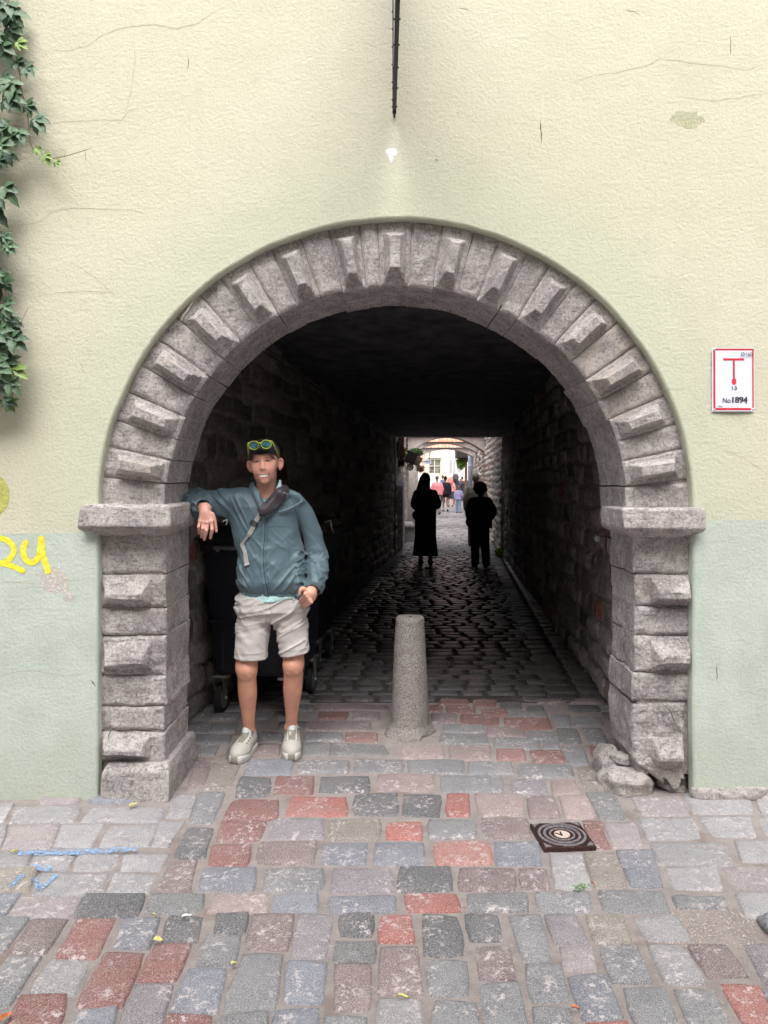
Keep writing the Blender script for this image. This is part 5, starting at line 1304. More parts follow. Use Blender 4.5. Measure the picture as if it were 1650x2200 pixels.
# ================================================================ BACKGROUND PEOPLE
def sdfmesh(S, name, mat, parent=None, col=None):
    V, Q = S.nets(); return npmesh(name, V, Q, mat, parent, None if col is None else (col(V) if callable(col) else np.tile(col, (len(V), 1))))
def fig(label, px, py, H=1.68, rz=0., skin=(.42, .24, .18), stride=.14, arms='down', clothes=(), hair=None, shoes=(.05, .05, .05), h=.02, Y=None, lean=0, sway=0, turn=1):
    """standing / walking figure seen from behind; local metres for a 1.70 m body, facing +Y"""
    Y = Y or G(px, py)[1]; ox = (px-HX)*Y/FP; k = H/1.70
    F = (np.array((ox, Y, 0.)), (np.array([[math.cos(rz), -math.sin(rz), 0], [math.sin(rz), math.cos(rz), 0], [0, 0, 1]])*1.0).tolist())
    def N():
        S = SDF((ox-.62*k, Y-.5*k, -.03), (ox+.62*k, Y+.5*k, H+.12), h); S.fr = F; return S
    kk = lambda p: tuple(np.array(p)*k)
    st = stride; hipL, hipR = (-.085, 0, .92), (.085, 0, .92)
    kneL, kneR = (-.09, st*.55, .50), (.09, -st*.2, .49); ankL, ankR = (-.09, st*.75, .09), (.09, -st*1.1, .12)
    toeL, toeR = (-.10, st*.75+.15, .035), (.10, -st*1.1+.13, .05)
    shL, shR = (-.155+sway, 0, 1.345), (.155+sway, 0, 1.345)
    A = {'down': ((-.235, .0, 1.12), (-.225, .07, .87), (-.22, .10, .78), (.235, 0, 1.12), (.225, .05, .87), (.22, .08, .78)),
         'front': ((-.215, .03, 1.14), (-.13, .20, 1.05), (-.08, .26, 1.08), (.235, .03, 1.14), (.15, .20, 1.08), (.09, .26, 1.12)),
         'hips': ((-.25, -.02, 1.14), (-.20, .10, .96), (-.16, .16, .98), (.27, -.02, 1.14), (.21, .10, .96), (.16, .16, .98)),
         'hold': ((-.235, .0, 1.12), (-.225, .07, .87), (-.22, .10, .78), (.24, -.02, 1.14), (.30, .05, .95), (.31, .09, .87))}[arms]
    def legs(S, r0, r1, r2, zt=.0, top=.92):
        for hp, kn, an in ((hipL, kneL, ankL), (hipR, kneR, ankR)):
            hp, kn, an = np.array(hp), np.array(kn), np.array(an)
            if zt <= 0: S.chain([kk(hp), kk(kn), kk(an)], [r0*k, r1*k, r2*k], .02)
            elif zt < .5: t = (kn[2]-zt)/(kn[2]-an[2]); S.chain([kk(hp), kk(kn), kk(kn+(an-kn)*t)], [r0*k, r1*k, r2*k], .02)
            else: t = (hp[2]-zt)/(hp[2]-kn[2]); S.chain([kk(hp), kk(hp+(kn-hp)*t)], [r0*k, r1*k], .02)
    def torso(S, e=0., zb=.90, zt=1.43, hip=.165, waist=.14, chest=.175, d=.105):
        S.stack([(zb*k, 0, 0, (hip+e)*k, (d+e)*k), ((zb+.2)*k, sway*.5*k, 0, (waist+e)*k, (d*.92+e)*k), ((zt-.16)*k, sway*k, 0, (chest+e)*k, (d+e)*k), ((zt-.07)*k, sway*k, 0, (chest*.96+e*.7)*k, (d*.8+e*.7)*k), (zt*k, sway*k, 0, (.09+e*.5)*k, (.06+e*.5)*k)], .03)
    def armsf(S, e=0., upto=1.):
        for sh, el, wr, ha in ((shL, *A[:3]), (shR, *A[3:])):
            el_, wr_ = np.array(el), np.array(wr); w2 = el_+(wr_-el_)*upto
            S.chain([kk(sh), kk(el), kk(w2)], [(.05+e)*k, (.04+e)*k, (.03+e)*k], .02)
    S = N(); torso(S); armsf(S); legs(S, .085, .052, .036)
    for an, to in ((ankL, toeL), (ankR, toeR)): S.cone(kk(an), kk(to), .04*k, .032*k, .02)
    for wr, ha in ((A[1], A[2]), (A[4], A[5])):
        S.cone(kk(wr), kk(ha), .028*k, .032*k, .01, sc=(.7, 1, 1)); w, hh = np.array(wr), np.array(ha); d = (hh-w)/np.linalg.norm(hh-w)
        for j in range(4): o = np.array((0, (j-1.5)*.017, 0)); S.cone(kk(hh+o), kk(hh+o+d*(.055+.01*(j in (1, 2)))), .009*k, .008*k, .004)
        S.cone(kk(w+d*.03), kk(w+d*.07+np.array((0, .035, 0))), .010*k, .009*k, .006)
    S.cone(kk((sway, .0, 1.40)), kk((sway, .02, 1.52)), .05*k, .048*k, .02)
    S.ell(kk((sway, .02, 1.60)), kk((.074, .095, .108)), .02); S.cone(kk((sway, .11, 1.59)), kk((sway, .125, 1.57)), .012*k, .014*k, .015)
    for s_ in (-1, 1): S.ell(kk((sway+s_*.078, .01, 1.59)), kk((.012, .02, .032)), .008)
    root = sdfmesh(S, 'person', vcolmat_skin, None, skin); tag(root, label, 'person')
    def sh(name, fn, col, mat=None):
        S = N(); fn(S); return sdfmesh(S, name, mat or vcolmat_cloth, root, col)
    sh('shoes', lambda S: [S.cone(kk(np.array(an)+np.array((0, -.02, -.03))), kk(to), .052*k, .042*k, .02) for an, to in ((ankL, toeL), (ankR, toeR))], shoes)
    if hair: sh('hair', lambda S: hair[1](S, kk, k), hair[0], M_hair)
    for nm, col, fn in clothes: sh(nm, lambda S: fn(S, dict(legs=lambda *a, **q: legs(S, *a, **q), torso=lambda *a, **q: torso(S, *a, **q), arms=lambda *a, **q: armsf(S, *a, **q), kk=kk, k=k)), col)
    return root
vcolmat_skin = vcolmat('skin_plain', .55, 60, .08, .001); vcolmat_cloth = vcolmat('cloth_plain', .8, 20, .25, .006); M_hair = vcolmat('hair_plain', .6, 90, .3, .006)
def hair_short(S, kk, k): S.ell(kk((0, .0, 1.63)), kk((.086, .10, .098)), .01)
def hair_long(S, kk, k): S.ell(kk((0, .0, 1.625)), kk((.094, .112, .115)), .01); S.chain([kk((0, -.05, 1.60)), kk((-.01, -.085, 1.45)), kk((-.02, -.10, 1.28))], [.085*k, .10*k, .07*k], .04); S.chain([kk((-.03, -.03, 1.58)), kk((-.10, -.06, 1.42))], [.09*k, .07*k], .04)
def hair_curly(S, kk, k):
    S.ell(kk((0, -.0, 1.61)), kk((.135, .135, .13)), .02)
    for i in range(60):
        d = np.array([random.gauss(0, 1) for _ in range(3)]); d /= np.linalg.norm(d); c = np.array((0, 0, 1.61))+d*np.array((.13, .13, .125)); S.ell(kk(c), kk((.024, .024, .024)), .012)
def hair_bun(S, kk, k): hair_short(S, kk, k); S.ell(kk((0, -.07, 1.70)), kk((.05, .05, .05)), .01)
def hair_mid(S, kk, k): hair_short(S, kk, k); S.cone(kk((0, -.05, 1.58)), kk((0, -.09, 1.42)), .08*k, .05*k, .03)
BLK = (.012, .012, .014)
def jacket(e=.03, zb=.84, **q): return lambda S, f: (f['torso'](e, zb=zb, **q), f['arms'](e*.45+.008, upto=.93))
def skirt(zb, zt=1.0, r0=.16, r1=.2, e=0):
    return lambda S, f: S.stack([(zb*f['k'], 0, 0, r1*f['k'], r1*.85*f['k']), ((zb+.35)*f['k'], 0, 0, (r1*.85)*f['k'], r1*.72*f['k']), (zt*f['k'], 0, 0, r0*f['k'], r0*.75*f['k'])], .01)
def trousers(r0=.10, r1=.085, r2=.075, zt=0, pel=.17): return lambda S, f: (f['legs'](r0, r1, r2, zt=zt), S.stack([(.82*f['k'], 0, 0, pel*f['k'], .12*f['k']), (1.0*f['k'], 0, 0, pel*.92*f['k'], .11*f['k'])], .02))
fig('long haired woman in a long black dress walking away through the passage', 914, 1216, 1.66, stride=.10, arms='front', h=.012, rz=-.06,
    skin=(.05, .035, .03), shoes=BLK, hair=(BLK, hair_long), clothes=[('dress', (.012, .012, .014), lambda S, f: (skirt(.20, 1.1, .20, .235)(S, f), S.stack([(.95*f['k'], 0, 0, .19*f['k'], .14*f['k']), (1.2*f['k'], 0, 0, .17*f['k'], .13*f['k'])], .02))), ('jacket', (.014, .014, .018), jacket(.035, .98))])
mb = MB(); q = P(893, 1107, 13.5); mb.ball(q, .085, 14, (.8, .8, 1)); tag(mb.build('shoulder_bag', simple('black_leather', (.01, .01, .012), .5), smooth=True), 'round black bag on the hip of the long haired woman', 'bag')
wc = fig('curly haired woman in a loose dark jacket and trousers walking away', 1032, 1220, 1.50, stride=.13, arms='hips', h=.012, rz=.05,
    skin=(.05, .035, .03), shoes=BLK, hair=((.02, .016, .014), hair_curly), clothes=[('trousers', (.012, .012, .014), trousers(.105, .09, .08)), ('jacket', (.03, .031, .036), lambda S, f: (f['torso'](.055, zb=.80, hip=.18, waist=.18, chest=.20), f['arms'](.026, upto=.9)))])
mb = MB(); q = P(1006, 1121, 13.3); mb.ball(q, .07, 14, (.7, .7, 1.15)); mb.tube([tuple(P(1008, 1108, 13.25)), tuple(P(1022, 1085, 13.3)), tuple(P(1038, 1063, 13.32))], .011, 6)
tag(mb.build('shoulder_bag', M['dark_wood'], smooth=True), 'small dark bag with a diagonal strap on the curly haired woman', 'bag')
fig('grey haired man half hidden behind the curly haired woman', 1022, 1186, 1.70, h=.016, Y=17.2, skin=(.22, .13, .10), hair=((.35, .33, .31), hair_short), shoes=BLK, clothes=[('coat', (.30, .28, .24), jacket(.03, .8)), ('trousers', (.03, .03, .03), trousers())])
fig('woman in a short navy jacket with bare legs and white socks walking away', 957, 1100, 1.70, stride=.16, arms='down', hair=((.03, .02, .018), hair_bun), shoes=(.08, .07, .07), skin=(.40, .23, .17),
    clothes=[('jacket', (.018, .022, .035), lambda S, f: (f['torso'](.05, zb=.84, hip=.21, waist=.19), f['arms'](.03, upto=.9))), ('shorts', BLK, trousers(.10, .10, .1, zt=.78)), ('socks', (.7, .7, .7), lambda S, f: [S.cone(f['kk'](a), f['kk'](b), .05, .05, .01) for a, b in (((-.09, .12, .10), (-.09, .11, .16)), ((.09, -.17, .13), (.09, -.16, .19)))])])
fig('small girl in a lilac and blue hooded jacket walking away', 985, 1103, 1.27, stride=.12, arms='hold', hair=((.16, .09, .06), hair_mid), shoes=(.1, .1, .12),
    clothes=[('hooded_jacket', (.42, .42, .72), jacket(.035, .86)), ('jeans', (.25, .32, .45), trousers(.10, .085, .08)), ('hood', (.66, .40, .68), lambda S, f: (S.ell(f['kk']((0, -.11, 1.38)), f['kk']((.10, .05, .08)), .01), S.ell(f['kk']((.0, -.125, 1.15)), f['kk']((.07, .03, .13)), .01)))])
fig('heavy set person in a pink shirt', 939, 1108, 1.72, h=.02, hair=((.18, .11, .08), hair_short), clothes=[('shirt', (.80, .26, .30), lambda S, f: (f['torso'](.06, zb=.86, hip=.2, waist=.2), f['arms'](.03, upto=.3))), ('trousers', (.25, .23, .22), trousers())], Y=33)
fig('person carrying a round coral red backpack', 968, 1086, 1.68, hair=((.05, .03, .03), hair_short), clothes=[('shirt', (.78, .33, .28), jacket(.02, .9)), ('shorts', (.03, .03, .04), trousers(.1, .09, .09, zt=.55))], Y=42)
def pack(label, px, py, Y, col, r=(.17, .10, .22)):
    S = SDF(P(px, py, Y)-.4, P(px, py, Y)+.4, .02); c = P(px, py, Y); S.ell(c, r, .01); S.cone(c+np.array((-.12, .05, .2)), c+np.array((-.12, .16, .28)), .02, .02, .01); S.cone(c+np.array((.12, .05, .2)), c+np.array((.12, .16, .28)), .02, .02, .01)
    S.ell(c+np.array((0, -.08, -.06)), (.11, .05, .09), .01)
    tag(sdfmesh(S, 'backpack', vcolmat_cloth, None, col), label, 'backpack')
pack('round coral red backpack', 967, 1034, 41.75, (.85, .20, .17))
fig('man in dark clothes with a dark backpack, tallest of the far group', 978, 1079, 1.85, hair=((.03, .02, .02), hair_short), clothes=[('jacket', (.05, .055, .075), jacket(.03, .86)), ('trousers', (.28, .12, .11), trousers())], Y=46)
pack('dark backpack with an orange strip on the tall man', 979, 1026, 45.7, (.06, .05, .06), (.2, .1, .24))
fig('person in a blue patterned top standing beside the van', 951, 1075, 1.84, hair=((.04, .04, .05), hair_short), clothes=[('top', (.08, .11, .20), jacket(.03, .86)), ('trousers', (.05, .05, .08), trousers())], Y=50)
fig('woman with a red headscarf in a dark coat and long skirt', 1001, 1083, 1.80, stride=.1, arms='hips', shoes=BLK, hair=((.75, .05, .04), hair_mid), clothes=[('coat', (.022, .024, .034), lambda S, f: (f['torso'](.05, zb=.92, hip=.19), f['arms'](.03, upto=.95))), ('skirt', (.05, .05, .065), skirt(.28, 1.0, .17, .24))], Y=44)
mb = MB(); mb.tube([tuple(P(996, 1036, 43.6)), tuple(P(1000, 1031, 43.6)), tuple(P(1004, 1026, 43.7))], .03, 6); tag(mb.build('bag_strap', M['red_paint']), 'pink red strap across the back of the woman with the red headscarf', 'strap')
fig('distant person in dark grey left of the red headscarf', 993, 1070, 1.75, hair=((.03, .03, .03), hair_short), clothes=[('coat', (.06, .06, .07), jacket(.03, .8)), ('trousers', BLK, trousers())], Y=52)
fig('distant person in yellow near the white house', 989, 1066, 1.6, hair=((.2, .12, .06), hair_short), clothes=[('top', (.6, .40, .05), jacket(.03, .86)), ('trousers', (.15, .25, .45), trousers())], Y=56)
# ================================================================ THE LEANING MAN
YM = 4.20
def Q3(px, py, Y=YM): return P(px, py, Y)
# ---------- head frame: local x right, y into the picture, z up, origin between the eyes
ha = math.radians(-4.5)
HO = P(564.5, 991, 4.09)
HR = [[math.cos(ha), 0, math.sin(ha)], [0, 1, 0], [-math.sin(ha), 0, math.cos(ha)]]
def hw(p): return HO+np.array(HR) @ np.array(p)
HFR = (HO, HR)
ank = {}
# joints
hipR_, hipL_ = Q3(552, 1300, 4.22), Q3(618, 1300, 4.22)
knR, knL = Q3(530, 1436, 4.17), Q3(630, 1428, 4.19)
anR, anL = Q3(535, 1572, 4.30), Q3(626, 1562, 4.34)
toR, toL = np.array((-.815, 4.12, .03)), np.array((-.515, 4.16, .03))
shR_, shL_ = Q3(512, 1076, 4.22), Q3(627, 1086, 4.22)
elR = Q3(402, 1083, 4.19); wrR = P(441, 1092, 3.965)
elL = Q3(684, 1180, 4.24); wrL = P(671, 1264, 4.12)
B = SDF((-1.24, 3.80, -.02), (-.28, 4.50, 1.80), (.0042, .0042, .0036))
# legs
B.chain([hipR_, knR+np.array((0, .01, .05)), knR], [.085, .062, .058], .03); B.chain([hipL_, knL+np.array((0, .01, .05)), knL], [.085, .060, .056], .03)
for kn, an, s_ in ((knR, anR, -1), (knL, anL, 1)):
    d = an-kn
    B.chain([kn, kn+d*.18, kn+d*.38, kn+d*.62, kn+d*.85, an], [.056, .052, .053, .043, .034, .035], .02)
    B.cone(kn+d*.15+np.array((s_*.012, .04, 0)), kn+d*.5+np.array((s_*.006, .025, 0)), .040, .030, .03)      # calf
    B.ell(kn+np.array((0, -.036, .004)), (.030, .026, .034), .02); B.ell(kn+np.array((-.02, -.028, -.035)), (.014, .016, .016), .02); B.ell(kn+np.array((.018, -.030, -.032)), (.014, .016, .014), .02)
    B.cone(kn+d*.12+np.array((0, -.035, 0)), kn+d*.85+np.array((0, -.012, 0)), .018, .018, .02)            # shin
    B.ell(an+np.array((.030, 0, 0)), (.012, .015, .015), .012); B.ell(an+np.array((-.030, 0, 0)), (.012, .015, .015), .012)
B.chain([anR+np.array((0, 0, -.01)), toR+np.array((.03, .12, .02))], [.03, .022], .015); B.chain([anL+np.array((0, 0, -.01)), toL+np.array((0, .12, .02))], [.03, .022], .015)
# torso (under the clothes)
B.stack([(CH-(1308-HY)/381, (585-HX)/381, 4.22, .14, .09), (CH-(1230-HY)/381, (585-HX)/381, 4.22, .13, .09), (CH-(1130-HY)/381, (582-HX)/381, 4.22, .125, .09), (CH-(1075-HY)/381, (575-HX)/381, 4.22, .13, .07), (CH-(1058-HY)/381, (572-HX)/381, 4.22, .09, .06)], .03)
B.chain([shR_, elR, wrR], [.045, .034, .028], .02); B.chain([shL_, Q3(652, 1110, 4.225), Q3(670, 1145, 4.24), elL, wrL], [.042, .036, .033, .032, .028], .012)
# neck
nb = Q3(573, 1066, 4.22)
B.cone(nb, hw((.004, .085, -.085)), .056, .050, .03); B.cone(nb+np.array((-.02, -.03, .0)), hw((-.03, .05, -.09)), .022, .02, .03); B.cone(nb+np.array((.01, -.045, -.01)), hw((.035, .05, -.09)), .02, .02, .03)
# head
B.fr = HFR
B.ell((0, .088, .030), (.076, .098, .095), .02)
B.ell((0, .055, -.026), (.067, .076, .084), .02)
B.ell((0, .048, -.080), (.043, .056, .040), .022); B.ell((0, .004, -.110), (.023, .020, .018), .022)
for s_ in (-1, 1):
    B.ell((s_*.040, .030, -.074), (.016, .030, .030), .02)
    B.ell((s_*.038, .006, -.040), (.024, .020, .026), .022)
    B.ell((s_*.058, .035, -.01), (.014, .03, .03), .02)
    B.ell((s_*.027, -.003, -.052), (.010, .012, .016), .014)
B.cone((-.036, -.004, .020), (.036, -.004, .020), .013, .013, .02)
B.ell((0, .008, .045), (.052, .032, .03), .02)
for s_ in (-1, 1):
    B.ell((s_*.031, -.020, .0005), (.018, .013, .010), .012, 's')
    B.ell((s_*.031, .0015, -.001), (.0145, .012, .0105), .005)
    B.cone((s_*.044, -.006, .0085), (s_*.020, -.013, .0075), .0042, .0042, .007)
    B.cone((s_*.043, -.004, -.010), (s_*.021, -.010, -.0105), .0040, .0038, .007)
    B.cone((s_*.045, .002, .018), (s_*.018, -.009, .0185), .0045, .006, .012)
B.chain([(0, -.008, .010), (0, -.017, -.015), (0, -.026, -.038)], [.0085, .0095, .0115], .014)
for s_ in (-1, 1): B.ell((s_*.0125, -.013, -.042), (.0088, .012, .0080), .010)
for s_ in (-1, 1): pass
# mouth
B.ell((0, .004, -.066), (.038, .024, .034), .02)
zm = lambda x: -.0795+7.*x*x
for a in range(8):
    x0, x1 = -.032+a*.008, -.024+a*.008
    B.cone((x0, -.017+14*x0*x0, zm(x0)+.0075-.5*abs(x0)*.15), (x1, -.017+14*x1*x1, zm(x1)+.0075-.5*abs(x1)*.15), .0036, .0036, .004)
    B.cone((x0, -.016+14*x0*x0, zm(x0)-.0085+.2*abs(x0)), (x1, -.016+14*x1*x1, zm(x1)-.0085+.2*abs(x1)), .0044, .0044, .004)
for a in range(6): x0, x1 = -.027+a*.009, -.018+a*.009; B.cone((x0, -.021+14*x0*x0, zm(x0)), (x1, -.021+14*x1*x1, zm(x1)), .0044, .0044, .002, 's')
for s_ in (-1, 1):
    # ears
    B.ell((s_*.086, .078, -.016), (.018, .010, .031), .008); B.ell((s_*.092, .075, -.006), (.010, .011, .018), .008); B.ell((s_*.081, .075, -.042), (.009, .009, .015), .008)
    B.ell((s_*.088, .066, -.012), (.010, .008, .019), .004, 's')
B.fr = None
# right hand hanging over the ledge (px, py of the joints)
YH = 3.955
def H(px, py, Y=YH): return P(px, py, Y)
wr = P(440.5, 1092, 3.965)
B.chain([wr, H(441, 1103, 3.945)], [.028, .031], .012, sc=(1, .75, 1))
for (kx, ky) in ((430.5, 1119), (437.5, 1121), (446, 1121), (453.5, 1119)): B.cone(H(441, 1100, 3.95), H(kx, ky, 3.94), .017, .0145, .014)
for pts, r in (([(429.8, 1119), (426.6, 1132), (427.8, 1146)], .0086), ([(437.2, 1121), (435.4, 1136), (432.6, 1154)], .0094), ([(446, 1121.5), (443.6, 1140), (438.8, 1159)], .0098), ([(454, 1119.5), (455.6, 1138), (452.0, 1156)], .0096)):
    a, b, c = pts; B.chain([H(*a, 3.938), H(*b, 3.925), H((b[0]+c[0])/2, (b[1]+c[1])/2, 3.935), H(*c, 3.955)], [r*1.08, r, r*.93, r*.82], .0025); B.ell(H(*b, 3.921), (r*.98, r, r), .003); B.ell(H(a[0], a[1]+1, 3.928), (r, r*.9, r*1.1), .005)
B.chain([H(455, 1105, 3.95), H(460, 1116, 3.955), H(462.5, 1128, 3.96), H(464.5, 1141, 3.965)], [.014, .012, .0098, .0082], .006)
# left hand, thumb outside the pocket
YL = 4.07
def HL(px, py, Y=YL): return P(px, py, Y)
B.chain([wrL, HL(667, 1274)], [.030, .034], .012)
B.ell(HL(666, 1280, 4.075), (.036, .026, .036), .012)
for (a, b, c) in (((656, 1276), (650, 1284), (645, 1290)), ((661, 1282), (655, 1289), (649, 1296)), ((665.5, 1288), (659, 1295), (652, 1301)), ((668.5, 1293), (662, 1299), (654, 1305))):
    B.chain([HL(*a, 4.05), HL(*b, 4.085), HL(*c, 4.13)], [.0112, .0098, .0088], .004); B.ell(HL(*a, 4.045), (.0118, .011, .0118), .005)
B.chain([HL(659, 1270, 4.06), HL(651, 1264, 4.045), HL(645.5, 1268, 4.04), HL(643.5, 1276, 4.045)], [.014, .012, .0108, .009], .005)
V, Qd = B.nets()
# skin colours
d = V-HO; L = d @ np.array(HR)
x, y, z = L[:, 0], L[:, 1], L[:, 2]
sk = np.array((.68, .365, .265)); C = np.tile(sk, (len(V), 1))
n1 = fbm(V[:, 0]*18, V[:, 1]*18, V[:, 2]*18, 90); C = C*(1+(n1[:, None]-.5)*.22)
head = (V[:, 2] > 1.50) & (V[:, 0] > -.85) & (V[:, 0] < -.5)
C[head] = C[head]*np.array((.97, .95, .95))
def blend(m, c): 
    m = np.clip(m, 0, 1)[:, None]; C[:] = C*(1-m)+np.array(c)*m
face = head & (y < .06)
blend(face*np.exp(-(((np.abs(x)-.042)/.018)**2+((z+.036)/.016)**2))*.5, (.68, .30, .23)); blend(face*np.exp(-((x/.012)**2+((z+.044)/.014)**2))*.5, (.68, .31, .24))
blend(head*(y > .05)*(np.abs(x) > .08)*.55, (.68, .31, .25))
blend(face*np.exp(-(((np.abs(x)-.032)/.017)**4+((z-.0165-(.02*(np.abs(x)-.03)))/.0034)**4))*.6, (.20, .12, .09))
blend(face*np.exp(-(((np.abs(x)-.031)/.015)**4+((z+.0003)/.0056)**4))*.97, (.10, .055, .045))
blend(face*np.exp(-(((np.abs(x)-.031)/.0125)**4+((z+.0014)/.0026)**4))*.6, (.62, .56, .53))
blend(face*np.exp(-(((np.abs(x)-.030)/.0058)**4+((z+.0003)/.0050)**4))*.97, (.035, .03, .03))
ax = np.abs(x); zz = z-(-.0795+7.*x*x)
blend(face*np.exp(-((ax/.037)**8+(zz/.0125)**6))*.85, (.52, .19, .17))
blend(face*np.exp(-((ax/.029)**10+((zz-.0005)/.0062)**6)), (.88, .84, .80))
blend(face*np.exp(-((ax/.028)**10+((zz+.0064)/.0014)**4))*.7, (.13, .05, .045))
blend(face*np.exp(-(((ax-.0325)/.003)**4+(zz/.0045)**4))*.9, (.07, .02, .02))
for s_ in (-1, 1): blend(face*np.exp(-(((x-s_*.0065)/.0035)**2+((z+.053)/.003)**2))*.7, (.15, .06, .05))
blend(head*(z < -.05)*(y < .06)*np.clip((-.05-z)/.05, 0, 1)*.15, (.50, .32, .27))     # stubble
legsm = V[:, 2] < 1.0
blend(legsm*.5*1., (.70, .34, .215)); blend((np.exp(-(((V-knR)/.045)**2).sum(1))+np.exp(-(((V-knL)/.045)**2).sum(1)))*.5, (.74, .36, .28))
hm = ((V-H(441, 1125))**2).sum(1) < .14**2; blend(hm*.6, (.80, .45, .37)); hm = ((V-HL(660, 1282))**2).sum(1) < .075**2; blend(hm*.6, (.78, .42, .32))
for (a, b_) in (((438.8, 1158.2), .006), ((452, 1155.2), .006), ((464.7, 1140.5), .005), ((427.8, 1145), .005), ((643.3, 1276), .008)):
    c = P(a[0], a[1], YH if a[0] < 500 else YL-.02); blend(np.exp(-(((V-c)[:, [0, 2]]/b_)**2).sum(1))*.7, (.85, .58, .50))
def skinmat():
    t = NT('skin'); n = t.noise(260, 4, .7); m = t.noise(30, 4)
    c = t.mix(1., t.attr(), t.mix(t.ramp(m, .3, .7), (.9, .86, .86), (1, 1, 1)), 'MULTIPLY')
    t.out(c, .46, t.bump(n, .0012, .5)); t.b.inputs['Subsurface Weight'].default_value = .12; t.b.inputs['Subsurface Radius'].default_value = (.012, .004, .002); t.b.inputs['Subsurface Scale'].default_value = .6
    return t.mat
man = npmesh('person', V, Qd, skinmat(), None, C)
tag(man, 'smiling man in a blue green jacket and pale shorts leaning on the left stone pier', 'person')
# ---------- clothes
def ridg(n, p=2.): return (1-np.abs(2*n-1))**p
YJ = 4.205
def jz(py): return CH-(py-HY)/381
def jx(px): return (px-HX)/381
NYL = m_cloth('blue_green_nylon', (.082, .140, .168), .47, .15, .002, .08, .6)
J = SDF((-1.24, 3.86, .83), (-.28, 4.46, 1.64), .0044)
tab = [(jz(1281), jx(586), YJ, .176, .118), (jz(1268), jx(585), YJ, .190, .135), (jz(1245), jx(585), YJ-.006, .194, .142), (jz(1205), jx(583), YJ-.005, .180, .132), (jz(1160), jx(580), YJ, .168, .122), (jz(1115), jx(577), YJ, .173, .120), (jz(1088), jx(575), YJ, .182, .110), (jz(1070), jx(573), YJ, .155, .088), (jz(1052), jx(573), YJ+.01, .10, .07)]
J.stack(tab, .02, p=2.4)
J.chain([Q3(520, 1078, 4.21), Q3(490, 1080, 4.21), Q3(450, 1082, 4.20), Q3(418, 1081, 4.19)], [.085, .080, .073, .064], .03)
J.chain([Q3(418, 1081, 4.18), Q3(409, 1086, 4.13), P(421, 1088, 4.05), P(433, 1087, 3.995)], [.064, .058, .050, .043], .025)
J.chain([Q3(630, 1082, 4.215), Q3(652, 1104, 4.225), Q3(671, 1145, 4.24), Q3(680, 1185, 4.24), Q3(681.5, 1215, 4.215), P(679, 1240, 4.16), P(674, 1258, 4.125)], [.068, .060, .053, .051, .050, .049, .045], .006)
J.cone(Q3(512, 1100, 4.21), Q3(532, 1150, 4.2), .06, .08, .04)
# gathers, folds
def dirn(X, Z, ang, f1, f2, s, Y=0): # stretched noise along ang (deg)
    c, q = math.cos(math.radians(ang)), math.sin(math.radians(ang)); u = X*c+Z*q; v = -X*q+Z*c
    return fbm(u*f2+s, v*f1, Y*f2*1.5+.3, int(s*7) % 97, 2)
def folds(X, Y, Z):
    px = HX+X*381; py = HY+(CH-Z)*381
    left = np.clip((560-px)/30, 0, 1); arm = np.clip((505-px)/25, 0, 1)*(py < 1140); rsl = np.clip((px-(632+np.clip((1100-py), 0, 60)*-.2))/14, 0, 1)
    low = np.clip((py-1120)/60, 0, 1)
    t1 = ridg(dirn(X, Z, -62, 36, 4.5, 3.1, Y), 3.2)     # running down from the raised arm
    t2 = ridg(dirn(X, Z, 52, 22, 4, 7.7, Y), 4.5)      # running down-left over the belly
    t3 = ridg(dirn(X, Z, -48, 19, 4.5, 9.2, Y), 5)
    t4 = ridg(dirn(X, Z, 10, 24, 9, 5.3, Y), 1.8)
    t5 = ridg(dirn(X, Z, -38, 24, 7, 12.9, Y), 2.0)
    t6 = ridg(dirn(X, Z, 20, 34, 11, 6.6, Y), 1.7)
    t7 = ridg(dirn(X, Z, -48, 26, 5, 2.6, Y), 2.0)
    mk = np.clip(fbm(X*7, Y*3, Z*5, 44, 2)*3-1, 0, 1)
    body = -.013*t1*left*(.4+.6*mk)-.014*t2*(1-left)*(.2+.8*low)*mk-.011*t3*low*(1-mk)-.006*t4*np.clip((py-1235)/25, 0, 1)
    sle = -.011*t6*np.clip((py-1165)/30, 0, 1)-.009*t5*np.clip((py-1120)/60, 0, 1)-.008*ridg(dirn(X, Z, -75, 20, 4, 4.4, Y), 2)
    ar = -.015*t7-.015*ridg(dirn(X, Z, 35, 30, 8, 8.1, Y), 2)*np.clip((455-px)/20, 0, 1)
    body = body*np.clip((1268-py)/16, .15, 1)
    w = body*(1-arm)*(1-rsl)+sle*rsl*(1-arm)+ar*arm
    return w+.0065
J.disp(folds, .035)
# elastic hem gathers
J.disp(lambda X, Y, Z: np.exp(-((Z-jz(1270))/.006)**2)*.005*(1+.6*np.sin(X*210+3*np.sin(X*40)))*(X < jx(662)))
# collar and hood roll
J.chain([Q3(546, 1043, 4.20), Q3(551, 1060, 4.12), Q3(562, 1090, 4.09), Q3(567, 1108, 4.075)], [.020, .022, .017, .010], .010)
J.chain([Q3(545, 1044, 4.22), Q3(555, 1052, 4.29), Q3(590, 1050, 4.29), Q3(604, 1050, 4.22)], [.024, .034, .034, .026], .015)
J.chain([Q3(604, 1052, 4.20), Q3(612, 1064, 4.14), Q3(596, 1085, 4.10), Q3(574, 1108, 4.075)], [.024, .022, .016, .010], .010)
J.chain([Q3(612, 1056, 4.19), Q3(636, 1064, 4.165), Q3(652, 1076, 4.17)], [.020, .018, .010], .03)      # hood lying on the shoulder
J.chain([Q3(648, 1078, 4.150), Q3(622, 1093, 4.105), Q3(600, 1100, 4.085)], [.006, .008, .006], .012)
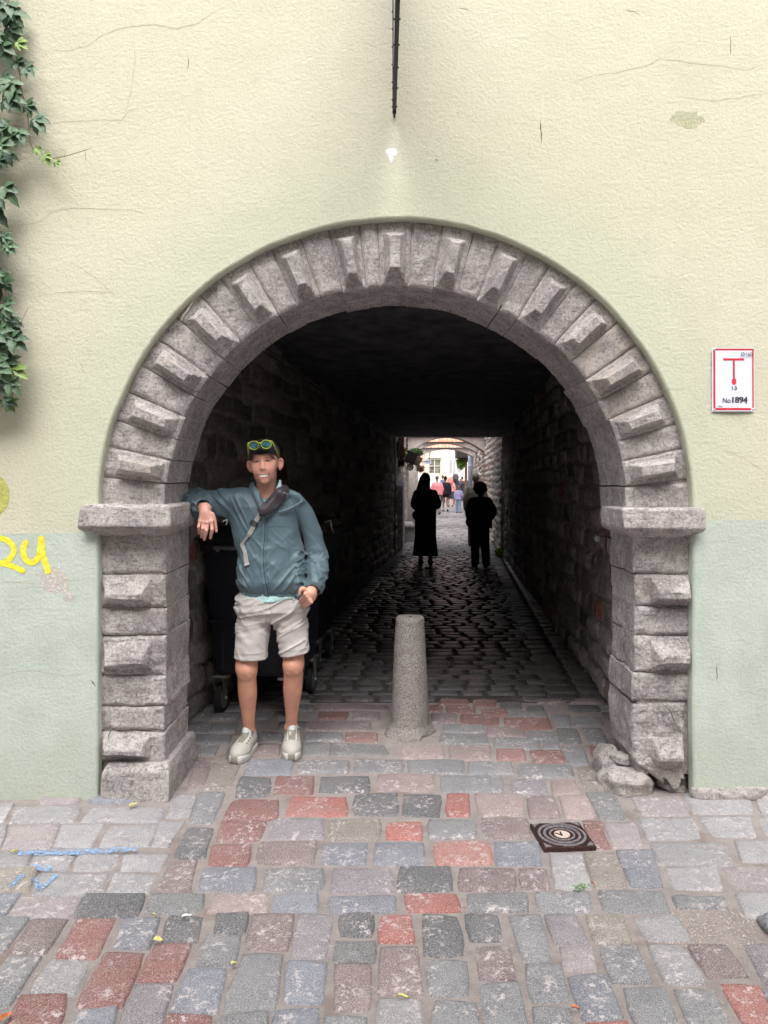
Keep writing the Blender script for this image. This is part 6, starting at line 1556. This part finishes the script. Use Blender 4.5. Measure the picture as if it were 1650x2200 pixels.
# V opening and neck hole
J.cone(Q3(573, 1060, 4.18), Q3(573, 1020, 4.16), .058, .070, .008, 's'); J.chain([Q3(576, 1050, 4.11), Q3(571, 1075, 4.07), Q3(568, 1098, 4.055)], [.050, .030, .010], .006, 's')
# hollow cuffs
J.cone(P(436, 1088, 3.985), P(443, 1091, 3.90), .036, .040, .006, 's'); J.cone(P(673, 1262, 4.12), P(668, 1285, 4.06), .040, .046, .006, 's')
J.put((-.7, 3.9, .85), (-.35, 4.4, 1.0), lambda X, Y, Z: -(-(X-P(676, 0, 4.12)[0])*.45+(Z-P(0, 1268, 4.12)[2])*.9)+0*Y-(-.0) if False else np.where(X > P(650, 0, 4.12)[0], ((P(0, 1272, 4.12)[2]-Z)*.86+(X-P(676, 0, 4.12)[0])*-.5)*-1, 1.)+0*Y, .004, 's') if False else None
JV, JQ = J.nets()
jk = npmesh('jacket', JV, JQ, NYL, man)
jt = BVHTree.FromPolygons([tuple(v) for v in JV], [tuple(int(i) for i in q) for q in JQ])
camv = Vector((0, 0, CH))
def hit(px, py, off=.002, tree=None, Yd=4.08):
    dv = Vector(tuple(P(px, py, 1.)))-camv; dv.normalize(); r = (tree or jt).ray_cast(camv, dv)
    if r[0] is None: return Vector(tuple(P(px, py, Yd)))
    return r[0]-dv*off
def ribbon(pts, w, name, mat, parent, off=.002, th=.002, tree=None, sub=6, smoothk=2, Yd=4.08):
    pp = []
    for i in range(len(pts)-1):
        for j in range(sub): t = j/sub; pp.append((pts[i][0]*(1-t)+pts[i+1][0]*t, pts[i][1]*(1-t)+pts[i+1][1]*t))
    pp.append(pts[-1]); ws = w if hasattr(w, '__len__') else [w]*len(pp)
    if len(ws) != len(pp): ws = list(np.interp(np.linspace(0, 1, len(pp)), np.linspace(0, 1, len(ws)), ws))
    h3 = [hit(a, b, off, tree, Yd) for a, b in pp]; ys = np.array([h.y for h in h3])
    for _ in range(smoothk): 
        y2 = ys.copy(); y2[1:-1] = np.minimum(ys[1:-1], (ys[:-2]+ys[2:])/2*.5+ys[1:-1]*.5); ys = y2
    mb = MB(); vs = []
    for i, (a, b) in enumerate(pp):
        Yc = ys[i]; c = P(a, b, Yc); p0 = pp[max(i-1, 0)]; p1 = pp[min(i+1, len(pp)-1)]; dx, dz = p1[0]-p0[0], -(p1[1]-p0[1]); L_ = math.hypot(dx, dz) or 1; nx, nz = -dz/L_, dx/L_
        for s_, o in ((-1, 0), (1, 0), (1, -th), (-1, -th)): vs.append((c[0]+nx*ws[i]/2*s_, c[1]+o, c[2]+nz*ws[i]/2*s_))
    n = len(pp); fs = [(4*i+j, 4*i+(j+1) % 4, 4*i+4+(j+1) % 4, 4*i+4+j) for i in range(n-1) for j in range(4)]+[(0, 1, 2, 3), (4*n-1, 4*n-2, 4*n-3, 4*n-4)]
    mb.add(vs, fs); return mb.build(name, mat, parent, smooth=False)
M['zipdark'] = simple('dark_zip', (.02, .035, .045), .5, bmp=0); NYL2 = m_cloth('nylon_placket', (.095, .16, .20), .42, .1, .001, .05, .6)
zp = [(568, 1108), (567.5, 1150), (564, 1180), (563.5, 1205), (567, 1240), (575, 1281)]
ribbon(zp, .022, 'placket', NYL2, jk, .0015, .002, smoothk=4); ribbon([(a+1.8, b) for a, b in zp], .004, 'zip', M['zipdark'], jk, .0048, .0006, smoothk=4)
ribbon([(a+7.5, b) for a, b in zp], .0012, 'seam', M['zipdark'], jk, .001, .0004, smoothk=0); ribbon([(a-4.8, b) for a, b in zp], .0010, 'seam', M['zipdark'], jk, .0012, .0004, smoothk=0)
ribbon([(574, 1132), (600, 1131), (625, 1133), (632, 1140)], .0012, 'seam', M['zipdark'], jk, .001, .0004, smoothk=0); ribbon([(545, 1131), (562, 1132)], .0012, 'seam', M['zipdark'], jk, .001, .0004, smoothk=0)
ribbon([(631, 1080), (636, 1100), (640, 1130), (645, 1150)], .0014, 'seam', M['zipdark'], jk, .001, .0004, smoothk=0)
ribbon([(622, 1175), (621, 1200), (620, 1215)], .0012, 'seam', M['zipdark'], jk, .001, .0004, smoothk=0)
M['mintline'] = simple('pale_reflective', (.6, .72, .72), .4, bmp=0)
ribbon([(637, 1233), (641, 1243)], .0022, 'pocket_pull', M['mintline'], jk, .001, .001)
ribbon([(598, 1087), (613, 1084), (614, 1087), (604, 1089)], .002, 'logo', M['zipdark'], jk, .001, .0006, smoothk=0)
mb = MB(); mb.tube([tuple(P(478, 1121, 4.12)), tuple(P(485, 1117, 4.13)), tuple(P(489, 1116, 4.14))], .0014, 5); mb.tube([tuple(P(487, 1117, 4.13)), tuple(P(488, 1122, 4.12)), tuple(P(486, 1128, 4.12))], .0014, 5); mb.build('zip_pull', M['mintline'], jk)
# shirt in the neck opening
def shirtmat():
    t = NT('shirt'); v = t.vor(160); n = t.noise(90, 3)
    return t.out(t.mix(t.ramp(v, .3, .5), (.16, .30, .44), (.52, .64, .70)), .8, t.bump(n, .002))
SM = shirtmat()
T = SDF((-.80, 4.0, 1.35), (-.52, 4.42, 1.64), .004)
T.stack([(jz(1110), jx(575), 4.215, .115, .112), (jz(1085), jx(574), 4.215, .105, .094), (jz(1068), jx(573), 4.22, .080, .074), (jz(1056), jx(573), 4.225, .066, .066), (jz(1046), jx(575), 4.225, .065, .066)], .01)
T.chain([Q3(598, 1050, 4.16), Q3(600, 1036, 4.18)], [.016, .012], .01)
T.cone(Q3(574, 1066, 4.19), Q3(574, 1020, 4.16), .055, .072, .006, 's'); T.chain([Q3(576, 1048, 4.11), Q3(573, 1074, 4.08)], [.034, .010], .006, 's')
T.disp(lambda X, Y, Z: -.004*ridg(fbm(X*30, Y*10, Z*18, 5, 2)))
sdfmesh(T, 'shirt', SM, man)
# pale t-shirt showing under the jacket hem
T = SDF((-.88, 4.0, .86), (-.38, 4.42, .98), .004)
T.stack([(jz(1287), jx(582), YJ, .110, .122), (jz(1281), jx(585), YJ, .172, .120), (jz(1268), jx(585), YJ, .175, .118)], .006); T.disp(lambda X, Y, Z: -.002*ridg(fbm(X*25, Y*5, Z*20, 6, 2)))
sdfmesh(T, 't_shirt', simple('mint_jersey', (.42, .66, .64), .8, bmp=.001), man)
# ---------- shorts
S = SDF((-.92, 3.95, .50), (-.36, 4.45, .96), .0042)
S.stack([(jz(1334), jx(586), 4.215, .11, .095), (jz(1322), jx(585), 4.215, .172, .11), (jz(1310), jx(586), 4.215, .197, .13), (jz(1285), jx(585), 4.215, .192, .122), (jz(1276), jx(585), 4.215, .18, .112)], .02, p=2.6)
S.chain([Q3(549, 1296, 4.21), Q3(545, 1350, 4.205), Q3(541, 1384, 4.19), Q3(539.5, 1422, 4.18)], [.092, .097, .094, .094], .035)
S.chain([Q3(620, 1296, 4.215), Q3(626, 1345, 4.21), Q3(631, 1380, 4.20), Q3(634.5, 1416, 4.19)], [.090, .091, .087, .086], .035)
S.disp(lambda X, Y, Z: -.012*ridg(dirn(X, Z, 12, 26, 6, 3.3, Y), 3.2)*np.clip((1400-(HY+(CH-Z)*381))/120, .25, 1)*(X < jx(588))-.012*ridg(dirn(X, Z, 28, 24, 5, 5.6, Y), 3.2)*(X >= jx(588))-.008*ridg(dirn(X, Z, -50, 16, 6, 2.2, Y), 3.)*(X < jx(575))+.004)
# straight hems
def hem(X, Y, Z):
    za = jz(1411)+.0*(X-jx(541))+(X-jx(541))*-.03; zb = jz(1403)+(X-jx(634))*.17
    return np.where(X < jx(588), Z-za, Z-zb)+0*Y
S.put((-.95, 3.95, .50), (-.3, 4.45, .62), hem, .003, 's')
S.chain([Q3(540, 1445, 4.18), Q3(541, 1392, 4.19)], [.088, .083], .004, 's'); S.chain([Q3(635, 1445, 4.19), Q3(632, 1388, 4.20)], [.080, .076], .004, 's')
SHM = m_cloth('pale_cotton_shorts', (.49, .46, .45), .85, .1, .004, .06, .3)
SV, SQ = S.nets(); so = npmesh('shorts', SV, SQ, SHM, man); stt = BVHTree.FromPolygons([tuple(v) for v in SV], [tuple(int(i) for i in q) for q in SQ])
M['seamg'] = simple('seam_grey', (.30, .28, .275), .9, bmp=0)
ribbon([(505, 1405), (520, 1407), (545, 1406), (576, 1402)], .0014, 'hem_seam', M['seamg'], so, .0012, .0005, stt, smoothk=0); ribbon([(601, 1397), (620, 1400), (645, 1397), (667, 1390)], .0014, 'hem_seam', M['seamg'], so, .0012, .0005, stt, smoothk=0)
ribbon([(580, 1293), (580, 1305), (583, 1318)], .0016, 'fly_seam', M['seamg'], so, .0012, .0005, stt, smoothk=0); ribbon([(514, 1318), (513, 1345), (511, 1359), (502, 1359)], .0014, 'pocket_seam', M['seamg'], so, .0012, .0005, stt, smoothk=0)
ribbon([(625, 1325), (627, 1358), (642, 1356)], .0012, 'pocket_seam', M['seamg'], so, .0012, .0005, stt, smoothk=0)
# pocket flap across the hand, drawcord loop
ribbon([(648, 1279), (653, 1284), (659, 1293), (664, 1300)], .010, 'pocket_edge', SHM, so, .002, .003, stt)
mb = MB(); mb.tube([tuple(P(631.5+4.2*math.sin(a)*(1 if a < 3.14 else 1), 1282-9*math.cos(a), 4.055)) for a in np.linspace(0, 2*math.pi, 17)], .0013, 5, cap=False); mb.ball(P(630, 1294, 4.052), .0035, 8); mb.build('drawcord', M['ink'], so, smooth=True)
# ---------- shoes
def shoe(toe, heel, label_w=.0):
    ax_ = (toe-heel); L_ = np.linalg.norm(ax_[:2]); d_ = np.array((ax_[0], ax_[1], 0))/L_; s_ = np.array((-d_[1], d_[0], 0)); s_ = -s_
    R_m = np.stack([d_, s_, np.array((0, 0, 1.))], 1); FR = (np.array((heel[0], heel[1], 0.014)), R_m.tolist()); c = (toe+heel)/2
    def N(): S = SDF(c-np.array((.2, .2, c[2]+.01)), c+np.array((.2, .2, .16)), .0032); S.fr = FR; return S
    U = N(); U.chain([(.045, 0, .055), (.13, 0, .05), (.205, 0, .040), (.245, 0, .034)], [.044, .047, .043, .030], .02)
    U.ell((.18, 0, .036), (.088, .054, .040), .02); U.chain([(.052, 0, .07), (.066, 0, .105)], [.040, .040], .015)
    U.chain([(.11, 0, .088), (.098, 0, .122)], [.022, .020], .012)
    U.cone((.060, 0, .100), (.058, 0, .16), .034, .040, .005, 's')
    U.put((0, -.06, -.03), (.3, .06, .02), lambda X, Y, Z: Z-.014+0*X+0*Y, .003, 's')
    VV, QQ = U.nets(); l = (VV-FR[0]) @ R_m; a, b, h_ = l[:, 0], l[:, 1], l[:, 2]
    cu = np.tile(np.array((.50, .49, .455)), (len(VV), 1)); ol = np.array((.27, .26, .215)); lg = np.array((.40, .42, .38))
    tg = (np.abs(b) < .028-.05*a) & (a < .20) & (a > .05) & (h_ > .04); cu[tg] = ol
    sd = (np.abs(b) > .030) & (a < .17) & (h_ < .066+.0*a) & (h_ > .03); cu[sd] = lg; cu[(a > .06) & (a < .12) & (h_ > .098)] = ol
    ed = (np.abs(np.abs(b)-.025) < .004) & (a < .19) & (a > .06) & (h_ > .04); cu[ed] = (.68, .67, .63)
    cu[(h_ > .114)] = (.62, .66, .64)
    for q in (.09, .12, .15, .18):
        cu[(((a-q)/.006)**2+((np.abs(b)-.033)/.006)**2) < 1] = (.16, .17, .15)
    sh_ = npmesh('shoe', VV, QQ, vcolmat('shoe_mesh', .8, 300, .15, .0008), man, cu)
    O = N(); O.chain([(.035, 0, .012), (.12, .0, .010), (.20, .0, .012), (.248, 0, .018)], [.045, .050, .054, .042], .015)
    O.put((-.02, -.06, -.05), (.3, .06, .0), lambda X, Y, Z: -Z*1.-.004+0*X+0*Y if False else Z-(-.014)+0*X+0*Y, .002, 's')
    O.put((-.02, -.07, .024), (.32, .07, .09), lambda X, Y, Z: -(Z-.026-np.clip(X-.21, 0, 1)*.12)+0*Y, .003, 's')
    for q in np.arange(.03, .25, .027): O.cone((q, -.07, .004), (q, .07, .004), .0055, .0055, .003, 's')
    VV, QQ = O.nets(); l = (VV-FR[0]) @ R_m; cs = np.tile(np.array((.66, .65, .62)), (len(VV), 1)); cs[(l[:, 0] > .262-.006) & (np.abs(l[:, 1]) < .020)] = (.25, .245, .2)
    npmesh('sole', VV, QQ, vcolmat('sole_foam', .7, 80, .1, .001), sh_, cs)
    mb = MB()
    for q in (.098, .113, .128):
        zt = .112-(q-.09)*.75; pts = [FR[0]+R_m @ np.array((q+.008*(abs(v)/.028), v, zt-.35*abs(v)-6*v*v)) for v in np.linspace(-.028, .028, 9)]; mb.tube([tuple(p) for p in pts], .0019, 5)
    mb.build('laces', simple('dark_lace', (.07, .075, .06), .8, bmp=0), sh_, smooth=True)
    return FR, R_m, sh_
shoe(np.array((-.822, 4.075, 0)), np.array((-.772, 4.36, 0))); FRL, RML, shl = shoe(np.array((-.513, 4.125, 0)), np.array((-.541, 4.405, 0)))
M['tagw'] = simple('white_print', (.85, .86, .85), .6, bmp=0)
mb = MB(); cqq = P(623.5, 1573.5, 4.235)
mb.tube([(cqq[0]+.0055*math.cos(a), cqq[1], cqq[2]+.0055*math.sin(a)) for a in np.linspace(0, 2*math.pi, 12)], .0016, 5, cap=False); mb.tube([(cqq[0]-.005, cqq[1], cqq[2]-.02), (cqq[0]-.004, cqq[1], cqq[2]-.011), (cqq[0]+.001, cqq[1], cqq[2]-.007), (cqq[0]+.005, cqq[1], cqq[2]-.011), (cqq[0]+.006, cqq[1], cqq[2]-.02)], .0015, 5); mb.build('tongue_mark', M['tagw'], shl, smooth=True)
# ---------- hair, cap
S = SDF(HO-.16, HO+.2, .0035); S.fr = HFR; S.ell((0, .088, .026), (.0795, .100, .090), .01); S.put((-.12, -.05, -.2), (.12, .25, -.012), lambda X, Y, Z: Z+.018+0*X+0*Y, .004, 's')
S.put((-.12, -.12, -.1), (.12, .04, .2), lambda X, Y, Z: Y-.052+0*X+0*Z, .006, 's'); S.disp(lambda X, Y, Z: .002*(fbm(X*90, Y*90, Z*60, 4, 2)-.5)*2)
sdfmesh(S, 'hair', M_hair, man, (.13, .11, .10))
CAPM = m_cloth('navy_cap_cloth', (.016, .016, .026), .75, .1, .002, .1, .3)
S = SDF(HO-.2, HO+.26, .0038); S.fr = HFR; S.ell((0, .086, .034), (.086, .108, .094), .01); S.ell((0, .05, .05), (.078, .072, .066), .02)
S.put((-.12, -.1, -.2), (.12, .3, .02), lambda X, Y, Z: Z-(.034-.12*np.clip(Y-.02, 0, .2))+0*X, .003, 's')
cap = sdfmesh(S, 'cap', CAPM, man)
mb = MB(); nu, nv = 24, 9; vs = []
for lay in (0, 1):
    for i in range(nu+1):
        for j in range(nv+1):
            u = -1+2*i/nu; v = j/nv; xw = .077*u*(1-.05*v)
            y0_ = .015+.05*(u*u); yf = -.062+.085*u**4+.012*u*u
            yy = y0_*(1-v)+yf*v; zz_ = .053-.056*abs(u)**2.+.012*v*(1-u*u)+.003*lay
            vs.append(tuple(hw((xw, yy, zz_))))
fs = []; I_ = lambda l_, i, j: l_*(nu+1)*(nv+1)+i*(nv+1)+j
for i in range(nu):
    for j in range(nv): fs.append((I_(0, i, j), I_(0, i+1, j), I_(0, i+1, j+1), I_(0, i, j+1))); fs.append((I_(1, i, j), I_(1, i, j+1), I_(1, i+1, j+1), I_(1, i+1, j)))
    fs.append((I_(0, i, nv), I_(0, i+1, nv), I_(1, i+1, nv), I_(1, i, nv)))
mb.add(vs, fs); mb.build('brim', CAPM, cap, smooth=True)
# ---------- sunglasses on the cap
sgl = thing('sunglasses', 'yellow green round sunglasses with mirrored lenses resting on the navy cap', 'sunglasses', tuple(hw((0, -.05, .09))))
M['lime'] = simple('lime_plastic', (.50, .56, .06), .35, bmp=0); M['mirror'] = simple('mirrored_teal_lens', (.10, .30, .34), .06, metal=.85, bmp=0)
def lens_pt(cx, a, r=1., y=-.050, tl=.35): 
    X_ = cx+.0285*r*math.cos(a); Z_ = .0225*r*math.sin(a); return hw((X_, y-Z_*tl*-1.0*-1, .088+Z_))
mb = MB()
for cx in (-.0335, .0335): mb.tube([tuple(lens_pt(cx, a)) for a in np.linspace(0, 2*math.pi, 29)], .0026, 7, cap=False)
mb.tube([tuple(hw((-.0085, -.054, .094))), tuple(hw((0, -.056, .099))), tuple(hw((.0085, -.054, .094)))], .0042, 7)
for s_ in (-1, 1):
    mb.tube([tuple(hw((s_*.052, -.052, .103))), tuple(hw((s_*.066, -.050, .102)))], .0048, 7)
    mb.tube([tuple(hw((s_*.066, -.050, .102))), tuple(hw((s_*.076, .0, .062))), tuple(hw((s_*.084, .055, .02)))], .003, 6)
mb.build('frame', M['lime'], sgl, smooth=True)
for cx in (-.0335, .0335):
    mb = MB(); n = 28; vs = [tuple(lens_pt(cx, 0, 0))]
    for rr_ in (.5, 1.): vs += [tuple(lens_pt(cx, 2*math.pi*i/n, rr_, y=-.050+.003*rr_*rr_)) for i in range(n)]
    mb.add(vs, [(0, 1+i, 1+(i+1) % n) for i in range(n)]+[(1+i, 1+n+i, 1+n+(i+1) % n, 1+(i+1) % n) for i in range(n)]); mb.build('lens', M['mirror'], sgl, smooth=True)
# ---------- bracelets
bl = thing('bracelet', 'thin beaded pinkish bracelets round the wrist of the leaning man', 'bracelet', tuple(P(441, 1094, 3.95)))
mb = MB()
for k_ in range(2):
    c = P(440.5, 1091.5+3*k_, 3.955)
    for i in range(30): a = 2*math.pi*i/30; mb.ball((c[0]+.034*math.cos(a), c[1]+.027*math.sin(a), c[2]+.012*math.cos(a)*.6+.006*math.sin(a)), .0021, 6)
mb.build('beads', simple('pink_beads', (.55, .38, .32), .5, nsc=200, amp=.4, bmp=0), bl, smooth=True)
# ---------- sling bag
sb = thing('sling_bag', 'dark purple black sling bag with grey webbing strap across the chest of the leaning man', 'bag', tuple(P(590, 1070, 4.05)))
BG = SDF((-.72, 3.9, 1.33), (-.50, 4.25, 1.60), .0036)
def hp(px, py, off): h_ = hit(px, py, off); return np.array(h_)
p1 = hp(603, 1062, .012); p2 = hp(588, 1081, .018); p3 = hp(566, 1098, .014)
p1[1] = min(p1[1], 4.10); p2[1] = min(p2[1], p1[1]-.005); 
BG.chain([p1, p2, p3], [.027, .031, .025], .012, sc=(1, .75, 1)); BG.cone(p1, hp(611, 1052, .01), .024, .020, .01)
BG.disp(lambda X, Y, Z: -.006*ridg(dirn(X, Z, 45, 30, 9, 2.2, Y), 2)-.003*fbm(X*30, Y*30, Z*30, 8))
sdfmesh(BG, 'pouch', m_cloth('purple_black_nylon', (.035, .028, .036), .5, .1, .003, .15, .5), sb)
M['webb'] = simple('grey_webbing', (.32, .32, .31), .8, nsc=300, amp=.2, bmp=.0008)
ribbon([(560, 1103), (553, 1114), (546, 1128), (539, 1142), (533, 1152)], .024, 'strap', M['webb'], sb, .006, .0025)
ribbon([(534, 1150), (526, 1160), (520, 1170), (526, 1185), (531, 1214)], [.010, .012, .022, .022, .022], 'strap_end', M['webb'], sb, .010, .0025)
ribbon([(529.5, 1210), (531, 1214)], .026, 'strap_tip', simple('strap_tip', (.5, .5, .49), .6, bmp=0), sb, .012, .003)
mb = MB()
for o in (-4, 0, 4): c = hit(545+o*.5, 1124-o, .014); mb.box(-.016, .016, -.002, .003, -.0022, .0022, Matrix.Rotation(math.radians(28), 3, 'Y'), tuple(c))
for o in (-1, 1): c = hit(545+o*6.2, 1124+o*3.2, .013); mb.box(-.002, .002, -.002, .004, -.013, .013, Matrix.Rotation(math.radians(28), 3, 'Y'), tuple(c))
mb.build('buckle', M['ink'], sb, bevel=.0006)
mb = MB(); c = np.array(hit(606, 1056, .024)); mb.box(-.030, .022, -.008, .012, -.013, .013, Matrix.Rotation(math.radians(33), 3, 'Y'), tuple(c)); mb.build('zip_cover', M['ink'], sb, bevel=.004)
mb = MB(); mb.tube([tuple(hit(594, 1049, .05)), tuple(hit(600, 1050, .046)), tuple(hit(612, 1059, .044))], .0022, 6); mb.tube([tuple(hit(604, 1043, .03)), tuple(hit(610, 1052, .035)), tuple(hit(616, 1062, .03))], .002, 5); mb.build('trim_cord', simple('pale_cord', (.62, .58, .52), .6, bmp=0), sb, smooth=True)
